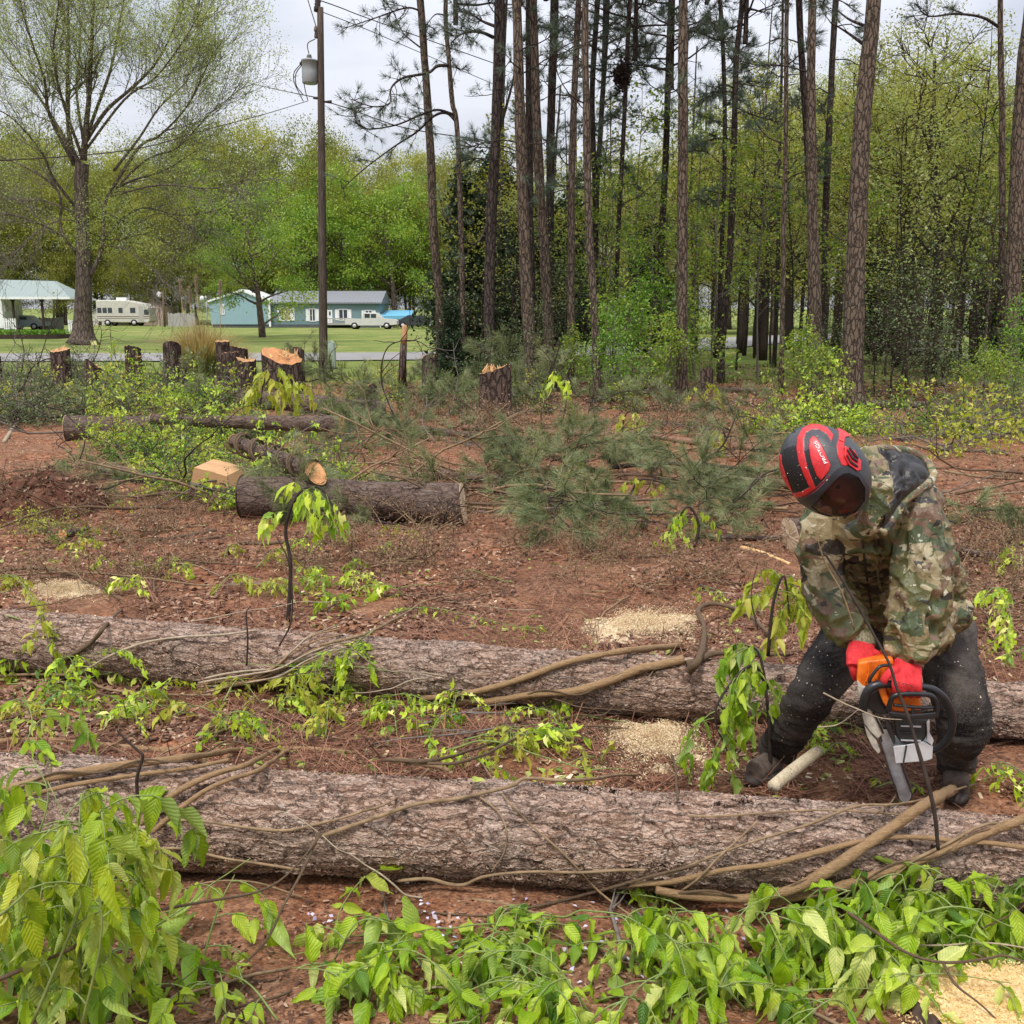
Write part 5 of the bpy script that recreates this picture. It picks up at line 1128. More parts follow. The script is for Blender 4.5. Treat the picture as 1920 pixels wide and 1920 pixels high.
for a in [dict(label='leftmost square stump in front of the road with a ragged pale top', px=119, topy=656, wpx=35, Y=26, slope=(.1, .2), split=10),
          dict(label='low broken stump with an orange leaning top, second along the road edge', px=168, topy=684, wpx=26, Y=25, slope=(-.7, -.5), split=8, cut='cutz_orange', lean=.2),
          dict(label='medium stump with a step cut beside a smaller stub', px=254, topy=652, wpx=29, Y=26, slope=(-.05, -.25)),
          dict(label='small stub touching the right side of the step-cut stump', px=265, topy=669, wpx=13, Y=25.5),
          dict(label='stump with a smooth slanted orange top left of the dry grass', px=327, topy=650, wpx=34, Y=25.5, slope=(.15, -.6), cut='cutz_orange'),
          dict(label='short thin stub against the slant-topped stump', px=347, topy=673, wpx=14, Y=24.5),
          dict(label='tallest stump of the cluster beside the dry grass', px=422, topy=640, wpx=27, Y=26, slope=(0, .1)),
          dict(label='stump at the back of the cluster with a pale rim', px=452, topy=652, wpx=32, Y=25.5, slope=(-.2, -.1)),
          dict(label='leaf-draped stump in the middle of the cluster', px=436, topy=662, wpx=30, Y=24.6, slope=(.1, -.1)),
          dict(label='front stump of the cluster with an orange notch', px=465, topy=671, wpx=36, Y=23.4, slope=(-.1, -.25), split=3, notch=.25),
          dict(label='largest stump, split with an orange sloping face and splinters', px=532, topy=664, wpx=70, Y=22.6, slope=(-.32, .12), split=34, cut='cutz_orange', notch=.2, hfl=1.1),
          dict(label='narrow fin of wood standing at the right side of the largest stump', px=563, topy=655, wpx=20, Y=23.2, slope=(-.2, -.4), cut='cutz_orange'),
          dict(label='orange broken stump showing raw wood under the boughs', px=806, topy=672, wpx=30, Y=24, slope=(.3, -.6), split=14, cut='cutz_orange'),
          dict(label='broad dark stump with a torn pale top in front of the pines', px=928, topy=692, wpx=56, Y=19, slope=(.35, -.25), split=26, notch=.15),
          dict(label='slim stump with a pale slanted top at the forest edge', px=1323, topy=695, wpx=24, Y=21, slope=(.1, -.5), split=2),
          dict(label='shattered low stump with orange splinters between pole and boughs', px=690, topy=728, wpx=34, Y=20.5, slope=(.3, -.3), split=30, cut='cutz_orange'),
          dict(label='dark stump cut off by the left edge', px=-2, topy=668, wpx=20, Y=24, slope=(0, -.3))]:
    stump(seed=int(a['px']) + 3, **a)
# snapped slim trunk: dark below, pale debarked above
o = empty('snapped_trunk', on_ground(754, 26), 'tall snapped slim trunk, bark gone and pale at its top half', 'stump'); b_ = np.array(o.location)
mb = MB(); V, F = tube([P(754, 715, 26) - b_ - [0, 0, .2], P(755, 680, 26) - b_, P(757, 645, 26) - b_], [.11, .095, .085], 12); mb.add(V, F); mb.build('bark', M['stump_bark'], o)
mb = MB(); V, F = tube([P(757, 646, 26) - b_, P(758, 630, 26) - b_, P(758.5, 614, 26) - b_, P(759, 609, 26) - b_], [.078, .08, .072, .045], 10); mb.add(V, F); mb.build('bare_wood', M['cutz'], o)

# ================================================================== pine boughs (slash)
def gen_bough(seed, L_=1.7, w=.0048, nt=11, dense=1.0):
    r_ = np.random.default_rng(seed); pth = path_from((0, 0, .06), (1, 0, .22), L_, 8, .13, -.02, r_); sg = segs_of(pth, .014, .005); tp, td = [], []
    for k in range(int(15 * dense)):
        t = r_.uniform(.15, 1) * 8; i = min(7, int(t)); q_ = pth[i] + (pth[i + 1] - pth[i]) * (t - i); s_ = -1 if k % 2 else 1
        sp = path_from(q_, nrm(pth[i + 1] - pth[i]) * .8 + np.array([0, s_ * r_.uniform(.5, 1.1), r_.normal() * .35]), L_ * r_.uniform(.15, .38), 4, .2, .03, r_); sg += segs_of(sp, .006, .0035)
        for e in (2, 3, 4): tp.append(sp[e]); td.append(sp[e] - sp[e - 1])
    tp.append(pth[-1]); td.append(pth[-1] - pth[-2])
    a = MB(); fast_tubes(a, sg, 4); b = MB(); n_ = 52; tufts(b, tp, td, n_, .20, w, .5, .3, r_)
    return a.mesh('bough_stem', M['twig_dark']), b.mesh('bough_needles', M['needle_cut'])
BG = [gen_bough(300 + k, 1.5 + .2 * k) for k in range(4)]
rb_ = np.random.default_rng(42)
def in_poly(x, y, poly):
    c = False; n = len(poly)
    for i in range(n):
        x1, y1 = poly[i]; x2, y2 = poly[(i + 1) % n]
        if (y1 > y) != (y2 > y) and x < (x2 - x1) * (y - y1) / (y2 - y1) + x1: c = not c
    return c
def fill(poly, n):
    xs_ = [p[0] for p in poly]; ys_ = [p[1] for p in poly]; out = []
    while len(out) < n:
        x, y = rb_.uniform(min(xs_), max(xs_)), rb_.uniform(min(ys_), max(ys_))
        if in_poly(x, y, poly): out.append((x, y))
    return out
bough_spots = []
for poly, n, s0, zone in [([(620, 720), (880, 705), (1250, 725), (1180, 790), (1000, 790), (700, 765)], 46, .9, 'heap in front of the pines'), ([(640, 775), (840, 780), (860, 830), (700, 855), (640, 830)], 12, .7, 'drift left of the mid poles'),
                       ([(955, 890), (1100, 868), (1420, 880), (1470, 960), (1200, 1000), (960, 960)], 32, .66, 'wide row left of the helmet'), ([(1190, 960), (1400, 950), (1450, 1010), (1230, 1040)], 9, .6, 'patch left of the jacket'),
                       ([(1780, 990), (1960, 990), (1960, 1060), (1810, 1045)], 7, .6, 'patch right of the jacket'), ([(560, 955), (760, 965), (770, 1000), (600, 1000)], 6, .5, 'strip under the dark sawn log'), ([(0, 730), (250, 735), (620, 765), (620, 785), (0, 770)], 12, .7, 'brush left of the pole'), ([(480, 770), (700, 780), (760, 850), (680, 885), (520, 850)], 14, .55, 'tangle beside the tilted log'), ([(60, 840), (340, 800), (420, 870), (300, 930), (120, 900)], 8, .5, 'litter left of the wood block'), ([(880, 745), (975, 745), (985, 780), (870, 780)], 9, .75, 'drift hiding the foot of the broad stump'), ([(1280, 740), (1500, 750), (1480, 830), (1300, 830)], 5, .7, 'thin strip at the forest edge')]:
    for (x, y) in fill(poly, n): bough_spots.append((x, y, s0, zone))
for k, (x, y, s0, zone) in enumerate(bough_spots):
    g_ = G(x, y); me = BG[k % 4]; o = tree_obj('pine_bough', me, g_ + [0, 0, rb_.uniform(0, .14)], s0 * rb_.uniform(.7, 1.15), 0, ('stem', 'needles'))
    o.rotation_euler = (rb_.normal() * .5, -rb_.uniform(-.15, .42), rb_.uniform(0, 6.28)); tag(o, cat='pine bough'); rank('pine boughs in the ' + zone, o, 'pine bough, # from left in the ' + zone)
# big arching bare boughs sticking out of the heap
for lab, pts, Y, w0 in [('thin black branch arching high out of the bough heap', [(748, 812), (735, 770), (716, 720), (718, 672), (735, 645), (775, 638), (800, 648)], 13, .016), ('dark forked branch standing up from the grey log', [(612, 760), (618, 730), (600, 705), (606, 690)], 17, .03),
                        ('slim branch rising right out of the heap toward the pines', [(985, 768), (1010, 742), (1030, 705), (1046, 660), (1050, 640)], 16, .02), ('bare twig standing left of the yellow sprig', [(1100, 795), (1104, 770), (1112, 735)], 14, .007),
                        ('dark forked twig leaning over the red pole', [(1320, 890), (1325, 862), (1355, 835), (1372, 800), (1384, 770)], 11, .018), ('dark bare branch tip in mid clearing', [(895, 892), (925, 868), (938, 850)], 11, .014),
                        ('dark forked branch low over the boughs', [(1196, 868), (1215, 838), (1218, 826), (1170, 822)], 11.5, .014), ('thin crooked stem at the sawn end of the dark log', [(800, 1000), (815, 995), (840, 965), (845, 952), (868, 945)], 8.6, .012),
                        ('bent dark branch at the far left of the brush', [(28, 740), (45, 722), (60, 690), (95, 672), (130, 690)], 20, .025), ('upright bare sapling left in the brush', [(40, 700), (45, 660), (36, 620), (32, 600)], 23, .018),
                        ('bare curved sapling left of the road stump', [(70, 690), (82, 650), (95, 610), (110, 560)], 23, .014), ('bare sapling leaning over the leftmost road stumps', [(168, 690), (185, 655), (190, 620), (178, 600)], 23, .014)]:
    g0_ = G(*pts[0]); sY = min(g0_[1], 30) / Y if g0_ is not None else 1; Y *= sY; w0 *= sY ** .5; q = [P(x, y, Y) for x, y in pts]; o = stick(lab, q, w0 * 2, w0 * .6, TD, world=True, name='bare_branch')
    base = np.array(o.location); r_ = np.random.default_rng(int(pts[0][0])); sg = []
    qq = spline([p - base for p in q], 5)
    for _ in range(9):
        i = r_.integers(len(qq) // 3, len(qq) - 1); sg += segs_of(path_from(qq[i], nrm(qq[i + 1] - qq[i]) + r_.normal(size=3) * [.8, .4, .7], r_.uniform(.2, .6) * Y / 14, 4, .3, .02, r_), w0 * .45, .004)
    mb = MB(); fast_tubes(mb, sg, 4); mb.build('side_twigs', TD, o)

# ================================================================== brush with small leaves
def gen_brush(seed, lm, nl, leaf, nst=9):
    r_ = np.random.default_rng(seed); sg, tips = [], []
    for k in range(nst):
        az = r_.uniform(0, 6.28); b0_ = r_.normal(size=3) * [.3, .3, 0] + [0, 0, .05]; sg.append((np.array([0, 0, .02]), b0_, .012, .014)); pth = path_from(b0_, (math.cos(az), math.sin(az), r_.uniform(.1, .9)), r_.uniform(.8, 1.8), 6, .25, -.08, r_); sg += segs_of(pth, .014, .004)
        for _ in range(7):
            i = r_.integers(1, 6); sp = path_from(pth[i], nrm(pth[i + 1] - pth[i]) + r_.normal(size=3) * .8, r_.uniform(.2, .6), 4, .3, -.03, r_); sg += segs_of(sp, .006, .003); tips += list(sp[1:])
    a = MB(); fast_tubes(a, sg, 4); tips = np.array(tips); k = r_.integers(0, len(tips), nl); p = tips[k] + r_.normal(size=(nl, 3)) * .05; p[:, 2] = np.abs(p[:, 2])
    b = MB(); scatter(b, *LEAF_MID, p, frames(r_.normal(size=(nl, 3)) + [0, 0, -.3], r_.normal(size=(nl, 3)) * .6 + [0, 0, 1]), r_.uniform(.6, 1.3, nl) * leaf, r_.random(nl)); return a.mesh('brush_twigs', (TT_ if seed == 405 else TG) if seed % 2 else TD), b.mesh('brush_leaves', lm)
M['leaf_dead'] = leaf_mat('dead_brown_leaf', [(0, (.06, .03, .018)), (.5, (.17, .09, .05)), (1, (.36, .24, .14))], .7, .1)
BR = [gen_brush(400, M['leaf_dull'], 700, .06), gen_brush(401, M['leaf_dull'], 500, .07), gen_brush(402, M['fg_leaf'] if 'fg_leaf' in M else M['leaf_bright'], 620, .12), gen_brush(403, M['leaf_lime'], 420, .10), gen_brush(404, M['leaf_mid'], 600, .075), gen_brush(405, M['leaf_dead'], 620, .06, 7)]
for poly, ids, n, s0, zone in [([(-20, 700), (90, 700), (230, 715), (430, 748), (440, 780), (200, 790), (-20, 800)], (0, 1, 0, 1, 0, 3), 56, .9, 'grey-green brush at the left'), ([(250, 752), (410, 752), (400, 778), (260, 778)], (2, 2, 4), 9, .7, 'bright patch behind the slim log'), ([(165, 800), (480, 800), (500, 850), (360, 880), (190, 870)], (2, 3, 2, 4, 0), 30, .55, 'leafy tangle on the log pile'), ([(480, 765), (700, 760), (720, 800), (650, 810)], (0, 3, 4), 8, .6, 'tangle below the largest stump'),
                               ([(1420, 770), (1640, 760), (1640, 820), (1440, 820)], (2, 4, 2), 10, .7, 'leafy strip behind the helmet'), ([(1650, 770), (1930, 770), (1930, 850), (1700, 850)], (1, 4, 1, 3), 16, .8, 'leafy heap at the right edge'), ([(650, 700), (1250, 700), (1240, 770), (800, 790)], (4, 3, 1), 16, .7, 'leafy sprays among the boughs'), ([(-20, 950), (140, 960), (170, 1030), (-20, 1030)], (3, 4), 3, .28, 'low leaves left of the split log piece'), ([(420, 880), (640, 900), (700, 930), (520, 950), (330, 930), (300, 870)], (4, 2, 1, 0, 3), 34, .48, 'tangle at the tilted log'), ([(-20, 850), (900, 860), (960, 1060), (500, 1100), (-20, 1090)], (5,), 34, .36, 'dead debris on the left soil'), ([(900, 1010), (1400, 1030), (1330, 1110), (880, 1090)], (5,), 12, .3, 'dead debris on the central soil'), ([(700, 790), (1450, 790), (1450, 870), (900, 870)], (5, 5, 1), 26, .6, 'dead slash between the poles'), ([(1760, 870), (1960, 860), (1960, 1200), (1850, 1200)], (5,), 12, .4, 'dead debris at the right edge')]:
    for k, (x, y) in enumerate(fill(poly, n)):
        o = tree_obj('brush', BR[ids[k % len(ids)]], G(x, y), s0 * rb_.uniform(.7, 1.2), rb_.uniform(0, 6.28), ('twigs', 'leaves')); tag(o, cat='brush'); rank('brush in the ' + zone, o, 'cut brush, # from left in the ' + zone)
# ================================================================== vine sprays with compound leaves
class Acc:
    def __init__(s): s.sg = []; s.p = []; s.d = []; s.n = []; s.s = []; s.r = []
def compound(A, p, d, Ln, npair, leafL, droop, r_, tone=.5, hang=.7):
    pth = [np.array(p, float)]; d = nrm(d)
    for k in range(7): d = nrm(d + [0, 0, -droop * .3]) + r_.normal(size=3) * .05; pth.append(pth[-1] + nrm(d) * Ln / 7)
    pth = np.array(pth); A.sg += segs_of(pth, .0018 + leafL * .008, .0010)
    side = nrm(np.cross(pth[-1] - pth[0], [0, 0, 1.0]) + r_.normal(size=3) * .25)
    for k in range(npair):
        t = (.22 + .74 * k / max(1, npair - 1)) * 7; i = min(6, int(t)); q = pth[i] + (pth[i + 1] - pth[i]) * (t - i); f = nrm(pth[i + 1] - pth[i])
        for s_ in (-1, 1):
            if r_.random() < .08: continue
            dd = f * .45 + side * s_ * r_.uniform(.5, .9) + np.array([0, 0, -hang]) + r_.normal(size=3) * .34
            A.p.append(q); A.d.append(dd); A.n.append(np.array([0, 0, 1.0]) + side * s_ * .5 * hang + r_.normal(size=3) * .45); A.s.append(leafL * r_.uniform(.55, 1.25) * (1 - .35 * abs(k / npair - .45))); A.r.append(tone + r_.normal() * .24)
    A.p.append(pth[-1]); A.d.append(nrm(pth[-1] - pth[-2]) + [0, 0, -hang * .5]); A.n.append(np.array([0, 0, 1.]) + r_.normal(size=3) * .3); A.s.append(leafL * 1.15); A.r.append(tone + r_.normal() * .12)
def emit(A, parent, lm, stem_mat, hi=True, r_=rng):
    if A.p:
        mb = MB(); p, d, n, s_, rr = map(np.array, (A.p, A.d, A.n, A.s, A.r)); fr = frames(d, n); which = r_.integers(0, 6, len(p))
        if hi:
            for w in range(6):
                m_ = which == w
                if m_.any(): scatter(mb, *LEAF_HI[w], p[m_], fr[m_], s_[m_], np.clip(rr[m_], 0, 1))
        else: scatter(mb, *LEAF_MID, p, fr, s_, np.clip(rr, 0, 1))
        mb.build('leaves', lm, parent)
M['leaf_stalk'] = flat('green_leaf_stalk', (.17, .22, .06), .5, .3, 20, .3)
def spray(label, pts, nl, leafL, Ln, lm, r_, stem_w=.006, stem=None, npair=4, droop=.8, hang=.7, along=.1, tone=.55, hi=True, name='vine_spray', up=.1, group=None, cat='leafy vine'):
    """pts world points of the stem"""
    q = spline([np.array(p, float) for p in pts], 6); base = q[0].copy(); q = q - base
    o = empty(name, base, label, cat, group); mb = MB(); V, F = tube(q, np.linspace(stem_w, stem_w * .35, len(q)), 6); mb.add(V, F)
    A = Acc()
    for k in range(nl):
        t = (along + (1 - along) * (k + .6 * r_.random()) / nl) * (len(q) - 1); i = min(len(q) - 2, int(t)); p = q[i] + (q[i + 1] - q[i]) * (t - i)
        f = nrm(q[i + 1] - q[i]); az = r_.uniform(0, 6.28); dd = f * .5 + np.array([math.cos(az), math.sin(az) * .8, up + r_.uniform(-.1, .5)])
        compound(A, p, dd, Ln * r_.uniform(.7, 1.15), npair, leafL, droop, r_, tone + r_.normal() * .1, hang)
    nf = len(mb.mi[0]) if len(mb.mi) else 0; n0 = sum(len(x) for x in mb.mi); fast_tubes(mb, A.sg, 5 if hi else 3)
    if stem is not None: mb.mi[-1][:] = 1
    mb.build('stem', [stem or M['leaf_stalk'], M['leaf_stalk']], o); emit(A, o, lm, M['leaf_stalk'], hi, r_); return o
rs = np.random.default_rng(77)
# ---- bottom band of leaves in front of the nearest log
for k in range(60):
    px = -40 + k * 31 + rs.normal() * 14; py = [1900, 1790, 1850, 1745, 1820, 1880][k % 6] + rs.normal() * 14
    if 300 < px < 600 and (k % 3 or py < 1800): continue
    if 640 < px < 1050 and py < 1800: py += 45
    if px > 1760 and py > 1800: py -= 90
    if py > 1800 and 400 < px < 600 and k % 3: continue
    g_ = G(px, py); az = rs.uniform(0, 6.28); L_ = rs.uniform(.18, .42); z = rs.uniform(.04, .16)
    pts = [g_ + [0, 0, .02], g_ + [math.cos(az) * L_ * .4, math.sin(az) * L_ * .3, z], g_ + [math.cos(az) * L_, math.sin(az) * L_ * .6, z * .8]]
    o = spray(None, pts, int(rs.integers(3, 7)), rs.uniform(.075, .115), .20, M['fg_leaf'], rs, .0035, tone=rs.uniform(.3, .8), npair=4, droop=.9)
    rank('leafy vine sprays in front of the nearest log', o, 'fresh green leafy vine spray on the soil before the nearest log, # from the left'); o['category'] = 'leafy vine'
# ---- tall near spray at left (closest to the camera)
for j, (lab, pts, n_, lm, tn, LL) in enumerate([
    ('tall olive-green vine spray hanging closest at the lower left corner', [(60, 1920, 2.1), (150, 1700, 2.15), (190, 1540, 2.2), (200, 1490, 2.25)], 7, M['fg_leaf_olive'], .5, .105),
    ('light green spray at the left edge over the log', [(-30, 1800, 2.4), (40, 1640, 2.45), (90, 1500, 2.5), (60, 1420, 2.55)], 7, M['fg_leaf'], .6, .085),
    ('olive spray hanging down in the lower left corner', [(-60, 1760, 2.0), (20, 1700, 2.0), (60, 1660, 2.05)], 4, M['fg_leaf_olive'], .5, .10),
    ('yellow-green drooping spray left of the forked dark twig', [(150, 1500, 2.45), (200, 1520, 2.4), (245, 1560, 2.35)], 4, M['fg_leaf_olive'], .8, .10),
    ('green spray reaching up from the left edge between the two near logs', [(-40, 1560, 3.1), (20, 1440, 3.3), (60, 1360, 3.4), (40, 1290, 3.5)], 7, M['fg_leaf'], .65, .085),
    ('green spray standing between the dark forked twigs at left', [(380, 1800, 2.7), (410, 1700, 2.75), (440, 1640, 2.8)], 4, M['fg_leaf'], .8, .10)]):
    spray(lab, [P(*p) for p in pts], n_, LL, .24, lm, rs, .004, tone=tn, npair=4, droop=1.0, hang=1.0)
spray('green leafy spray rising at the right end of the nearest log', [P(1500, 1800, 2.8), P(1600, 1720, 2.85), P(1720, 1680, 2.9), P(1860, 1690, 2.9)], 9, .098, .2, M['fg_leaf'], rs, .004, tone=.55)
spray('leafy spray hanging over the sawdust at the lower right corner', [P(1700, 1720, 2.75), P(1800, 1700, 2.75), P(1900, 1740, 2.7)], 6, .098, .2, M['fg_leaf'], rs, .004, tone=.5, hang=1.0)
rl = np.random.default_rng(123)
for k in range(9):
    x0 = rl.uniform(-60, 215); y0 = rl.uniform(1640, 1960); Yd = rl.uniform(2.05, 2.6); top = rl.uniform(1440, 1700) + max(0, x0 - 120) * .7
    pts = [P(x0, max(y0, top + 120), Yd), P(x0 + rl.normal() * 20, (y0 + top) / 2, Yd), P(x0 + rl.normal() * 40, top, Yd + .05)]
    o = spray(None, pts, int(rl.integers(4, 7)), rl.uniform(.06, .10), .2, M['fg_leaf_olive'] if k % 3 == 0 else M['fg_leaf'], rl, .0035, tone=rl.uniform(.35, .75), npair=4, droop=1.1, hang=1.2, cat='leafy vine'); rank('tall leafy sprays of the mass at lower left', o, 'tall lime-green leafy spray of the mass in the lower left corner, # from the left')
for k, (x, y) in enumerate([(1440, 1760), (1500, 1730), (1560, 1720), (1620, 1700), (1680, 1690), (1740, 1690), (1800, 1700), (1860, 1700), (1920, 1690), (1300, 1760), (1240, 1800)]):
    g_ = G(x, min(y + 60, 1900)); t_ = P(x + rl.normal() * 30, y - 50, g_[1] - .05); pts = [g_, (g_ + t_) / 2 + [rl.normal() * .04, 0, 0], t_, t_ + [rl.normal() * .12, -.05, -.02]]
    o = spray(None, pts, 5, .10, .2, M['fg_leaf'], rl, .0035, tone=rl.uniform(.4, .75), droop=1.0, hang=.9, cat='leafy vine'); rank('upright leafy sprays before the right half of the nearest log', o, 'upright leafy spray before the right half of the nearest log, # from the left')
# single large leaf on the log
A = Acc(); c_ = surf(250, 1505, .012); o = empty('fallen_leaf', c_, 'single large green leaf lying on the nearest log beside the black twig', 'leaf'); A.p = [np.zeros(3)]; A.d = [np.array([.9, .35, .3])]; A.n = [np.array([-.2, -.8, .8])]; A.s = [.145]; A.r = [.45]; emit(A, o, M['fg_leaf'], M['leaf_stalk'])
A = Acc(); c_ = surf(885, 1462, .012); o = empty('fallen_leaf', c_, 'small pale green curled leaf on top of the nearest log', 'leaf'); A.p = [np.zeros(3)] * 2; A.d = [np.array([.9, .1, -.1]), np.array([.7, .6, .1])]; A.n = [np.array([0, -.5, .9])] * 2; A.s = [.05, .04]; A.r = [.95, .9]; emit(A, o, M['fg_leaf'], M['leaf_stalk'])
# ---- sprays between the logs and on log 2 : (label, stem pixels with height above surface, leaves, leaf length, material)
def spx(label, pts, h, nl, leafL, lm=None, Ln=None, hi=False, tone=.55, hang=.7, **k):
    q = [surf(x, y, .01) + [0, 0, hh] for (x, y), hh in zip(pts, h)]
    return spray(label, q, nl, leafL, Ln or leafL * 2.3, M[lm or 'fg_leaf'], rs, .004, tone=tone, hang=hang, hi=hi, **k)
for a in [('fresh green spray lying along the top of the second log', [(720, 1168), (790, 1150), (880, 1165), (960, 1185), (1030, 1190)], [.03] * 5, 16, .062), ('green vine hanging down the face of the second log', [(700, 1190), (665, 1230), (650, 1270), (680, 1310)], [.02, .05, .05, .02], 8, .065),
          ('pale spray of leaves draped behind the second log at left', [(400, 1130), (440, 1110), (500, 1120), (560, 1120)], [.05, .12, .1, .06], 9, .07), ('lime spray behind the second log below the tall dark stem', [(480, 1080), (520, 1060), (560, 1100), (600, 1130)], [.05, .12, .1, .06], 9, .07),
          ('lime leaves hanging over the second log at the left edge', [(-20, 1120), (30, 1110), (70, 1150), (90, 1180)], [.1, .1, .04, .03], 9, .07), ('olive leaves at the left edge under the second log', [(-20, 1270), (30, 1265), (80, 1280)], [.1, .12, .05], 8, .07),
          ('low leafy spray under the second log at left', [(150, 1290), (220, 1285), (300, 1290)], [.03, .06, .04], 6, .06), ('low leafy spray below the thin vines on the second log', [(300, 1300), (360, 1290), (420, 1300)], [.03, .06, .04], 6, .05),
          ('broad-leaved green sprig between the two near logs', [(210, 1350), (260, 1340), (310, 1350)], [.03, .08, .05], 6, .10), ('yellowing sprig right of the broad-leaved one', [(320, 1360), (370, 1350), (420, 1370)], [.03, .06, .05], 6, .08),
          ('yellow-green drooping sprig in the gap between the near logs', [(420, 1330), (450, 1310), (490, 1340)], [.03, .09, .05], 6, .07), ('feathery bright sprig in the gap, left of the curved twigs', [(700, 1330), (760, 1335), (820, 1345)], [.03, .08, .05], 10, .055),
          ('bright tuft of leaves on the soil in the gap', [(870, 1400), (920, 1400), (950, 1395)], [.02, .05, .03], 7, .055), ('bright feathery sprig behind the top of the nearest log', [(990, 1350), (1030, 1370), (1070, 1420)], [.03, .08, .03], 10, .055), ('small green tuft left of the sawdust in front of the second log', [(1000, 1320), (1040, 1330), (1080, 1340)], [.03, .06, .03], 6, .05),
          ('tuft of thin leaves in the gap at far left', [(60, 1330), (110, 1320), (150, 1330)], [.03, .06, .03], 7, .07), ('green spray on the soil right of the thin stems at left', [(560, 1270), (600, 1262), (640, 1290)], [.03, .06, .03], 7, .06), ('small sprig by the worker\'s near boot', [(1540, 1430), (1570, 1418), (1600, 1440)], [.02, .05, .03], 6, .05),
          ('small leafy sprig under the second log between the worker\'s legs', [(1540, 1385), (1580, 1380), (1620, 1385)], [.02, .05, .03], 5, .05), ('leafy sprig at the right edge in front of the worker\'s boot', [(1840, 1480), (1880, 1470), (1930, 1490)], [.02, .08, .05], 7, .06), ('thin-leaved sprig lying on the right end of the nearest log', [(1640, 1490), (1690, 1488), (1730, 1500)], [.02, .05, .03], 4, .05),
          ('bright leafy cluster on the second log right of the worker', [(1830, 1180), (1860, 1170), (1890, 1200), (1880, 1240)], [.15, .22, .15, .08], 12, .07), ('leaves over the far right end of the second log', [(1880, 1260), (1920, 1250)], [.08, .1], 4, .06)]:
    lime = any(w in a[0] for w in ('lime', 'yellow', 'feathery', 'pale')); spx(a[0], a[1], a[2], a[3], a[4], 'leaf_lime' if lime and 'feathery' not in a[0] else 'fg_leaf', tone=.6 if lime else .5, npair=4)
# scattered low sprigs on the red soil between log pile and second log
for k, (x, y) in enumerate([(60, 1100), (110, 1060), (180, 1075), (240, 1085), (300, 1090), (350, 1070), (420, 1050), (620, 1075), (660, 1060), (150, 1010), (200, 960), (720, 1030), (760, 1010), (60, 1220), (260, 1250), (500, 1400), (560, 1385), (640, 1300), (90, 1375), (1350, 1120), (1080, 1400), (1140, 1440), (860, 1440), (700, 1240)]):
    g_ = surf(x, y, .01); az = rs.uniform(0, 6.28); pts = [g_, g_ + [math.cos(az) * .12, math.sin(az) * .12, .08], g_ + [math.cos(az) * .3, math.sin(az) * .25, .06]]
    o = spray(None, pts, 5, .055, .14, M['leaf_lime'] if k % 3 == 0 else M['fg_leaf'], rs, .003, tone=rs.uniform(.35, .7), hi=False); o['category'] = 'leafy sprig'; rank('small leafy sprigs dropped on the red soil', o, 'small leafy sprig dropped on the soil or log, # from the left')
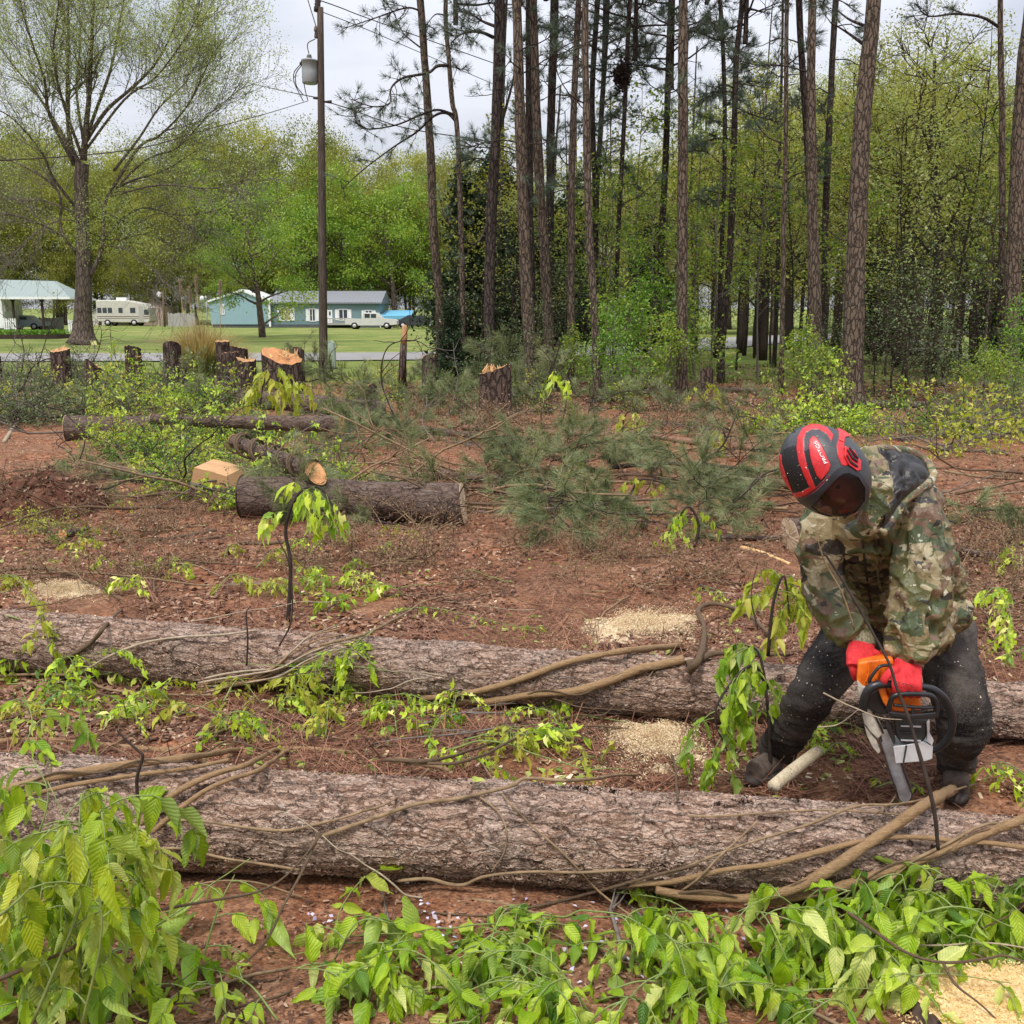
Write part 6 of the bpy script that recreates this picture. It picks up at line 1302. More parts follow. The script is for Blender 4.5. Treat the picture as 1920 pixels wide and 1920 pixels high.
# ---- hanging bunches on stems
for a in [('drooping lime-green bunch on a thin stem over the sawn dark log', [P(540, 1170, 6.0), P(545, 1060, 6.0), P(536, 990, 6.0), P(560, 925, 6.0), P(600, 915, 6.0), P(630, 960, 6.0)], 11, .11, 'fg_leaf', .45),
          ('drooping yellow-green bunch in front of the largest stump', [P(490, 812, 12), P(488, 760, 12), P(500, 705, 12), P(530, 690, 12), P(560, 720, 12)], 12, .19, 'leaf_lime', .3),
          ('hanging yellow leaves on a bent stem in mid clearing', [P(1165, 830, 10), P(1172, 780, 10), P(1190, 775, 10), P(1200, 830, 10)], 9, .11, 'leaf_lime', .25),
          ('curling pale leaves on a stem before the slim pale-topped stump', [P(1320, 790, 13), P(1330, 735, 13), P(1315, 718, 13), P(1300, 740, 13)], 6, .12, 'leaf_lime', .2),
          ('bright green bunch at the left end of the needle patch by the jacket', [P(1300, 1030, 7.2), P(1310, 985, 7.2), P(1290, 950, 7.2), P(1260, 990, 7.2), P(1240, 1020, 7.2)], 10, .10, 'fg_leaf', .3),
          ('green leafy bunch hanging left of the worker\'s near leg', [P(1440, 1290, 3.95), P(1415, 1250, 3.9), P(1380, 1270, 3.85), P(1340, 1340, 3.8), P(1370, 1420, 3.8)], 15, .085, 'fg_leaf', .3),
          ('tall leafy branch just left of the worker\'s knee', [P(1445, 1440, 3.9), P(1440, 1330, 3.9), P(1425, 1230, 3.95), P(1400, 1210, 3.95)], 13, .08, 'fg_leaf', .3),
          ('yellow-green leafy bunch above the second log left of the jacket', [P(1440, 1230, 4.4), P(1450, 1130, 4.4), P(1470, 1080, 4.4), P(1480, 1150, 4.4)], 14, .085, 'leaf_lime', .3),
          ('thin lime sprig against the near pine foot in mid clearing', [P(1075, 800, 12.5), P(1090, 790, 12.5), P(1070, 800, 12.5)], 4, .10, 'fg_leaf', .3), ('yellow sprig right of the small mid-clearing pole', [P(1080, 890, 11), P(1085, 870, 11), P(1070, 862, 11)], 6, .11, 'leaf_lime', .4), ('yellow frond left of the dark pole near the helmet', [P(1180, 930, 9.5), P(1200, 900, 9.5), P(1240, 905, 9.5), P(1270, 930, 9.5)], 8, .11, 'leaf_lime', .2),
          ('pale green sprig hanging by the reddish pole', [P(1325, 860, 10.5), P(1330, 820, 10.5), P(1345, 800, 10.5)], 5, .10, 'leaf_lime', .3), ('green sprig on a slim stem in the bough heap', [P(1055, 790, 13), P(1062, 740, 13), P(1045, 690, 13), P(1020, 720, 13)], 6, .15, 'fg_leaf', .3), ('leaf bunch at the right edge level with the jacket', [P(1945, 1080, 5.5), P(1925, 1030, 5.5), P(1910, 1020, 5.5)], 4, .10, 'fg_leaf', .3)]:
    pts, lf_ = a[1], a[3]
    if pts[0][1] > 5.2:
        g0_ = G(*proj(pts[0])); s_ = min(g0_[1], 24) / pts[0][1]; pts = [P(*proj(p), p[1] * s_) for p in pts]; lf_ *= s_ ** .8
    a = (a[0], pts, a[2], lf_, a[4], a[5])
    spray(a[0], a[1], a[2], a[3], a[3] * 2.3, M[a[4]], rs, .009 if a[3] < .1 else .014, TD, droop=1.1, hang=1.2, along=a[5], hi=a[3] < .1, name='leafy_branch')

# ================================================================== vines and sticks on and around the two near logs
for lab, pts, w0, w1, mt, off in [
    ('heavy tan vine running along the top of the nearest log from the left edge', [(-30, 1490), (22, 1477), (120, 1455), (219, 1436), (300, 1426), (365, 1418), (450, 1412), (547, 1409), (640, 1416), (740, 1428), (840, 1444)], 18, 8, VT, .015),
    ('upper tan vine at the left end of the nearest log', [(-30, 1396), (40, 1392), (120, 1394), (230, 1404), (330, 1412)], 15, 13, VT, .008),
    ('second tan vine just below the heavy one at left', [(-30, 1512), (60, 1490), (160, 1468), (260, 1452), (360, 1440), (430, 1425)], 10, 8, VT, .012),
    ('crossing vine that climbs from the leaf mass up the log, left of centre', [(262, 1545), (300, 1508), (350, 1475), (410, 1450), (470, 1430), (520, 1412), (552, 1398)], 12, 9, VT, .02),
    ('twin of the crossing vine left of centre, slightly lower', [(285, 1560), (330, 1522), (380, 1486), (430, 1462), (490, 1440), (540, 1416), (575, 1400)], 9, 8, VT, .022),
    ('thickest vine, a pale branch slanting up the right part of the nearest log', [(1230, 1668), (1300, 1680), (1390, 1686), (1480, 1668), (1550, 1632), (1620, 1588), (1680, 1548), (1740, 1505), (1790, 1492)], 16, 26, VT, .03),
    ('long vine low on the right half of the nearest log', [(1180, 1660), (1260, 1652), (1350, 1634), (1450, 1618), (1560, 1590), (1640, 1574), (1720, 1570), (1800, 1578), (1870, 1582), (1960, 1596)], 12, 10, VT, .012),
    ('thick vine rising to the right edge below the pale branch', [(1440, 1692), (1530, 1672), (1620, 1648), (1700, 1622), (1780, 1590), (1850, 1562), (1930, 1528), (1990, 1500)], 18, 18, VT, .02),
    ('slender pale twig over the right vines', [(1600, 1705), (1660, 1662), (1710, 1616), (1780, 1580), (1830, 1552), (1870, 1543), (1930, 1556)], 7, 6, TT_, .035),
    ('long thin twig climbing across the centre of the nearest log', [(600, 1568), (645, 1553), (715, 1530), (785, 1508), (870, 1494), (955, 1474), (988, 1459), (1080, 1462), (1200, 1456), (1300, 1454), (1400, 1464)], 8, 7, TT_, .012),
    ('thin straight twig crossing the nearest log and ending on the soil', [(904, 1440), (945, 1495), (988, 1540), (1055, 1600), (1124, 1673), (1202, 1745)], 5, 4, TT_, .022),
    ('thin curved vine on the log face at centre', [(900, 1494), (935, 1525), (950, 1560), (945, 1600), (922, 1632)], 4, 3, TT_, .008),
    ('thin twig from the dark fork to the log top', [(620, 1540), (670, 1525), (740, 1500), (812, 1440)], 5, 4, TT_, .015),
    ('twig lying under the large leaf on the nearest log', [(300, 1538), (370, 1540), (440, 1548), (529, 1557), (580, 1548), (622, 1538)], 6, 6, TT_, .015),
    ('pale vine curling along the foot of the log, left of centre', [(285, 1592), (340, 1592), (410, 1608), (480, 1618), (560, 1632)], 6, 5, TT_, .025),
    ('vine wriggling along the foot of the log at centre', [(745, 1650), (800, 1646), (840, 1656), (870, 1657), (910, 1642), (1000, 1634), (1100, 1636), (1210, 1632)], 7, 6, TT_, .02),
    ('brown stick slanting under the right vines to the soil', [(925, 1722), (1000, 1710), (1080, 1690), (1150, 1665), (1230, 1640), (1310, 1620)], 6, 6, VD, .02),
    ('thin stick on the soil below the log at centre', [(885, 1690), (950, 1700), (1010, 1720), (1060, 1742)], 6, 5, TT_, .01),
    ('slim upper twig on the right part of the nearest log', [(1292, 1532), (1360, 1530), (1440, 1524), (1540, 1520), (1640, 1524), (1700, 1530)], 5, 4, TT_, .012),
    ('long slim twig slanting over the right part of the nearest log', [(1250, 1640), (1330, 1608), (1420, 1575), (1520, 1545), (1610, 1512), (1700, 1506), (1830, 1478)], 5, 5, TT_, .018),
    ('thin twig crossing the nearest log right of centre', [(1240, 1700), (1300, 1655), (1350, 1605), (1420, 1540)], 5, 4, TT_, .022),
    ('short stub of twig on the log under the saw tip', [(1640, 1530), (1665, 1510), (1690, 1480)], 3, 3, TT_, .01),
    ('tan vine climbing the second log toward its sawn vine end', [(790, 1310), (860, 1302), (920, 1290), (990, 1268), (1058, 1244), (1120, 1230), (1183, 1219), (1275, 1215)], 11, 13, VT, .015),
    ('thick lower vine on the second log with a cut end', [(850, 1318), (920, 1315), (996, 1302), (1070, 1296), (1142, 1276), (1200, 1254), (1283, 1237)], 14, 18, VT, .02),
    ('brown vine on top of the second log right of the cut end', [(1290, 1222), (1340, 1224), (1400, 1224), (1500, 1226)], 9, 7, VD, .015),
    ('short thick stub continuing the cut vine', [(1288, 1246), (1310, 1240), (1340, 1226), (1400, 1228), (1480, 1232)], 15, 7, VD, .02),
    ('thin vine slanting up the second log at left', [(112, 1242), (170, 1205), (200, 1170), (228, 1146)], 9, 6, VD, .012),
    ('pale twisted twig over the second log left of centre', [(140, 1280), (170, 1250), (210, 1228), (270, 1205), (340, 1194), (420, 1190), (480, 1182)], 5, 4, TP, .03),
    ('long twig along the soil below the second log at left', [(-20, 1282), (60, 1278), (150, 1282), (200, 1305), (300, 1316), (400, 1318)], 6, 4, TT_, .04),
    ('thin dark twig lying in the gap between logs at left', [(110, 1300), (180, 1310), (240, 1330), (300, 1365)], 4, 3, VD, .03),
    ('long dark twig curving through the gap at centre', [(720, 1425), (820, 1425), (920, 1415), (1010, 1385), (1080, 1360), (1130, 1340), (1155, 1318)], 6, 4, VD, .05),
    ('second long twig curving through the gap, nearer the sawdust', [(760, 1432), (880, 1425), (980, 1400), (1060, 1385), (1150, 1383), (1220, 1398), (1260, 1440), (1270, 1500)], 5, 5, VD, .05),
    ('hooked brown branch standing behind the second log', [(1290, 1262), (1314, 1228), (1320, 1190), (1308, 1156), (1330, 1143), (1370, 1150), (1410, 1170), (1440, 1200)], 12, 7, VD, .04),
    ('thin dark stick behind the second log at left', [(290, 1120), (292, 1090), (330, 1060), (400, 1065), (500, 1072)], 4, 3, VD, .04),
    ('brown twig cluster behind the second log at far left', [(-20, 1085), (60, 1075), (130, 1085), (190, 1110), (225, 1135)], 6, 4, VD, .04),
    ('long straight twig behind the second log at left', [(20, 1092), (130, 1085), (260, 1095), (380, 1110), (520, 1108)], 4, 3, TT_, .05),
    ('green-tan stem arching over the second log at centre', [(600, 1210), (680, 1190), (760, 1165), (800, 1140), (880, 1125)], 5, 4, TT_, .05)]:
    stick(lab, pts, w0, w1, mt, off, 'vine' if 'vine' in lab else 'twig', 'vine' if 'vine' in lab else 'twig', n=8, wobble=.004)
for k, (lab, pts, w) in enumerate([('thin strand twisting with the thickest pale branch on the near log', [(1240, 1676), (1330, 1672), (1420, 1690), (1500, 1652), (1570, 1634), (1640, 1566), (1700, 1540)], 6),
    ('thin strand twisting with the heavy vine at the left of the near log', [(20, 1486), (100, 1452), (190, 1448), (270, 1424), (350, 1428), (430, 1404), (520, 1416)], 5), ('thin strand wound on the right-edge vine of the near log', [(1520, 1668), (1600, 1662), (1680, 1620), (1760, 1604), (1830, 1562), (1910, 1544)], 5),
    ('thin strand beside the lower vine of the second log', [(860, 1312), (940, 1322), (1010, 1294), (1090, 1300), (1160, 1264), (1240, 1252)], 5)]): stick(lab, pts, w, w * .7, VD, .034, 'vine', 'vine', n=6, wobble=.006)
# bundle of thin vines on the second log
rr_ = np.random.default_rng(9)
for k in range(9):
    y0 = 1285 + rr_.uniform(-14, 14); y1 = 1180 + rr_.uniform(-25, 40)
    o = stick(None, [(378 + rr_.uniform(-10, 10), y0), (450, y0 - 14), (520, (y0 + y1) / 2 + 12), (580, y1 + 20), (640, y1)], 4.5, 3, VT if k % 2 else TP, .012 + .006 * k, 'thin_vine', 'vine', wobble=.01); rank('thin vines bundled over the second log', o, 'thin vine sweeping up over the second log, # from the left in its bundle')
for o, _ in RANK['thin vines bundled over the second log']: pass
# free-standing dark twigs in world space
for lab, pts, w0, mt in [
    ('crooked black twig standing on the nearest log at left', [(258, 1505, 3.05), (257, 1460, 3.05), (268, 1420, 3.05), (262, 1410, 3.05), (238, 1388, 3.05), (220, 1368, 3.05)], .013, TD),
    ('tall black stem rising behind the second log', [(525, 1212, 4.75), (545, 1170, 4.75), (548, 1110, 4.75), (540, 1050, 4.75), (520, 1008, 4.75)], .010, TD),
    ('short black stem beside the tall one', [(463, 1250, 4.5), (465, 1200, 4.5), (462, 1150, 4.5), (470, 1135, 4.5)], .009, TD),
    ('dark slender sapling stem bending in front of the worker', [(1760, 1592, 2.85), (1752, 1520, 2.85), (1722, 1410, 2.88), (1700, 1340, 2.9), (1680, 1290, 2.92), (1664, 1240, 2.94), (1620, 1160, 2.98), (1575, 1085, 3.0), (1545, 1035, 3.0)], .013, TD),
    ('long dark branch crossing the lower left corner', [(-20, 1845, 2.2), (60, 1810, 2.25), (150, 1768, 2.3), (215, 1706, 2.35), (290, 1708, 2.45), (400, 1690, 2.6), (490, 1672, 2.7), (545, 1635, 2.8), (620, 1542, 2.9)], .011, VD),
    ('reddish dark twig dropping from the fork to the bottom edge', [(598, 1560, 2.9), (565, 1640, 2.8), (535, 1700, 2.7), (505, 1760, 2.65), (440, 1830, 2.6), (370, 1925, 2.5)], .010, VD),
    ('forked dark branch reaching in from the right over the sawdust', [(1590, 1710, 2.7), (1640, 1745, 2.65), (1700, 1785, 2.6), (1765, 1802, 2.55), (1850, 1795, 2.5), (1880, 1790, 2.5), (1930, 1805, 2.48)], .011, VD),
    ('lower fork of the dark branch dropping to the bottom right', [(1765, 1802, 2.55), (1790, 1845, 2.5), (1840, 1885, 2.45), (1890, 1930, 2.4)], .009, VD),
    ('thin white-flecked twig in front of the jacket', [(1600, 1180, 3.05), (1575, 1110, 3.05), (1548, 1060, 3.05), (1535, 1020, 3.05), (1533, 1002, 3.05)], .006, TT_),
    ('pale bare twig reaching in front of the saw from the left', [(1543, 1300, 3.25), (1580, 1318, 3.25), (1608, 1328, 3.22), (1650, 1345, 3.2), (1690, 1352, 3.2)], .006, TP),
    ('second pale twig crossing under the first near the saw', [(1530, 1365, 3.3), (1570, 1358, 3.3), (1610, 1328, 3.25)], .006, TP),
    ('dark twig stub reaching over the glove', [(1420, 1180, 3.9), (1408, 1120, 3.95), (1420, 1060, 4.0)], .007, TD),
    ('thin black stem at the left of the mid log pile', [(150, 860, 9), (160, 820, 9), (140, 790, 9), (100, 765, 9), (20, 750, 9)], .012, TD)]:
    stick(lab, [P(*p) for p in pts], w0, w0 * .5, mt, world=True, name='bare_twig', cat='twig', wobble=.006)
# pale thick stick by the boot
q = [P(1450, 1474, 3.35), P(1485, 1446, 3.5), P(1533, 1408, 3.72)]
o = empty('thick_stick', q[0], 'short thick pale lichen-spotted stick beside the worker\'s near boot', 'stick'); mb = MB(); V, F = tube(spline([p - q[0] for p in q], 6), [.022, .024, .022], 12); mb.add(V, F)
mls = NT('lichen_bark', .85, .2); n_ = mls.noise(mls.tc(), 60, 4, .6); mls.col(mls.ramp(n_.outputs[0], [(.4, (.42, .33, .20)), (.58, (.55, .48, .34)), (.66, (.25, .19, .13))])); mb.build('bark', mls.m, o)
# ================================================================== sawdust piles
sd = NT('sawdust', .95, .1); v_ = sd.vor(sd.tc(), 160, 'F1'); n_ = sd.noise(sd.tc(), 9, 4, .6)
sd.col(sd.mix(sd.ramp(n_.outputs[0], [(.35, .5), (.6, 0)]), sd.ramp(v_.outputs['Color'], [(.1, (.46, .33, .18)), (.5, (.66, .53, .33)), (.9, (.82, .72, .50))]), (.42, .26, .14))); sd.bump(v_.outputs['Distance'], .9, .006)
CHIP = (np.array([[-.5, -.2, 0], [.5, -.25, .08], [.45, .25, 0], [-.4, .2, .1]]), np.array([[0, 1, 2, 3]]))
M['chip'] = leaf_mat('wood_chip', [(0, (.40, .25, .12)), (.5, (.62, .47, .28)), (1, (.82, .72, .52))], .85, .1)
M['chip_gold'] = leaf_mat('golden_wood_chip', [(0, (.50, .30, .10)), (.5, (.66, .46, .20)), (1, (.80, .64, .34))], .85, .1)
def sawdust(label, cx, cy, wx, wy, h, n, mat='chip', seed=0):
    n = int(n * 3)
    c = G(cx, cy); e = G(cx + wx, cy); f = G(cx, cy - wy); rx = abs(e[0] - c[0]); ry = abs(f[1] - c[1]); r_ = np.random.default_rng(seed + 9)
    o = empty('sawdust_pile', c, label, 'sawdust'); g_ = 60; u = np.linspace(-1.15, 1.15, g_); U, W = np.meshgrid(u, u); rr = np.hypot(U, W) * 1.15 + .48 * fbm(np.stack([U.ravel() * 2.2 + seed, W.ravel() * 2.2, 0 * U.ravel()], 1), 3).reshape(U.shape)
    Z_ = hz(U * rx + c[0], W * ry + c[1]) - c[2] + h * np.clip(1 - rr * 1.15, 0, 1) ** .7 + .004 - .05 * np.clip(rr - .95, 0, 1) * 3 + .006 * fbm(np.stack([U.ravel() * 14, W.ravel() * 14, 0 * U.ravel()], 1), 2).reshape(U.shape)
    V = np.stack([U * rx, W * ry, Z_], -1).reshape(-1, 3); i = np.arange(g_ - 1)[:, None] * g_; j = np.arange(g_ - 1)[None]; F = np.stack([i + j, i + j + 1, i + g_ + j + 1, i + g_ + j], -1).reshape(-1, 4)
    keep = (rr.ravel()[F].min(1) < 1.0); mb = MB(); mb.add(V, F[keep]); mb.build('sawdust', sd.m, o)
    a = r_.uniform(0, 6.28, n); q = np.abs(r_.normal(size=n)) * .62 * (1 + .75 * vnoise(np.stack([np.cos(a) * 1.8 + seed * 3, np.sin(a) * 1.8, 0 * a], 1)) + .35 * vnoise(np.stack([np.cos(a) * 6, np.sin(a) * 6 + seed, 0 * a], 1))); x, y = np.cos(a) * q * rx, np.sin(a) * q * ry; z = hz(x + c[0], y + c[1]) - c[2] + h * np.clip(1 - q, 0, 1) ** .7 + .02
    mb = MB(); scatter(mb, *CHIP, np.stack([x, y, z], 1), frames(rdir(n), r_.normal(size=(n, 3)) * .6 + [0, 0, 1]), r_.uniform(.003, .0095, n)); tag(mb.build('loose_chips', M[mat], o), kind='stuff')
    return o
sawdust('pale sawdust spread on the soil just behind the second log, left of the hooked branch', 1215, 1175, 115, 32, .03, 5000, seed=1)
sawdust('pale sawdust heap in the gap between the near logs, left of the worker\'s boot', 1225, 1400, 95, 48, .05, 6000, seed=2)
sawdust('pale sawdust patch behind the second log at the far left', 120, 1110, 85, 22, .02, 3500, seed=3)
g_ = G(1905, 1915); o = empty('stump', g_, 'flat golden-tan sawn wood surface in the bottom right corner, dusted with sawdust', 'stump'); th = np.linspace(0, 2 * np.pi, 64, endpoint=False); rr_2 = .235 * (1 + .06 * np.sin(3 * th + 1) + .03 * np.sin(7 * th))
ring = lambda f, z: np.stack([np.cos(th) * rr_2 * f * 1.15, np.sin(th) * rr_2 * f * .85, np.full(64, z)], 1)
V = np.vstack([ring(1.12, -.05), ring(1.05, .0), ring(1.0, .045)]); i = np.arange(2)[:, None] * 64; j = np.arange(64)[None]; j2 = (j + 1) % 64; mb = MB(); mb.add(V, np.stack([i + j, i + j2, i + 64 + j2, i + 64 + j], -1).reshape(-1, 4)); mb.build('bark', M['stump_bark'], o)
gold = NT('golden_sawn_wood', .85, .15); a1 = gold.noise(gold.map((1, 5, 1)), 14, 5, .65); a2 = gold.vor(gold.tc(), 220, 'F1'); gold.col(gold.mix(.35, gold.ramp(a1.outputs[0], [(.3, (.46, .26, .08)), (.5, (.64, .42, .17)), (.7, (.76, .58, .32))]), gold.ramp(a2.outputs['Color'], [(.1, (.5, .3, .1)), (.9, (.85, .74, .5))]))); gold.bump(a1.outputs[0], .6, .008)
V = np.vstack([ring(f, .047 + .002 * k) for k, f in enumerate((.995, .7, .4, .1))]); i = np.arange(3)[:, None] * 64; mb = MB(); mb.add(V, [tuple(f) for f in np.stack([i + j, i + j2, i + 64 + j2, i + 64 + j], -1).reshape(-1, 4)] + [tuple(range(192, 256))]); mb.build('cut_face', gold.m, o)
a = rq_.uniform(0, 6.28, 5000) if False else np.random.default_rng(4).uniform(0, 6.28, 5000); q = np.sqrt(np.random.default_rng(5).random(5000)) * 1.25; mb = MB(); scatter(mb, *CHIP, np.stack([np.cos(a) * q * .26, np.sin(a) * q * .2, np.where(q < 1, .057, .01)], 1), frames(rdir(5000), rng.normal(size=(5000, 3)) * .4 + [0, 0, 1]), rng.uniform(.003, .009, 5000)); tag(mb.build('loose_chips', M['chip_gold'], o), kind='stuff')
# ================================================================== litter (countless bits)
def litter(name, label, n, xr, yr, mat, s0, s1, templ, pw=1.0, zoff=.012, tilt=.7, stick_=False, mask=None):
    py = rng.uniform(yr[0] ** pw, yr[1] ** pw, n) ** (1 / pw); px = rng.uniform(xr[0], xr[1], n)
    if mask is not None: k = mask(px, py); px, py = px[k], py[k]; n = len(px)
    d0 = (px - 960) / 1920; dy = -(py - 960) / 1920; ry_ = CT + dy * ST; rz_ = -ST + dy * CT; t = -CAMH / rz_; x, y = d0 * t, ry_ * t
    z = hz(x, y) + zoff; p = np.stack([x, y, z], 1); d = rng.normal(size=(n, 3)) * [1, 1, .18]; s_ = rng.uniform(s0, s1, n); fr = frames(d, rng.normal(size=(n, 3)) * tilt * .5 + [0, 0, 1])
    if stick_: fr = fr.copy(); fr[:, :, 0] *= .05; fr[:, :, 2] *= .05
    mb = MB(); scatter(mb, *templ, p, fr, s_); return tag(mb.build(name, mat), label, kind='stuff')
M['litter'] = leaf_mat('dead_leaf_litter', [(0, (.05, .025, .015)), (.35, (.14, .065, .04)), (.65, (.26, .14, .09)), (.88, (.34, .20, .13)), (1, (.46, .33, .22))], .8, .08)
M['litter_red'] = leaf_mat('red_brown_pine_straw', [(0, (.06, .025, .015)), (.5, (.19, .08, .045)), (1, (.34, .17, .10))], .8, .05)
M['litter_green'] = leaf_mat('fallen_green_bits', [(0, (.10, .18, .02)), (.5, (.26, .36, .05)), (1, (.48, .52, .16))], .6, .25)
sparse = lambda px, py: vnoise(np.stack([px / 90, py / 45, px * 0], 1)) > -.35
litter('bark_chips', 'brown and tan bark chips and dead leaves strewn on the clearing', 42000, (-80, 2000), (720, 1400), M['litter'], .02, .055, CHIP, mask=lambda px, py: (vnoise(np.stack([px / 120, py / 60, px * 0], 1)) > -.25) | (py < 1050))
litter('bark_chips_near', 'small brown bark crumbs on the near red soil', 12000, (-80, 2000), (1300, 1980), M['litter'], .006, .022, CHIP, zoff=.008)
litter('pine_straw', 'red-brown pine straw matted over the clearing', 80000, (-80, 2000), (735, 1500), M['litter_red'], .10, .2, (NEEDLE[0] * [.6, 1, 1], NEEDLE[1]), stick_=True, tilt=.3, mask=sparse)
litter('green_bits', 'torn green leaf bits scattered over the soil', 5200, (-80, 2000), (760, 1500), M['litter_green'], .02, .06, LEAF_LO, mask=lambda px, py: vnoise(np.stack([px / 150 + 7, py / 70, px * 0], 1)) > .05)
litter('pale_chips', 'pale wood chips strewn over the soil', 4200, (-80, 2000), (800, 1500), M['chip'], .01, .04, CHIP, mask=lambda px, py: vnoise(np.stack([px / 200 + 3, py / 60, px * 0], 1)) > -.1)
litter('needle_litter_forest', 'dead leaves on the forest floor under the pines', 14000, (880, 2000), (690, 770), M['litter'], .05, .12, CHIP)
M['petal'] = leaf_mat('lilac_petal', [(0, (.50, .45, .66)), (1, (.78, .76, .86))], .6, .3)
litter('fallen_petals', 'pale lilac petals fallen on the soil under the vines', 260, (560, 1500), (1640, 1860), M['petal'], .012, .026, LEAF_LO, zoff=.02, mask=lambda px, py: vnoise(np.stack([px / 60, py / 60, px * 0], 1)) > .1)
# sticks lying about: countable, each its own thing
STK = []
for k in range(5):
    r_ = np.random.default_rng(900 + k); a = MB(); pth = path_from((0, 0, .02), (1, 0, .03), 1, 7, .12, 0, r_); V, F = tube(pth, np.linspace(.009, .004, len(pth)), 5); a.add(V, F)
    for _ in range(3): i = r_.integers(2, 6); V, F = tube(path_from(pth[i], nrm(pth[i + 1] - pth[i]) + r_.normal(size=3) * [.8, .8, .3], .3, 4, .2, 0, r_), [.004, .002], 4); a.add(V, F)
    STK.append(a.mesh('stick', [TT_, VD, TG, TT_, VD][k]))
rk = np.random.default_rng(31)
for k in range(99):
    px, py = rk.uniform(-40, 1960), rk.choice([rk.uniform(830, 1130), rk.uniform(760, 1130), rk.uniform(1340, 1420), rk.uniform(1720, 1900)])
    if py > 1300 and px > 1250 and py < 1500: continue
    o = bpy.data.objects.new('fallen_stick', STK[k % 5]); COL.objects.link(o); o.location = G(px, py) + [0, 0, .012]; s_ = rk.uniform(.4, 1.1) * (.8 if py > 1300 else 1); o.scale = (s_, s_, s_ * .9); o.rotation_euler = (0, 0, rk.uniform(0, 6.28)); tag(o, cat='stick')
    rank('thin sticks lying on the ground', o, 'thin bare stick lying on the ground, # from the left')
for k in range(90):
    px, py = rk.uniform(-40, 1960), rk.uniform(735, 960)
    if k < 40: px, py = rk.uniform(380, 1500), rk.uniform(780, 960)
    o = bpy.data.objects.new('slash_branch', STK[k % 5]); COL.objects.link(o); o.location = G(px, py) + [0, 0, .03]; s_ = rk.uniform(.9, 2.3); o.scale = (s_, s_, s_); o.rotation_euler = (rk.uniform(0, 6), -rk.uniform(0, .16), rk.normal() * .5 + rk.choice([0, 3.14])); tag(o, cat='branch')
    rank('bare slash branches beyond the log pile', o, 'bare cut branch on the far red soil, # from the left')
# ---- root and dirt mound at the left
c = G(70, 962); o = empty('dirt_mound', c, 'mound of red dirt and torn roots at the left below the log pile', 'dirt mound'); s_ = mpp(80, 920, c[1]); g_ = 70; u = np.linspace(-1, 1, g_); U, W = np.meshgrid(u, u)
q = np.stack([U.ravel() * 2.4, W.ravel() * 2.4, 0 * U.ravel()], 1); hh = (np.clip(1 - (U ** 2 + W ** 2), 0, 1) ** .6).ravel() * (.42 + .14 * fbm(q, 4)) + .03 * fbm(q * 4, 3) - .03
V = np.stack([U.ravel() * 135 * s_, W.ravel() * .75, hh], 1); i = np.arange(g_ - 1)[:, None] * g_; j = np.arange(g_ - 1)[None]; mb = MB(); mb.add(V, np.stack([i + j, i + j + 1, i + g_ + j + 1, i + g_ + j], -1).reshape(-1, 4))
dm = NT('torn_red_soil', .95, .1); n_ = dm.noise(dm.tc(), 14, 6, .7); dm.col(dm.ramp(n_.outputs[0], [(.3, (.035, .016, .011)), (.5, (.12, .05, .032)), (.7, (.22, .11, .075))])); dm.bump(n_.outputs[0], 1, .04); mb.build('soil', dm.m, o)
mb = MB(); k = rng.integers(0, len(V), 900); k = k[hh[k] > .05]; fast_tubes(mb, [(V[a], V[a] + d_ * rng.uniform(.08, .3), .004, .002) for a, d_ in zip(k, rdir(len(k), .5))], 3); tag(mb.build('torn_roots', VD, o), kind='stuff')
mb = MB(); scatter(mb, *CHIP, V[k] + [0, 0, .015], frames(rdir(len(k)), rng.normal(size=(len(k), 3)) * .5 + [0, 0, 1]), rng.uniform(.03, .07, len(k))); tag(mb.build('bark_bits', M['litter'], o), kind='stuff')
# ---- extra feathery sprigs in the gap between the near logs, and loose tangle of dark vines round the tilted log
rq = np.random.default_rng(55)
for k, (x, y) in enumerate([(40, 1330), (95, 1310), (150, 1350), (265, 1375), (330, 1330), (395, 1395), (520, 1345), (585, 1330), (610, 1390), (745, 1385), (800, 1400), (845, 1350), (960, 1400), (1000, 1325), (1050, 1400), (640, 1260), (560, 1290), (1480, 1400), (20, 1250), (120, 1255), (500, 1120), (260, 1120), (590, 1100), (640, 1140), (130, 1035), (690, 1100), (760, 1120), (1430, 1160), (620, 1015), (560, 1040)]):
    g_ = surf(x, y, .01); az = rq.uniform(0, 6.28); L_ = rq.uniform(.15, .32); pts = [g_, g_ + [math.cos(az) * L_ * .4, math.sin(az) * L_ * .4, rq.uniform(.06, .13)], g_ + [math.cos(az) * L_, math.sin(az) * L_ * .8, .07]]
    o = spray(None, pts, int(rq.integers(6, 10)), rq.uniform(.05, .075), .15, M['leaf_lime'] if k % 4 == 0 else M['fg_leaf'], rq, .003, tone=rq.uniform(.3, .75), hi=False, npair=5, hang=.5, cat='leafy sprig'); rank('feathery sprigs around the two near logs', o, 'feathery green sprig lying by the two near logs, # from the left')
def helix(a, b, r_, turns, ph): 
    t = np.linspace(0, 1, 60)[:, None]; ax = nrm(b - a); u_ = nrm(np.cross(ax, [0, 0, 1])); v_ = np.cross(ax, u_); th = t * turns * 2 * np.pi + ph; return a + (b - a) * t + (np.cos(th) * u_ + np.sin(th) * v_) * r_
A_, B_ = P(440, 828, 10.6), P(590, 884, 9.3)
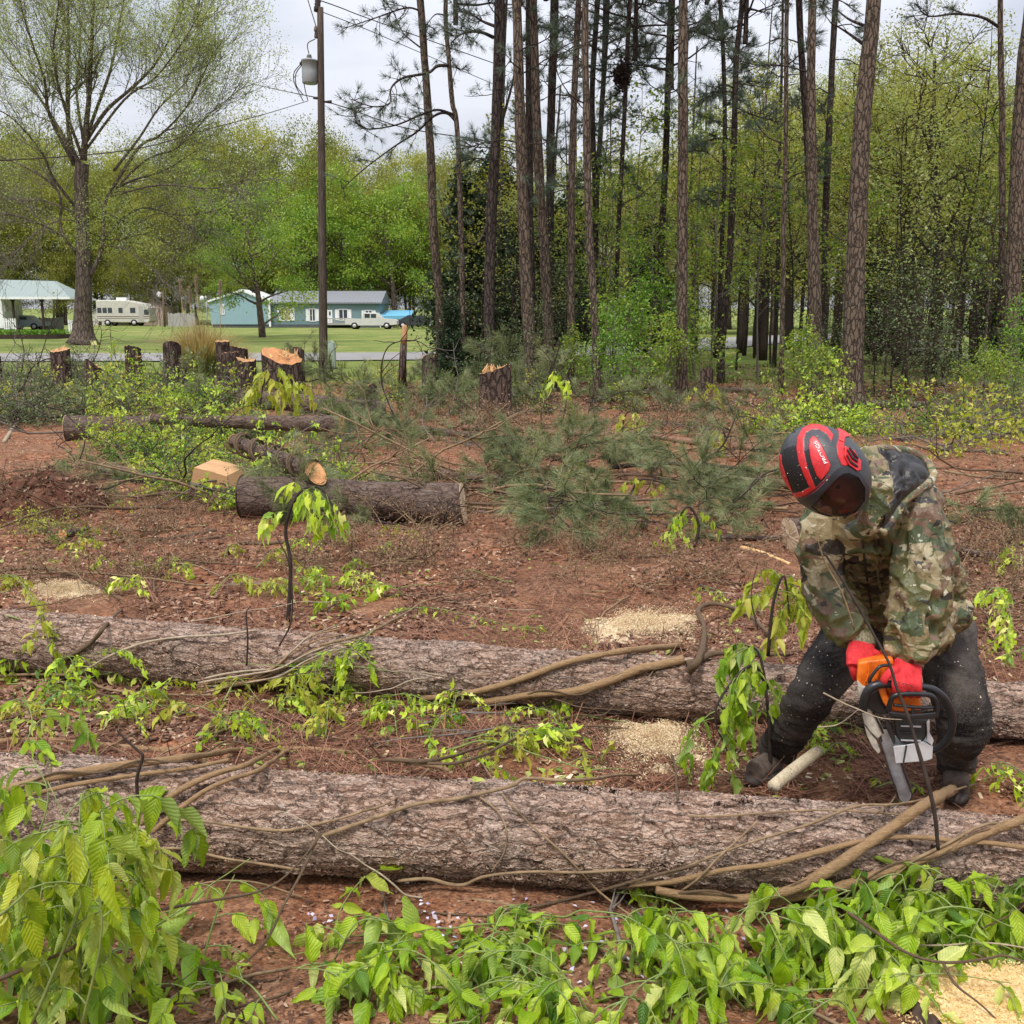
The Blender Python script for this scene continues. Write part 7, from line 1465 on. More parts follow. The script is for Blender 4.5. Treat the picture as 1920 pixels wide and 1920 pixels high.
for k, (tn, ph) in enumerate([(6, 0), (4.5, 2.2)]):
    q = helix(A_, B_, .112, tn, ph); base = q[0].copy(); mb = MB(); V, F = tube(q - base, [.013, .010], 6); mb.add(V, F); o = mb.build('twining_vine', VD); o.location = base; tag(o, ['thick dark vine coiled tightly round the tilted log', 'second dark vine coiled loosely round the tilted log'][k], 'vine')
for k in range(40):
    x, y = rq.uniform(130, 760), rq.uniform(790, 970); c_ = G(x, y) + [0, 0, rq.uniform(.05, .35)]; pth = path_from(c_, [rq.normal(), rq.normal() * .5, rq.uniform(-.1, .6)], rq.uniform(.6, 1.5), 9, .28, -.08, rq) - c_
    mb = MB(); V, F = tube(spline(pth, 3), [rq.uniform(.005, .012), .003], 5); mb.add(V, F); o = mb.build('tangled_vine', [VD, TD, TG][k % 3]); o.location = c_; o['category'] = 'vine'; rank('bare vines tangled over the log pile', o, 'bare vine tangled over the log pile, # from the left')
for k in range(34):
    x, y = (rq.uniform(0, 420), rq.uniform(690, 790)) if k < 22 else (rq.uniform(620, 1180), rq.uniform(720, 860)); c_ = G(x, y); pth = path_from(c_, [rq.normal() * .7, rq.normal() * .4, rq.uniform(.3, 1.2)], rq.uniform(.8, 2.0), 9, .22, -.06, rq) - c_
    sg = segs_of(pth, .016, .004)
    for _ in range(8): i = rq.integers(3, 9); sg += segs_of(path_from(pth[i], nrm(pth[i] - pth[i - 1]) + rq.normal(size=3) * .7, rq.uniform(.2, .6), 4, .25, 0, rq), .006, .003)
    mb = MB(); fast_tubes(mb, sg, 4); o = mb.build('bare_branch', [TD, TG, VD][k % 3]); o.location = c_; o['category'] = 'branch'; rank('bare branches sticking out of the brush', o, 'bare crooked branch sticking out of the brush, # from the left')
for k in range(60):
    x, y = rq.uniform(-20, 1940), [rq.uniform(1250, 1420), rq.uniform(1040, 1180), rq.uniform(1680, 1880)][k % 3]
    if 1350 < x < 1900 and y < 1520 and y > 1240: x -= 700
    c_ = surf(x, y, .01); pth = path_from(c_ + [0, 0, .01], [rq.choice([-1, 1]), rq.normal() * .35, rq.uniform(.0, .35)], rq.uniform(.3, .9), 10, .16, -.05, rq) - c_; pth[:, 2] = np.maximum(pth[:, 2], .004)
    mb = MB(); V, F = tube(spline(pth, 3), [rq.uniform(.003, .005), .0015], 5); mb.add(V, F); o = mb.build('bare_vine', [TT_, VD, TP, M['leaf_stalk']][k % 4]); o.location = c_; o['category'] = 'stem'; rank('thin vine stems strewn around the near logs', o, 'thin curving vine stem strewn near the two near logs, # from the left')
# ================================================================== worker
def ellip(c, ax, n=(20, 14)):
    """closed ellipsoid; ax = 3 axis vectors scaled by semi-lengths"""
    u = np.linspace(0, 2 * np.pi, n[0], endpoint=False); v = np.linspace(0, np.pi, n[1] + 1)[1:-1]; c = np.asarray(c, float); ax = np.asarray(ax, float)
    S = [[0, 0, 1.]] + [[math.sin(b) * math.cos(a), math.sin(b) * math.sin(a), math.cos(b)] for b in v for a in u] + [[0, 0, -1.]]
    V = np.array(S) @ ax + c; m = n[0]; F = [(0, 1 + i, 1 + (i + 1) % m) for i in range(m)]
    for k in range(len(v) - 1):
        for i in range(m): a = 1 + k * m; F.append((a + i, a + m + i, a + m + (i + 1) % m, a + (i + 1) % m))
    e = len(V) - 1; a = 1 + (len(v) - 1) * m; F += [(e, a + (i + 1) % m, a + i) for i in range(m)]
    return V, F
def sph(c, r): return ellip(c, [[r, 0, 0], [0, r, 0], [0, 0, r]])
def union(shapes, voxel, smooth=4, disp=None, fac=.5):
    mb = MB()
    for V, F in shapes: mb.add(V, F)
    me = mb.mesh('tmp', M['twig_dark']); o = bpy.data.objects.new('tmp', me); COL.objects.link(o)
    m = o.modifiers.new('r', 'REMESH'); m.mode = 'VOXEL'; m.voxel_size = voxel
    if smooth: s_ = o.modifiers.new('s', 'SMOOTH'); s_.iterations = smooth; s_.factor = fac
    dg = bpy.context.evaluated_depsgraph_get(); dg.update(); ev = bpy.data.meshes.new_from_object(o.evaluated_get(dg)); bpy.data.objects.remove(o); bpy.data.meshes.remove(me)
    if disp is not None:
        n = len(ev.vertices); co = np.empty(n * 3); ev.vertices.foreach_get('co', co); co = co.reshape(-1, 3); no = np.empty(n * 3); ev.vertex_normals.foreach_get('vector', no); no = no.reshape(-1, 3)
        co = disp(co, no); ev.vertices.foreach_set('co', co.ravel().astype(np.float32)); ev.update()
    ev.polygons.foreach_set('use_smooth', np.ones(len(ev.polygons), bool)); return ev
def add_mesh(name, me, mat, parent, origin):
    me.materials.clear(); me.materials.append(mat); me.transform(Matrix.Translation(-Vector(origin))); o = bpy.data.objects.new(name, me); COL.objects.link(o); o.parent = parent; return o
WO = G(1640, 1470)
person = empty('person', WO, 'worker in camouflage jacket and red and black helmet bending over a chainsaw', 'person')
def loc_(p): return np.asarray(p, float) - WO
def pm(name, V, F, mat, parent=None, smooth=True):
    mb = MB(); mb.add(np.asarray(V) - WO, F); return mb.build(name, mat, parent or person, smooth)
RGT = np.array([1., 0, 0]); UPV = np.array([0, ST, CT]); FWD = np.array([0, CT, -ST])
# joints (photo px, distance)
pel = P(1690, 1125, 3.95); waist = P(1672, 1060, 3.78); chest = P(1650, 985, 3.56); neckb = P(1655, 915, 3.50); headc = P(1566, 896, 3.235)
shL, elL, wrL = P(1722, 958, 3.50), P(1732, 1120, 3.42), P(1703, 1240, 3.30)
shR, elR, wrR = P(1555, 985, 3.60), P(1552, 1120, 3.60), P(1617, 1205, 3.42)
hipL, knL, anL = P(1765, 1190, 3.92), P(1808, 1345, 3.62), P(1790, 1462, 3.86)
hipR, knR, anR = P(1600, 1185, 3.95), P(1525, 1300, 3.72), P(1458, 1418, 4.0)
anL[2] = .10; anR[2] = .10
skin = NT('skin', .5, .4); n_ = skin.noise(skin.tc(), 25, 4); skin.col(skin.ramp(n_.outputs[0], [(.3, (.40, .18, .13)), (.7, (.55, .29, .21))])); skin.b.inputs['Subsurface Weight'].default_value = .15; skin.b.inputs['Subsurface Radius'].default_value = (.02, .01, .005)
# body under the clothes: one continuous surface with head, nose, brow, chin and ears
fdir = nrm(-.38 * RGT - .62 * UPV - .70 * FWD * 1.0); hup = nrm(-.72 * RGT + .50 * UPV - .25 * FWD); hup = nrm(hup - fdir * hup.dot(fdir)); hsd = np.cross(hup, fdir)
B = [tube(spline([pel, waist, chest, neckb], 5), [.11, .10, .11, .06], 14, ell=([1, 1], [1.1, 1.1])), tube(spline([neckb, (neckb + headc) / 2, headc], 5), [.062, .055, .06], 14),
     ellip(headc, [hup * .115, fdir * .098, hsd * .078]), ellip(headc + fdir * .088 - hup * .012, [hup * .026, fdir * .026, hsd * .013]), ellip(headc + fdir * .072 + hup * .022, [hup * .012, fdir * .02, hsd * .055]),
     ellip(headc + fdir * .06 - hup * .085, [hup * .03, fdir * .03, hsd * .035]), ellip(headc + fdir * .082 - hup * .048, [hup * .009, fdir * .014, hsd * .026])]
for s_ in (-1, 1): B += [ellip(headc + hsd * s_ * .078 - hup * .01, [hup * .032, fdir * .016, hsd * .01]), ellip(headc + hsd * s_ * .04 + fdir * .06 - hup * .02, [hup * .022, fdir * .022, hsd * .026])]
for a, b, c, r_ in ((shL, elL, wrL, (.05, .045, .038, .03, .026)), (shR, elR, wrR, (.05, .045, .038, .03, .026))): B.append(tube(spline([neckb * .5 + a * .5 + np.array([0, .06, -.03]), a + np.array([0, .03, 0]), (a + b) / 2, b, (b + c) / 2, c], 5), (.045,) + r_, 12))
for a, b, c in ((hipL, knL, anL), (hipR, knR, anR)): B.append(tube(spline([pel * .5 + a * .5, a, (a + b) / 2, b, (b + c) / 2, c, c + [0, -.06, -.04]], 5), (.10, .095, .075, .058, .052, .04, .04), 12))
add_mesh('body', union(B, .0065, 4), skin.m, person, WO)
# eyes
for s_ in (-1, 1):
    V, F = sph(headc + fdir * .079 + hup * .008 + hsd * s_ * .032, .010); pm('eye', V, F, flat('dark_eye', (.05, .03, .025), .2), person)
# ---- camouflage jacket
def folds(sc, amp, seed=0, st=(1, 1, 1)):
    def f(co, no):
        q = co * np.array(st) * sc + seed; w = np.stack([vnoise(q * .5 + 3), vnoise(q * .5 + 7), vnoise(q * .5 + 11)], 1) * .9
        a = 1 - np.abs(vnoise(q + w)) ** .8 * 2.2; b = 1 - np.abs(vnoise(q * 2.3 + w + 31)) ** .8 * 2.2; c = fbm(q * 5, 2)
        return co + no * (amp * (.62 * a + .30 * b + .08 * c))[:, None]
    return f
up_ = [1, 0, 0]
torso = tube(spline([P(1692, 1168, 3.95), P(1686, 1130, 3.90), waist, chest, P(1655, 935, 3.52), P(1648, 900, 3.48)], 6), [.215, .205, .18, .19, .15, .075], 28, ell=([.98, .95, 1.0, 1.0], [.60, .62, .72, .72, .8]), up=up_)
sleeveL = tube(spline([P(1672, 935, 3.54), P(1708, 948, 3.50), P(1726, 1010, 3.44), P(1728, 1090, 3.38), P(1718, 1155, 3.34), P(1706, 1212, 3.31), P(1703, 1236, 3.30)], 6), [.090, .098, .092, .088, .084, .070, .050], 24)
sleeveR = tube(spline([P(1610, 950, 3.60), P(1560, 985, 3.60), P(1546, 1050, 3.60), P(1560, 1120, 3.56), P(1590, 1170, 3.48), P(1610, 1192, 3.45), P(1615, 1200, 3.44)], 6), [.085, .090, .082, .078, .066, .054, .044], 20)
flap = tube(spline([P(1712, 1180, 3.36), P(1745, 1190, 3.40), P(1762, 1165, 3.5), P(1790, 1145, 3.75)], 5), [.06, .06, .05, .06], 14)
hemr = tube(spline([P(1745, 1040, 3.62), P(1768, 1100, 3.72), P(1778, 1138, 3.80)], 5), [.08, .07, .055], 14)
shl = ellip(P(1695, 945, 3.56), [RGT * .15, UPV * .07, FWD * .10])
jm = union([torso, sleeveL, sleeveR, flap, hemr, shl], .0062, 5, folds(11, .028, 4, (1.3, 1, .6)))
camo = NT('camouflage_fabric', .42, .45)
p_ = camo.map((1, 1, 1.25)); 
def thr(sc, lo, seed, d=1.2, det=3): 
    n = camo.noise(camo.map((1, 1, 1.35), src=p_), sc, det, .55, d); mp = n.inputs['Vector'].links[0].from_node; mp.inputs['Location'].default_value = (seed, seed * 1.7, seed * .3); return camo.ramp(n.outputs[0], [(lo, 0), (lo + .012, 1)])
c = camo.mix(thr(4.2, .50, 1), (.24, .185, .088), (.105, .105, .036)); c = camo.mix(thr(5.5, .555, 5), c, (.38, .32, .19)); c = camo.mix(thr(5, .565, 9), c, (.07, .09, .038)); c = camo.mix(thr(6.5, .57, 13), c, (.16, .095, .055)); c = camo.mix(thr(9, .60, 17), c, (.03, .025, .018)); c = camo.mix(thr(13, .64, 21), c, (.50, .46, .33))
wv = camo.noise(camo.tc(), 5, 4, .6); c = camo.mix(camo.ramp(wv.outputs[0], [(.42, .45), (.6, .0)]), c, camo.mix(1.0, c, (.45, .45, .42), 'MULTIPLY'))
camo.col(c); camo.bump(camo.math('ADD', camo.noise(camo.map((1.3, 1, .5)), 26, 4, .6, .8).outputs[0], camo.math('MULTIPLY', camo.noise(camo.tc(), 90, 4, .6).outputs[0], .25)), .6, .016)
jacket = add_mesh('jacket', jm, camo.m, person, WO)
# zip line, storm flap, cuffs, hem cord
def front(px, py, extra=.004):
    """point on jacket surface seen at px,py"""
    from mathutils.bvhtree import BVHTree
    if not hasattr(front, 't'): front.t = BVHTree.FromPolygons([v.co.copy() for v in jm.vertices], [tuple(p.vertices) for p in jm.polygons])
    d = Vector(ray(px, py)).normalized(); h = front.t.ray_cast(Vector((0, 0, CAMH)) - Vector(WO), d)
    return None if h[0] is None else np.array(h[0] - d * extra)
zl = [front(x, y) for x, y in [(1612, 985), (1618, 1020), (1622, 1060), (1628, 1100), (1634, 1140)]]; zl = [z for z in zl if z is not None]
if len(zl) > 2: mb = MB(); V, F = tube(spline(zl, 6), .004, 6); mb.add(V, F); mb.build('zip', M['twig_dark'], jacket)
zl = [front(x, y) for x, y in [(1638, 975), (1642, 1020), (1644, 1065), (1650, 1105)]]; zl = [z for z in zl if z is not None]
if len(zl) > 2: mb = MB(); V, F = tube(spline(zl, 6), .012, 8, ell=([.4, .4], [1.4, 1.4])); mb.add(V, F); mb.build('storm_flap', camo.m, jacket)
cuffm = NT('cuff_fabric', .6, .3); cn = cuffm.noise(cuffm.map((40, 40, 4)), 4, 3); cuffm.col(cuffm.ramp(cn.outputs[0], [(.35, (.09, .08, .04)), (.6, (.27, .23, .14))])); cuffm.bump(cn.outputs[0], .4, .004)
for pts, rr in (([P(1708, 1222, 3.31), P(1704, 1238, 3.305), P(1703, 1248, 3.30)], [.052, .050, .050]), ([P(1612, 1196, 3.44), P(1616, 1208, 3.42), P(1619, 1216, 3.41)], [.050, .047, .045])):
    V, F = tube(spline(pts, 4), rr, 20); pm('cuff', V, F, cuffm.m, jacket)
# collar and hood lying open on the back
col_ = union([tube(spline([P(1618, 848, 3.46), P(1636, 868, 3.36), P(1646, 905, 3.30), P(1644, 950, 3.28), P(1626, 985, 3.28), P(1592, 1002, 3.32)], 6), [.028, .038, .044, .046, .040, .028], 12)], .005, 3, folds(18, .009, 2))
add_mesh('collar', col_, camo.m, jacket, WO)
rim_px = [(1622, 850, 3.42), (1657, 843, 3.50), (1702, 848, 3.58), (1736, 866, 3.58), (1748, 896, 3.50), (1726, 916, 3.42), (1696, 938, 3.35), (1670, 976, 3.29), (1652, 1000, 3.25)]
rim = spline([P(*a) for a in rim_px], 6)
V, F = tube(rim, .017, 10); V = V + .005 * np.stack([vnoise(V * 30), vnoise(V * 30 + 5), vnoise(V * 30 + 9)], 1); pm('hood_edge', V, F, camo.m, jacket)
# hood liner: wrinkled sheet between the rim and the neck
n1, n2 = len(rim), 24; nb = spline([P(1640, 880, 3.34), P(1650, 910, 3.30), P(1655, 945, 3.28), P(1654, 975, 3.25)], int(math.ceil((n1 - 1) / 3)) + 1); nb = nb[np.linspace(0, len(nb) - 1, n1).astype(int)]
T_ = np.linspace(0, 1, n2)[None, :, None]; S = rim[:, None] * (1 - T_) + nb[:, None] * T_; S = S + (np.sin(T_ * np.pi) * (UPV * .018 + FWD * -.012)); q = S.reshape(-1, 3)
rg = (1 - np.abs(vnoise(q * [26, 26, 12] + 4)) * 2) * .024 + (1 - np.abs(vnoise(q * [50, 50, 26])) * 2) * .010; S = q + rg[:, None] * (-FWD * .8 + UPV * .4) * np.sin(np.clip(T_, .04, .96) * np.pi).repeat(n1, 0).reshape(-1, 1)
i = np.arange(n1 - 1)[:, None] * n2; j = np.arange(n2 - 1)[None]; F = np.stack([i + j, i + j + 1, i + n2 + j + 1, i + n2 + j], -1).reshape(-1, 4)
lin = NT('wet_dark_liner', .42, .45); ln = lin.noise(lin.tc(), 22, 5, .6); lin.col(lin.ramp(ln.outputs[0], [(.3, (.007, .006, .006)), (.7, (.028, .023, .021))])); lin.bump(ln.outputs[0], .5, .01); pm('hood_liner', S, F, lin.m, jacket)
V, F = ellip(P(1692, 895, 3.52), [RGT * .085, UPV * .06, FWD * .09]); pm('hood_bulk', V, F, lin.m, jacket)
# ---- trousers
def leg(h, k, a, rr): return tube(spline([pel * .45 + h * .55 + UPV * -.03, h, (h * .5 + k * .5) + [0, .0, .0], k, (k + a) / 2, a, a + (a - k) * .08], 6), rr, 22)
tl = union([leg(hipL, knL, anL, [.12, .125, .112, .094, .078, .070, .072]), leg(hipR, knR, anR, [.12, .115, .102, .086, .078, .072, .074]), ellip(pel - UPV * .03, [RGT * .20, UPV * .12, FWD * .14])], .0065, 5, folds(11, .013, 8, (.7, .7, 1.8)))
tm = NT('sawdust_flecked_black_trousers', .95, .15); t1 = tm.noise(tm.tc(), 4, 4, .6); t2 = tm.noise(tm.tc(), 160, 3, .7); geo = tm.n('ShaderNodeNewGeometry')
base_ = tm.mix(tm.ramp(t1.outputs[0], [(.42, 0), (.66, 1)]), (.013, .010, .009), (.085, .070, .058)); base_ = tm.mix(tm.ramp(t2.outputs[0], [(.45, 0), (.7, .35)]), base_, (.16, .15, .14))
vs = tm.vor(tm.tc(), 62, 'F1'); sp = tm.math('LESS_THAN', vs.outputs['Distance'], .17); sl = tm.math('GREATER_THAN', tm.noise(tm.tc(), 11, 3, .7).outputs[0], .53); sel = tm.n('ShaderNodeSeparateColor'); tm.l(vs.outputs['Color'], sel.inputs[0]); sl2 = tm.math('GREATER_THAN', sel.outputs[0], .55)
tm.col(tm.mix(tm.math('MULTIPLY', tm.math('MULTIPLY', sp, sl), sl2), base_, (.62, .52, .36))); tm.bump(t2.outputs[0], .5, .004); add_mesh('trousers', tl, tm.m, person, WO)
# ---- boots
bt = flat('muddy_boot_leather', (.10, .075, .06), .8, .25, 30, .4, bump=.004); bs_ = flat('boot_sole', (.055, .045, .04), .9, .2, 30, .3)
for nm_, a, tx, ty in (('L', anL, -.05, -.13), ('R', anR, -.11, -.11)):
    gz = float(hz(a[0], a[1])); d2 = nrm([tx, ty, 0]); an = np.array([a[0], a[1], gz + .16]); heel = np.array([a[0], a[1], gz + .055]) - d2 * .04; toe = np.array([a[0], a[1], gz + .052]) + d2 * .17
    add_mesh('boot', union([tube(spline([an, an * .5 + heel * .5, heel + d2 * .02], 4), [.062, .06, .056], 14), tube(spline([heel, (heel + toe) / 2, toe], 5), [.048, .05, .046], 14, ell=([1, 1], [.95, 1.0]))], .005, 4, folds(30, .002)), bt, person, WO)
    th = np.linspace(0, 2 * np.pi, 28, endpoint=False); cc = (heel + toe) / 2; sd_ = np.array([-d2[1], d2[0], 0]); ol = [cc + d2 * math.cos(t) * .158 + sd_ * math.sin(t) * (.052 + .006 * math.cos(t)) for t in th]; V = [np.array([p[0], p[1], gz + .004]) for p in ol] + [np.array([p[0], p[1], gz + .034]) for p in ol]
    pm('boot_sole', V, [tuple(range(27, -1, -1)), tuple(range(28, 56))] + [(k, (k + 1) % 28, 28 + (k + 1) % 28, 28 + k) for k in range(28)], bs_, person)
# ---- gloves
red = NT('red_work_glove', .75, .25); rn = red.noise(red.tc(), 40, 5, .6); red.col(red.ramp(rn.outputs[0], [(.3, (.42, .018, .022)), (.6, (.62, .035, .04)), (.8, (.70, .09, .085))])); red.bump(rn.outputs[0], .4, .004)
gl = [tube(spline([P(1703, 1238, 3.30), P(1701, 1256, 3.262), P(1700, 1276, 3.232)], 5), [.044, .048, .047], 16, ell=([1, 1], [.62, .5]), up=up_)]
for k, x in enumerate((1679, 1693, 1708, 1721)):
    gl.append(tube(spline([P(x, 1266, 3.236), P(x, 1283, 3.205), P(x + .5, 1297, 3.212), P(x + .5, 1303, 3.245), P(x, 1297, 3.272)], 5), [.0135, .0135, .0125, .012, .010], 12))
gl.append(tube(spline([P(1688, 1254, 3.262), P(1668, 1262, 3.228), P(1658, 1274, 3.222), P(1657, 1286, 3.235)], 5), [.017, .015, .0135, .011], 12))
gloveL = add_mesh('glove', union(gl, .0028, 2), red.m, person, WO)
gr = [tube(spline([P(1617, 1206, 3.42), P(1613, 1228, 3.36), P(1611, 1252, 3.33)], 5), [.042, .048, .044], 16, ell=([1, 1], [.7, .6]), up=up_)]
for k, x in enumerate((1598, 1609, 1621, 1633)):
    gr.append(tube(spline([P(x, 1236, 3.355), P(x + 2, 1256, 3.335), P(x + 6, 1270, 3.355), P(x + 8, 1268, 3.39)], 5), [.0145, .014, .0125, .011], 12))
gr.append(tube(spline([P(1628, 1220, 3.37), P(1646, 1228, 3.36), P(1656, 1240, 3.38)], 5), [.016, .014, .012], 12))
add_mesh('glove', union(gr, .0028, 2), red.m, person, WO)
def text_mesh(body, p0, p1, nrm_, size, mat, name, parent, origin, depth=.0012):
    cu = bpy.data.curves.new('t', 'FONT'); cu.body = body; cu.size = 1; cu.extrude = .04; cu.align_x = 'LEFT'; ob = bpy.data.objects.new('t', cu); COL.objects.link(ob)
    dg = bpy.context.evaluated_depsgraph_get(); dg.update(); me = bpy.data.meshes.new_from_object(ob.evaluated_get(dg)); bpy.data.objects.remove(ob)
    xs_ = [v.co.x for v in me.vertices]; w = max(xs_) - min(xs_); x = np.asarray(p1, float) - p0; L_ = np.linalg.norm(x); x /= L_; z = nrm(np.asarray(nrm_) - x * np.dot(nrm_, x)); y = np.cross(z, x); sx, sy = L_ / w, size
    Mx = Matrix(((x[0] * sx, y[0] * sy, z[0] * sy, p0[0] - origin[0]), (x[1] * sx, y[1] * sy, z[1] * sy, p0[1] - origin[1]), (x[2] * sx, y[2] * sy, z[2] * sy, p0[2] - origin[2]), (0, 0, 0, 1)))
    me.transform(Mx); me.materials.clear(); me.materials.append(mat); o = bpy.data.objects.new(name, me); COL.objects.link(o); o.parent = parent; return o
text_mesh('DOOOG', P(1679, 1281, 3.186), P(1712, 1289, 3.184), -FWD, .011, M['twig_dark'], 'glove_lettering', gloveL, WO)
# ---- helmet
ZC = lambda x, y: (1420 + x / 6.857, 760 + y / 6.857)
hc = P(*ZC(872, 832), 3.20); mh = mpp(1540, 880, 3.20); c48, s48 = math.cos(R(48)), math.sin(R(48))
A1 = (RGT * c48 - UPV * s48) * 95 * mh; A2 = (RGT * s48 + UPV * c48) * 73 * mh; A3 = -FWD * .128
redA = [(150, 640), (312, 640), (322, 760), (392, 960), (465, 1128), (560, 1110), (672, 1050), (600, 900), (537, 740), (505, 560), (515, 420), (580, 300), (690, 245), (800, 250), (900, 290), (975, 380), (955, 470), (890, 370), (790, 312), (700, 312), (630, 350), (600, 430), (603, 600), (645, 800), (705, 950), (748, 1060), (640, 1140), (480, 1196), (400, 1260), (150, 1000)]
redB = [(668, 450), (715, 395), (765, 420), (835, 530), (942, 770), (915, 850), (820, 965), (760, 900), (692, 720), (664, 560)]
redC = [(1040, 285), (1210, 385), (1130, 412), (1112, 520), (1112, 620), (1175, 750), (1135, 783), (1080, 765), (1030, 650), (1018, 520), (1050, 420)]
redD = [(1118, 520), (1240, 580), (1330, 720), (1330, 830), (1290, 852), (1175, 772), (1108, 640)]
blackP = [(308, 610), (500, 520), (520, 700), (602, 900), (670, 1050), (560, 1108), (465, 1126), (385, 950), (318, 750)]
blk2 = [(603, 600), (668, 560), (692, 720), (760, 900), (820, 965), (920, 880), (750, 1060), (705, 950), (645, 800)]
maroon = [(480, 1196), (640, 1140), (748, 1060), (925, 890), (945, 905), (760, 1090), (640, 1170), (480, 1222), (420, 1200)]
visF = [(975, 850), (1060, 790), (1160, 785), (1330, 870), (1430, 1040), (1420, 1260), (1280, 1420), (1000, 1500), (700, 1420), (500, 1270), (640, 1170), (760, 1090), (900, 950)]
visI = [(1030, 930), (1100, 880), (1170, 870), (1290, 925), (1372, 1060), (1362, 1230), (1240, 1370), (1030, 1440), (800, 1370), (700, 1290), (840, 1130), (940, 1020)]
slots = [[(1150, 570), (1165, 560), (1235, 660), (1300, 715), (1290, 735), (1215, 680)], [(1140, 640), (1155, 630), (1210, 720), (1300, 780), (1290, 800), (1195, 740)], [(1175, 545), (1190, 535), (1260, 625), (1305, 680), (1295, 690), (1240, 640)]]
holes = [[(530, 235), (590, 228), (585, 252), (535, 258)], [(450, 325), (492, 318), (490, 352), (448, 356)], [(325, 575), (470, 515), (468, 530), (330, 600)]]
nu, nv = 420, 260
u = np.linspace(0, 2 * np.pi, nu, endpoint=False); v = np.linspace(.0005, np.pi - .0005, nv)
S = np.stack([np.outer(np.sin(v), np.cos(u)), np.outer(np.sin(v), np.sin(u)), np.outer(np.cos(v), np.ones(nu))], -1).reshape(-1, 3)
Axm = np.stack([A1, A2, A3]); 
i = np.arange(nv - 1)[:, None] * nu; j = np.arange(nu)[None]; j2 = (j + 1) % nu; F = np.stack([i + j, i + nu + j, i + nu + j2, i + j2], -1).reshape(-1, 4)
cS = S[F].mean(1); cM = cS.copy(); cM[:, 2] = np.abs(cM[:, 2]); cP = cM @ Axm + hc
f_ = cP[:, 1] * CT - (cP[:, 2] - CAMH) * ST; uu = cP[:, 1] * ST + (cP[:, 2] - CAMH) * CT; zx = (960 + 1920 * cP[:, 0] / f_ - 1420) * 6.857; zy = (960 - 1920 * uu / f_ - 760) * 6.857
def inp(poly):
    c = np.zeros(len(zx), bool); n = len(poly)
    for a in range(n):
        x1, y1 = poly[a]; x2, y2 = poly[(a + 1) % n]
        if y1 == y2: continue
        k = ((y1 > zy) != (y2 > zy)) & (zx < (x2 - x1) * (zy - y1) / (y2 - y1) + x1); c ^= k
    return c
mi = np.zeros(len(F), int)
mi[inp(blackP)] = 2; mi[inp(blk2)] = 2
for q in (redA, redB, redC, redD): mi[inp(q)] = 1
for q in slots: mi[inp(q)] = 2
for q in holes: mi[inp(q)] = 2
mi[inp(maroon)] = 3; fr_ = inp(visF); mi[fr_] = 4; vi = inp(visI)
# opening at the neck: bottom right behind the visor
neck_open = cS[:, 0] > 9
HV = S.copy(); rV = 1 + .0 * S[:, 0]
vP = S.copy(); vP[:, 2] = np.abs(vP[:, 2])
# emboss by material: panels stand proud of the shell
hmat = np.zeros(len(S)); cnt = np.zeros(len(S)); lift = np.array([0, .020, -.005, .01, .035])[mi]
for k in range(4): np.add.at(hmat, F[:, k], lift); np.add.at(cnt, F[:, k], 1)
HV = (S * (1 + (hmat / np.maximum(cnt, 1))[:, None])) @ Axm + hc
shell_n = NT('dark_grey_helmet_shell', .42, .5); sn = shell_n.noise(shell_n.tc(), 90, 3); s2 = shell_n.noise(shell_n.tc(), 14, 5, .65); shell_n.col(shell_n.ramp(s2.outputs[0], [(.3, (.022, .023, .027)), (.7, (.065, .068, .075))])); shell_n.bump(sn.outputs[0], .2, .002)
hred = NT('red_helmet_panel', .38, .5); s3 = hred.noise(hred.tc(), 60, 4, .7); hred.col(hred.ramp(s3.outputs[0], [(.35, (.46, .012, .016)), (.65, (.62, .03, .035))])); hred.bump(s3.outputs[0], .15, .002)
hblack = NT('matt_black_panel', .55, .4); s4 = hblack.vor(hblack.tc(), 90, 'F1'); hblack.col(hblack.mix(hblack.math('LESS_THAN', s4.outputs['Distance'], .07), (.012, .012, .014), (.45, .40, .30)))
hm = MB(); keep = ~vi & ~neck_open; hm.add(HV - WO, F[keep], mi[keep]); helmet = hm.build('helmet', [shell_n.m, hred.m, hblack.m, flat('maroon_trim', (.16, .012, .018), .4, .5), flat('grey_visor_frame', (.024, .026, .032), .4, .5, 20, .3)], person)
sm = helmet.modifiers.new('thickness', 'SOLIDIFY'); sm.thickness = .004; sm.offset = -1
vis = NT('smoked_visor', .12, .6); vis.col((.012, .011, .012)); tp_ = vis.n('ShaderNodeBsdfTransparent'); tp_.inputs[0].default_value = (.62, .44, .42, 1); mx = vis.n('ShaderNodeMixShader'); mx.inputs[0].default_value = .42; vis.l(tp_.outputs[0], mx.inputs[1]); vis.l(vis.b.outputs[0], mx.inputs[2]); vis.l(mx.outputs[0], vis.o.inputs[0])
vm = MB(); vm.add((S * 1.018) @ Axm + hc - WO, F[vi & ~neck_open]); vm.build('visor', vis.m, helmet)
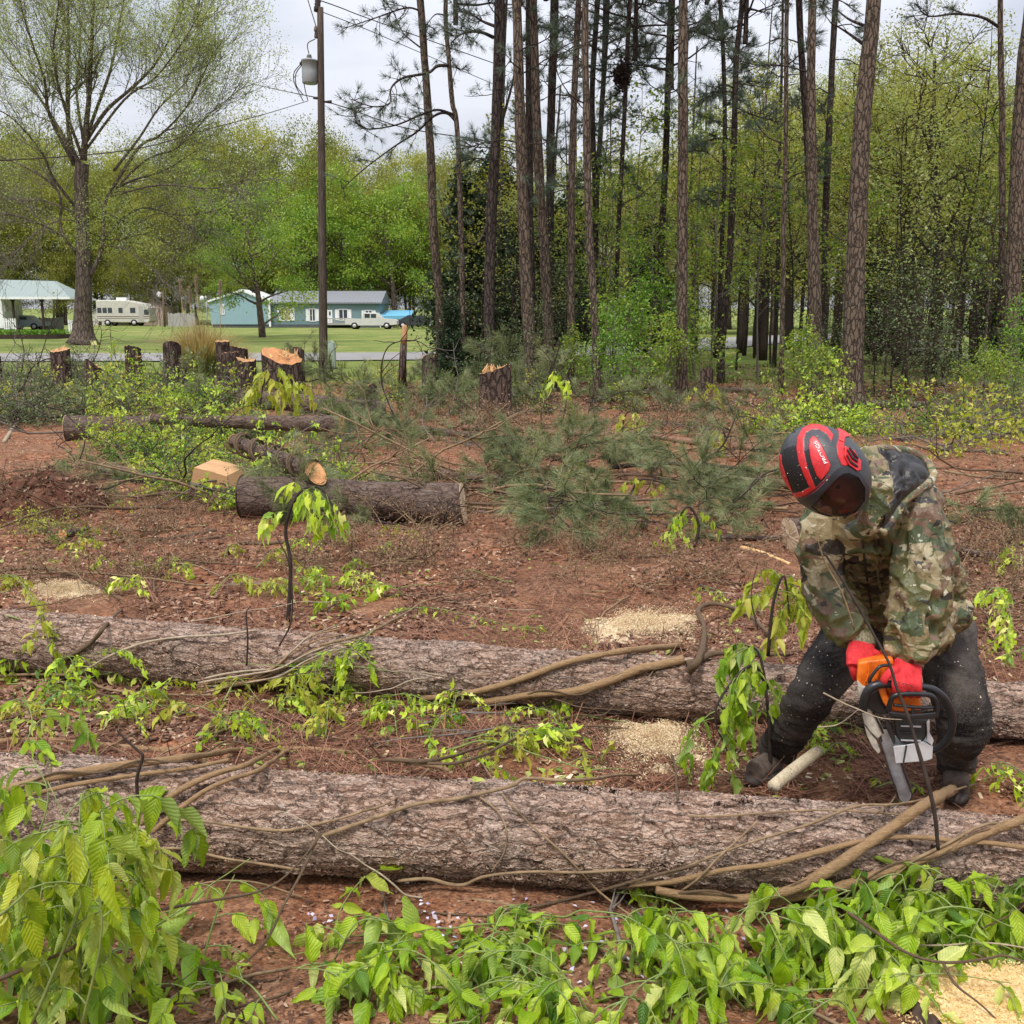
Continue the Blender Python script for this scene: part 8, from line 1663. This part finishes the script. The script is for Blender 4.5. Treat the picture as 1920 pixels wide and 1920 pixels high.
# side fin and ear cup
def hsurf(x, y, up=1.03):
    px, py = ZC(x, y); o_ = np.array([0, 0, CAMH]); d = np.array(ray(px, py)); I = np.linalg.inv(Axm * up); a = (o_ - hc) @ I; b = d @ I; Aq, Bq, Cq = b.dot(b), 2 * a.dot(b), a.dot(a) - 1; D = Bq * Bq - 4 * Aq * Cq
    t = (-Bq - math.sqrt(D)) / (2 * Aq) if D > 0 else -Bq / (2 * Aq); return o_ + d * t
def plate(poly, thick, name, mat, up=1.02, push=None):
    pts = np.array([hsurf(x, y, up) for x, y in poly]); n = len(pts); V = np.vstack([pts - FWD * .004, pts + FWD * thick]) - WO; mb = MB(); mb.add(V, [tuple(range(n - 1, -1, -1)), tuple(range(n, 2 * n))] + [(k, (k + 1) % n, n + (k + 1) % n, n + k) for k in range(n)]); o = mb.build(name, mat, helmet, False); b_ = o.modifiers.new('b', 'BEVEL'); b_.width = .002; b_.segments = 2; return o
plate([(1035, 290), (1120, 325), (1205, 390), (1130, 410), (1108, 470), (1045, 440)], .03, 'fin', hred.m)
plate([(1125, 530), (1235, 585), (1318, 712), (1318, 835), (1285, 846), (1180, 768), (1120, 650)], .03, 'ear_cup', hred.m, 1.05)
for q in slots: plate([q[0], q[1], q[2], q[3], q[4], q[5]], .004, 'vent_slot', hblack.m, 1.075)
text_mesh('PROTOS', hsurf(905, 742, 1.04), hsurf(765, 462, 1.04), -FWD + .1 * RGT, .0155, MT['white'], 'helmet_lettering', helmet, WO)

# ================================================================== chainsaw
CZ = lambda x, y: (1540 + x / 5.647, 1180 + y / 5.647)
SO = P(1665, 1330, 3.25); saw = empty('chainsaw', SO, 'orange chainsaw with a black front handle held in red gloves, bar pointing down', 'chainsaw')
def ext(name, poly, Y0, depth, mat, parent=None, bev=.004, dz=.25, smooth=False):
    a = np.array([P(*CZ(x, y), Y0) for x, y in poly]); b = a + np.array([.30 * depth, depth, -.12 * depth]); n = len(a); mb = MB()
    mb.add(np.vstack([a, b]) - SO, [tuple(range(n)), tuple(range(2 * n - 1, n - 1, -1))] + [(k, n + k, n + (k + 1) % n, (k + 1) % n) for k in range(n)]); o = mb.build(name, mat, parent or saw, smooth)
    if bev: m = o.modifiers.new('b', 'BEVEL'); m.width = bev; m.segments = 3; m.limit_method = 'ANGLE'
    return o
def pipe(name, pts, r_, mat, parent=None, n=12):
    q = spline([P(*CZ(x, y), Y_) - SO for x, y, Y_ in pts], 6); mb = MB(); V, F = tube(q, r_, n); mb.add(V, F); return mb.build(name, mat, parent or saw)
org = NT('orange_saw_plastic', .38, .5); on_ = org.noise(org.tc(), 30, 5, .7); org.col(org.ramp(on_.outputs[0], [(.3, (.50, .09, .008)), (.5, (.80, .17, .012)), (.75, (.86, .22, .03))])); org.bump(on_.outputs[0], .2, .003)
blk = flat('black_saw_plastic', (.014, .014, .016), .35, .5, 40, .3); dirty = flat('dusty_pale_saw_metal', (.42, .38, .31), .6, .4, 40, .35, bump=.003); gry = flat('grey_saw_casing', (.035, .034, .030), .55, .4, 30, .3); slv = flat('silver_saw_base', (.62, .62, .62), .4, .5, 30, .12, .3); steel = flat('scratched_bar_steel', (.68, .69, .69), .40, .5, 25, .25, 0)
top = ext('top_cover', [(388, 350), (520, 330), (650, 318), (762, 306), (768, 380), (690, 440), (655, 520), (640, 620), (560, 600), (470, 600), (395, 700), (378, 540)], 3.27, .16, org.m, bev=.008)
ext('cover_rib', [(500, 345), (520, 342), (512, 480), (480, 570), (462, 560), (492, 470)], 3.262, .02, org.m, top, .003); ext('cover_rib', [(620, 330), (640, 328), (628, 450), (600, 540), (582, 530), (608, 440)], 3.262, .02, org.m, top, .003)
ext('front_cover', [(600, 640), (660, 610), (700, 700), (745, 800), (700, 845), (655, 780)], 3.235, .14, org.m, bev=.006)
ext('fuel_tank', [(700, 640), (1040, 640), (1065, 860), (760, 890), (720, 800)], 3.275, .13, org.m, bev=.01)
ext('clutch_cover', [(378, 540), (392, 700), (420, 800), (520, 840), (560, 740), (500, 620), (440, 600)], 3.262, .06, dirty, bev=.006)
ext('engine_block', [(560, 650), (640, 640), (720, 820), (730, 900), (600, 900), (470, 830), (500, 700)], 3.25, .14, blk, bev=.006)
ext('engine_housing', [(760, 930), (1140, 945), (1115, 1150), (1060, 1218), (860, 1218), (795, 1150)], 3.265, .12, gry, bev=.010)
for z in (1020, 1085, 1170): ext('cooling_fin', [(840, z), (1060, z + 8), (1056, z + 22), (842, z + 13)], 3.255, .02, slv if z != 1085 else gry, None, .0015)
ext('base_guard', [(762, 1250), (775, 1240), (900, 1225), (1080, 1190), (1182, 1240), (1176, 1372), (1100, 1398), (788, 1422)], 3.26, .13, slv, bev=.006)
ext('base_seam', [(892, 1232), (912, 1230), (880, 1410), (862, 1412)], 3.256, .01, gry, None, .001)
ext('side_bracket', [(1112, 985), (1150, 968), (1146, 1100), (1192, 1180), (1172, 1236), (1118, 1190), (1122, 1090)], 3.255, .03, slv, bev=.003)
ext('chain_cover', [(428, 880), (520, 838), (600, 940), (676, 1110), (640, 1120), (600, 1165), (520, 1090), (455, 1000)], 3.262, .045, dirty, bev=.005)
ext('cover_plate', [(455, 1010), (520, 1095), (585, 1180), (628, 1300), (600, 1318), (540, 1250), (480, 1120)], 3.268, .03, dirty, bev=.003)
ext('chain_catcher', [(690, 960), (740, 1020), (790, 1180), (770, 1210), (720, 1130), (680, 1020)], 3.262, .03, gry, bev=.003)
ext('cover_groove', [(540, 880), (556, 876), (640, 1030), (668, 1105), (650, 1108), (600, 1000)], 3.256, .01, blk, None, .001)
pipe('rear_handle', [(640, 300, 3.36), (560, 240, 3.42), (440, 270, 3.46), (380, 400, 3.45), (400, 520, 3.40)], .014, blk)
hd = pipe('front_handle', [(440, 860, 3.24), (455, 740, 3.23), (510, 630, 3.225), (600, 585, 3.225), (720, 580, 3.23), (900, 600, 3.235), (1080, 610, 3.235), (1190, 640, 3.235), (1300, 730, 3.24), (1372, 870, 3.25), (1385, 1020, 3.26), (1340, 1160, 3.28), (1240, 1255, 3.30), (1160, 1285, 3.31)], [.014, .0145, .0145, .0145, .0135, .0125, .012, .013, .0135, .0135, .0135, .013, .012, .011], blk)
pipe('throttle_guard', [(510, 620, 3.245), (520, 520, 3.24), (600, 410, 3.24), (650, 385, 3.245), (740, 378, 3.25)], .0055, blk)
pipe('hand_guard', [(705, 860, 3.215), (735, 760, 3.205), (775, 700, 3.20), (900, 682, 3.198), (1050, 684, 3.198), (1160, 702, 3.20), (1212, 760, 3.205), (1224, 850, 3.21), (1205, 930, 3.215)], .0085, blk)
pipe('guard_crossbar', [(765, 800, 3.212), (900, 815, 3.21), (1080, 830, 3.21), (1200, 822, 3.212)], .0055, blk)
ext('guard_base', [(700, 870), (960, 905), (1222, 880), (1224, 920), (1180, 958), (960, 955), (740, 925)], 3.205, .03, blk, bev=.004)
for x in (955,): ext('guard_strut', [(x, 820), (x + 38, 822), (x + 38, 915), (x, 912)], 3.207, .012, blk, None, .002)
# guide bar with chain
b0 = np.array([P(*CZ(590, 1080), 3.27), P(*CZ(715, 1060), 3.27), P(*CZ(850, 1430), 3.34), P(*CZ(950, 1725), 3.41), P(*CZ(952, 1775), 3.42), P(*CZ(925, 1825), 3.425), P(*CZ(870, 1835), 3.425), P(*CZ(825, 1800), 3.42), P(*CZ(800, 1740), 3.41), P(*CZ(690, 1400), 3.36)])
def slab(name, a, th_, mat, parent=saw, bev=.0008):
    n = len(a); mb = MB(); mb.add(np.vstack([a, a + [th_ * .6, th_, 0]]) - SO, [tuple(range(n)), tuple(range(2 * n - 1, n - 1, -1))] + [(k, n + k, n + (k + 1) % n, (k + 1) % n) for k in range(n)]); return mb.build(name, mat, parent, False)
bar = slab('guide_bar', b0, .005, steel)
ins = b0.mean(0) + (b0 - b0.mean(0)) * np.array([.62, 1, .93]); ins = ins - [0, .002, 0]; 
stain = flat('oil_stained_bar', (.13, .12, .11), .45, .5, 18, .6, .5)
slab('bar_rail', np.array([b0[1], b0[2], b0[3], b0[3] - [.0035, 0, 0], b0[2] - [.004, 0, 0], b0[1] - [.004, 0, 0]]) - [0, .002, 0], .008, stain, bar); slab('bar_rail', np.array([b0[9], b0[8], b0[8] + [.003, 0, 0], b0[9] + [.006, 0, 0], b0[0] + [.009, 0, 0], b0[0]]) - [0, .002, 0], .008, stain, bar)
mb = MB(); loop = spline(list(b0[1:]) + [b0[0]], 7) - SO; ln_ = np.linalg.norm(np.diff(loop, axis=0), axis=1).cumsum(); ln_ = np.insert(ln_, 0, 0); cb0 = b0.mean(0) - SO
for s_ in np.arange(0, ln_[-1], .0105):
    p = np.array([np.interp(s_, ln_, loop[:, k]) for k in range(3)]); t_ = nrm(np.array([np.interp(s_ + .004, ln_, loop[:, k]) for k in range(3)]) - p + 1e-6); V, F = tube([p - t_ * .004 + [.002, .003, 0], p + t_ * .004 + [.002, .003, 0]], .0036, 5); mb.add(V, F)
mb.build('saw_chain', flat('chain_steel', (.09, .09, .09), .4, .5, 40, .3, .7), bar)
# sawdust flecks settled on helmet and saw are tiny real chips
mb = MB(); pts = [hsurf(*rng.uniform([330, 300], [900, 1150]), 1.035) for _ in range(26)]; scatter(mb, *CHIP, np.array(pts) - WO, frames(rdir(26)), rng.uniform(.002, .006, 26)); tag(mb.build('wood_flecks', M['chip'], helmet), kind='stuff')
finish_labels()
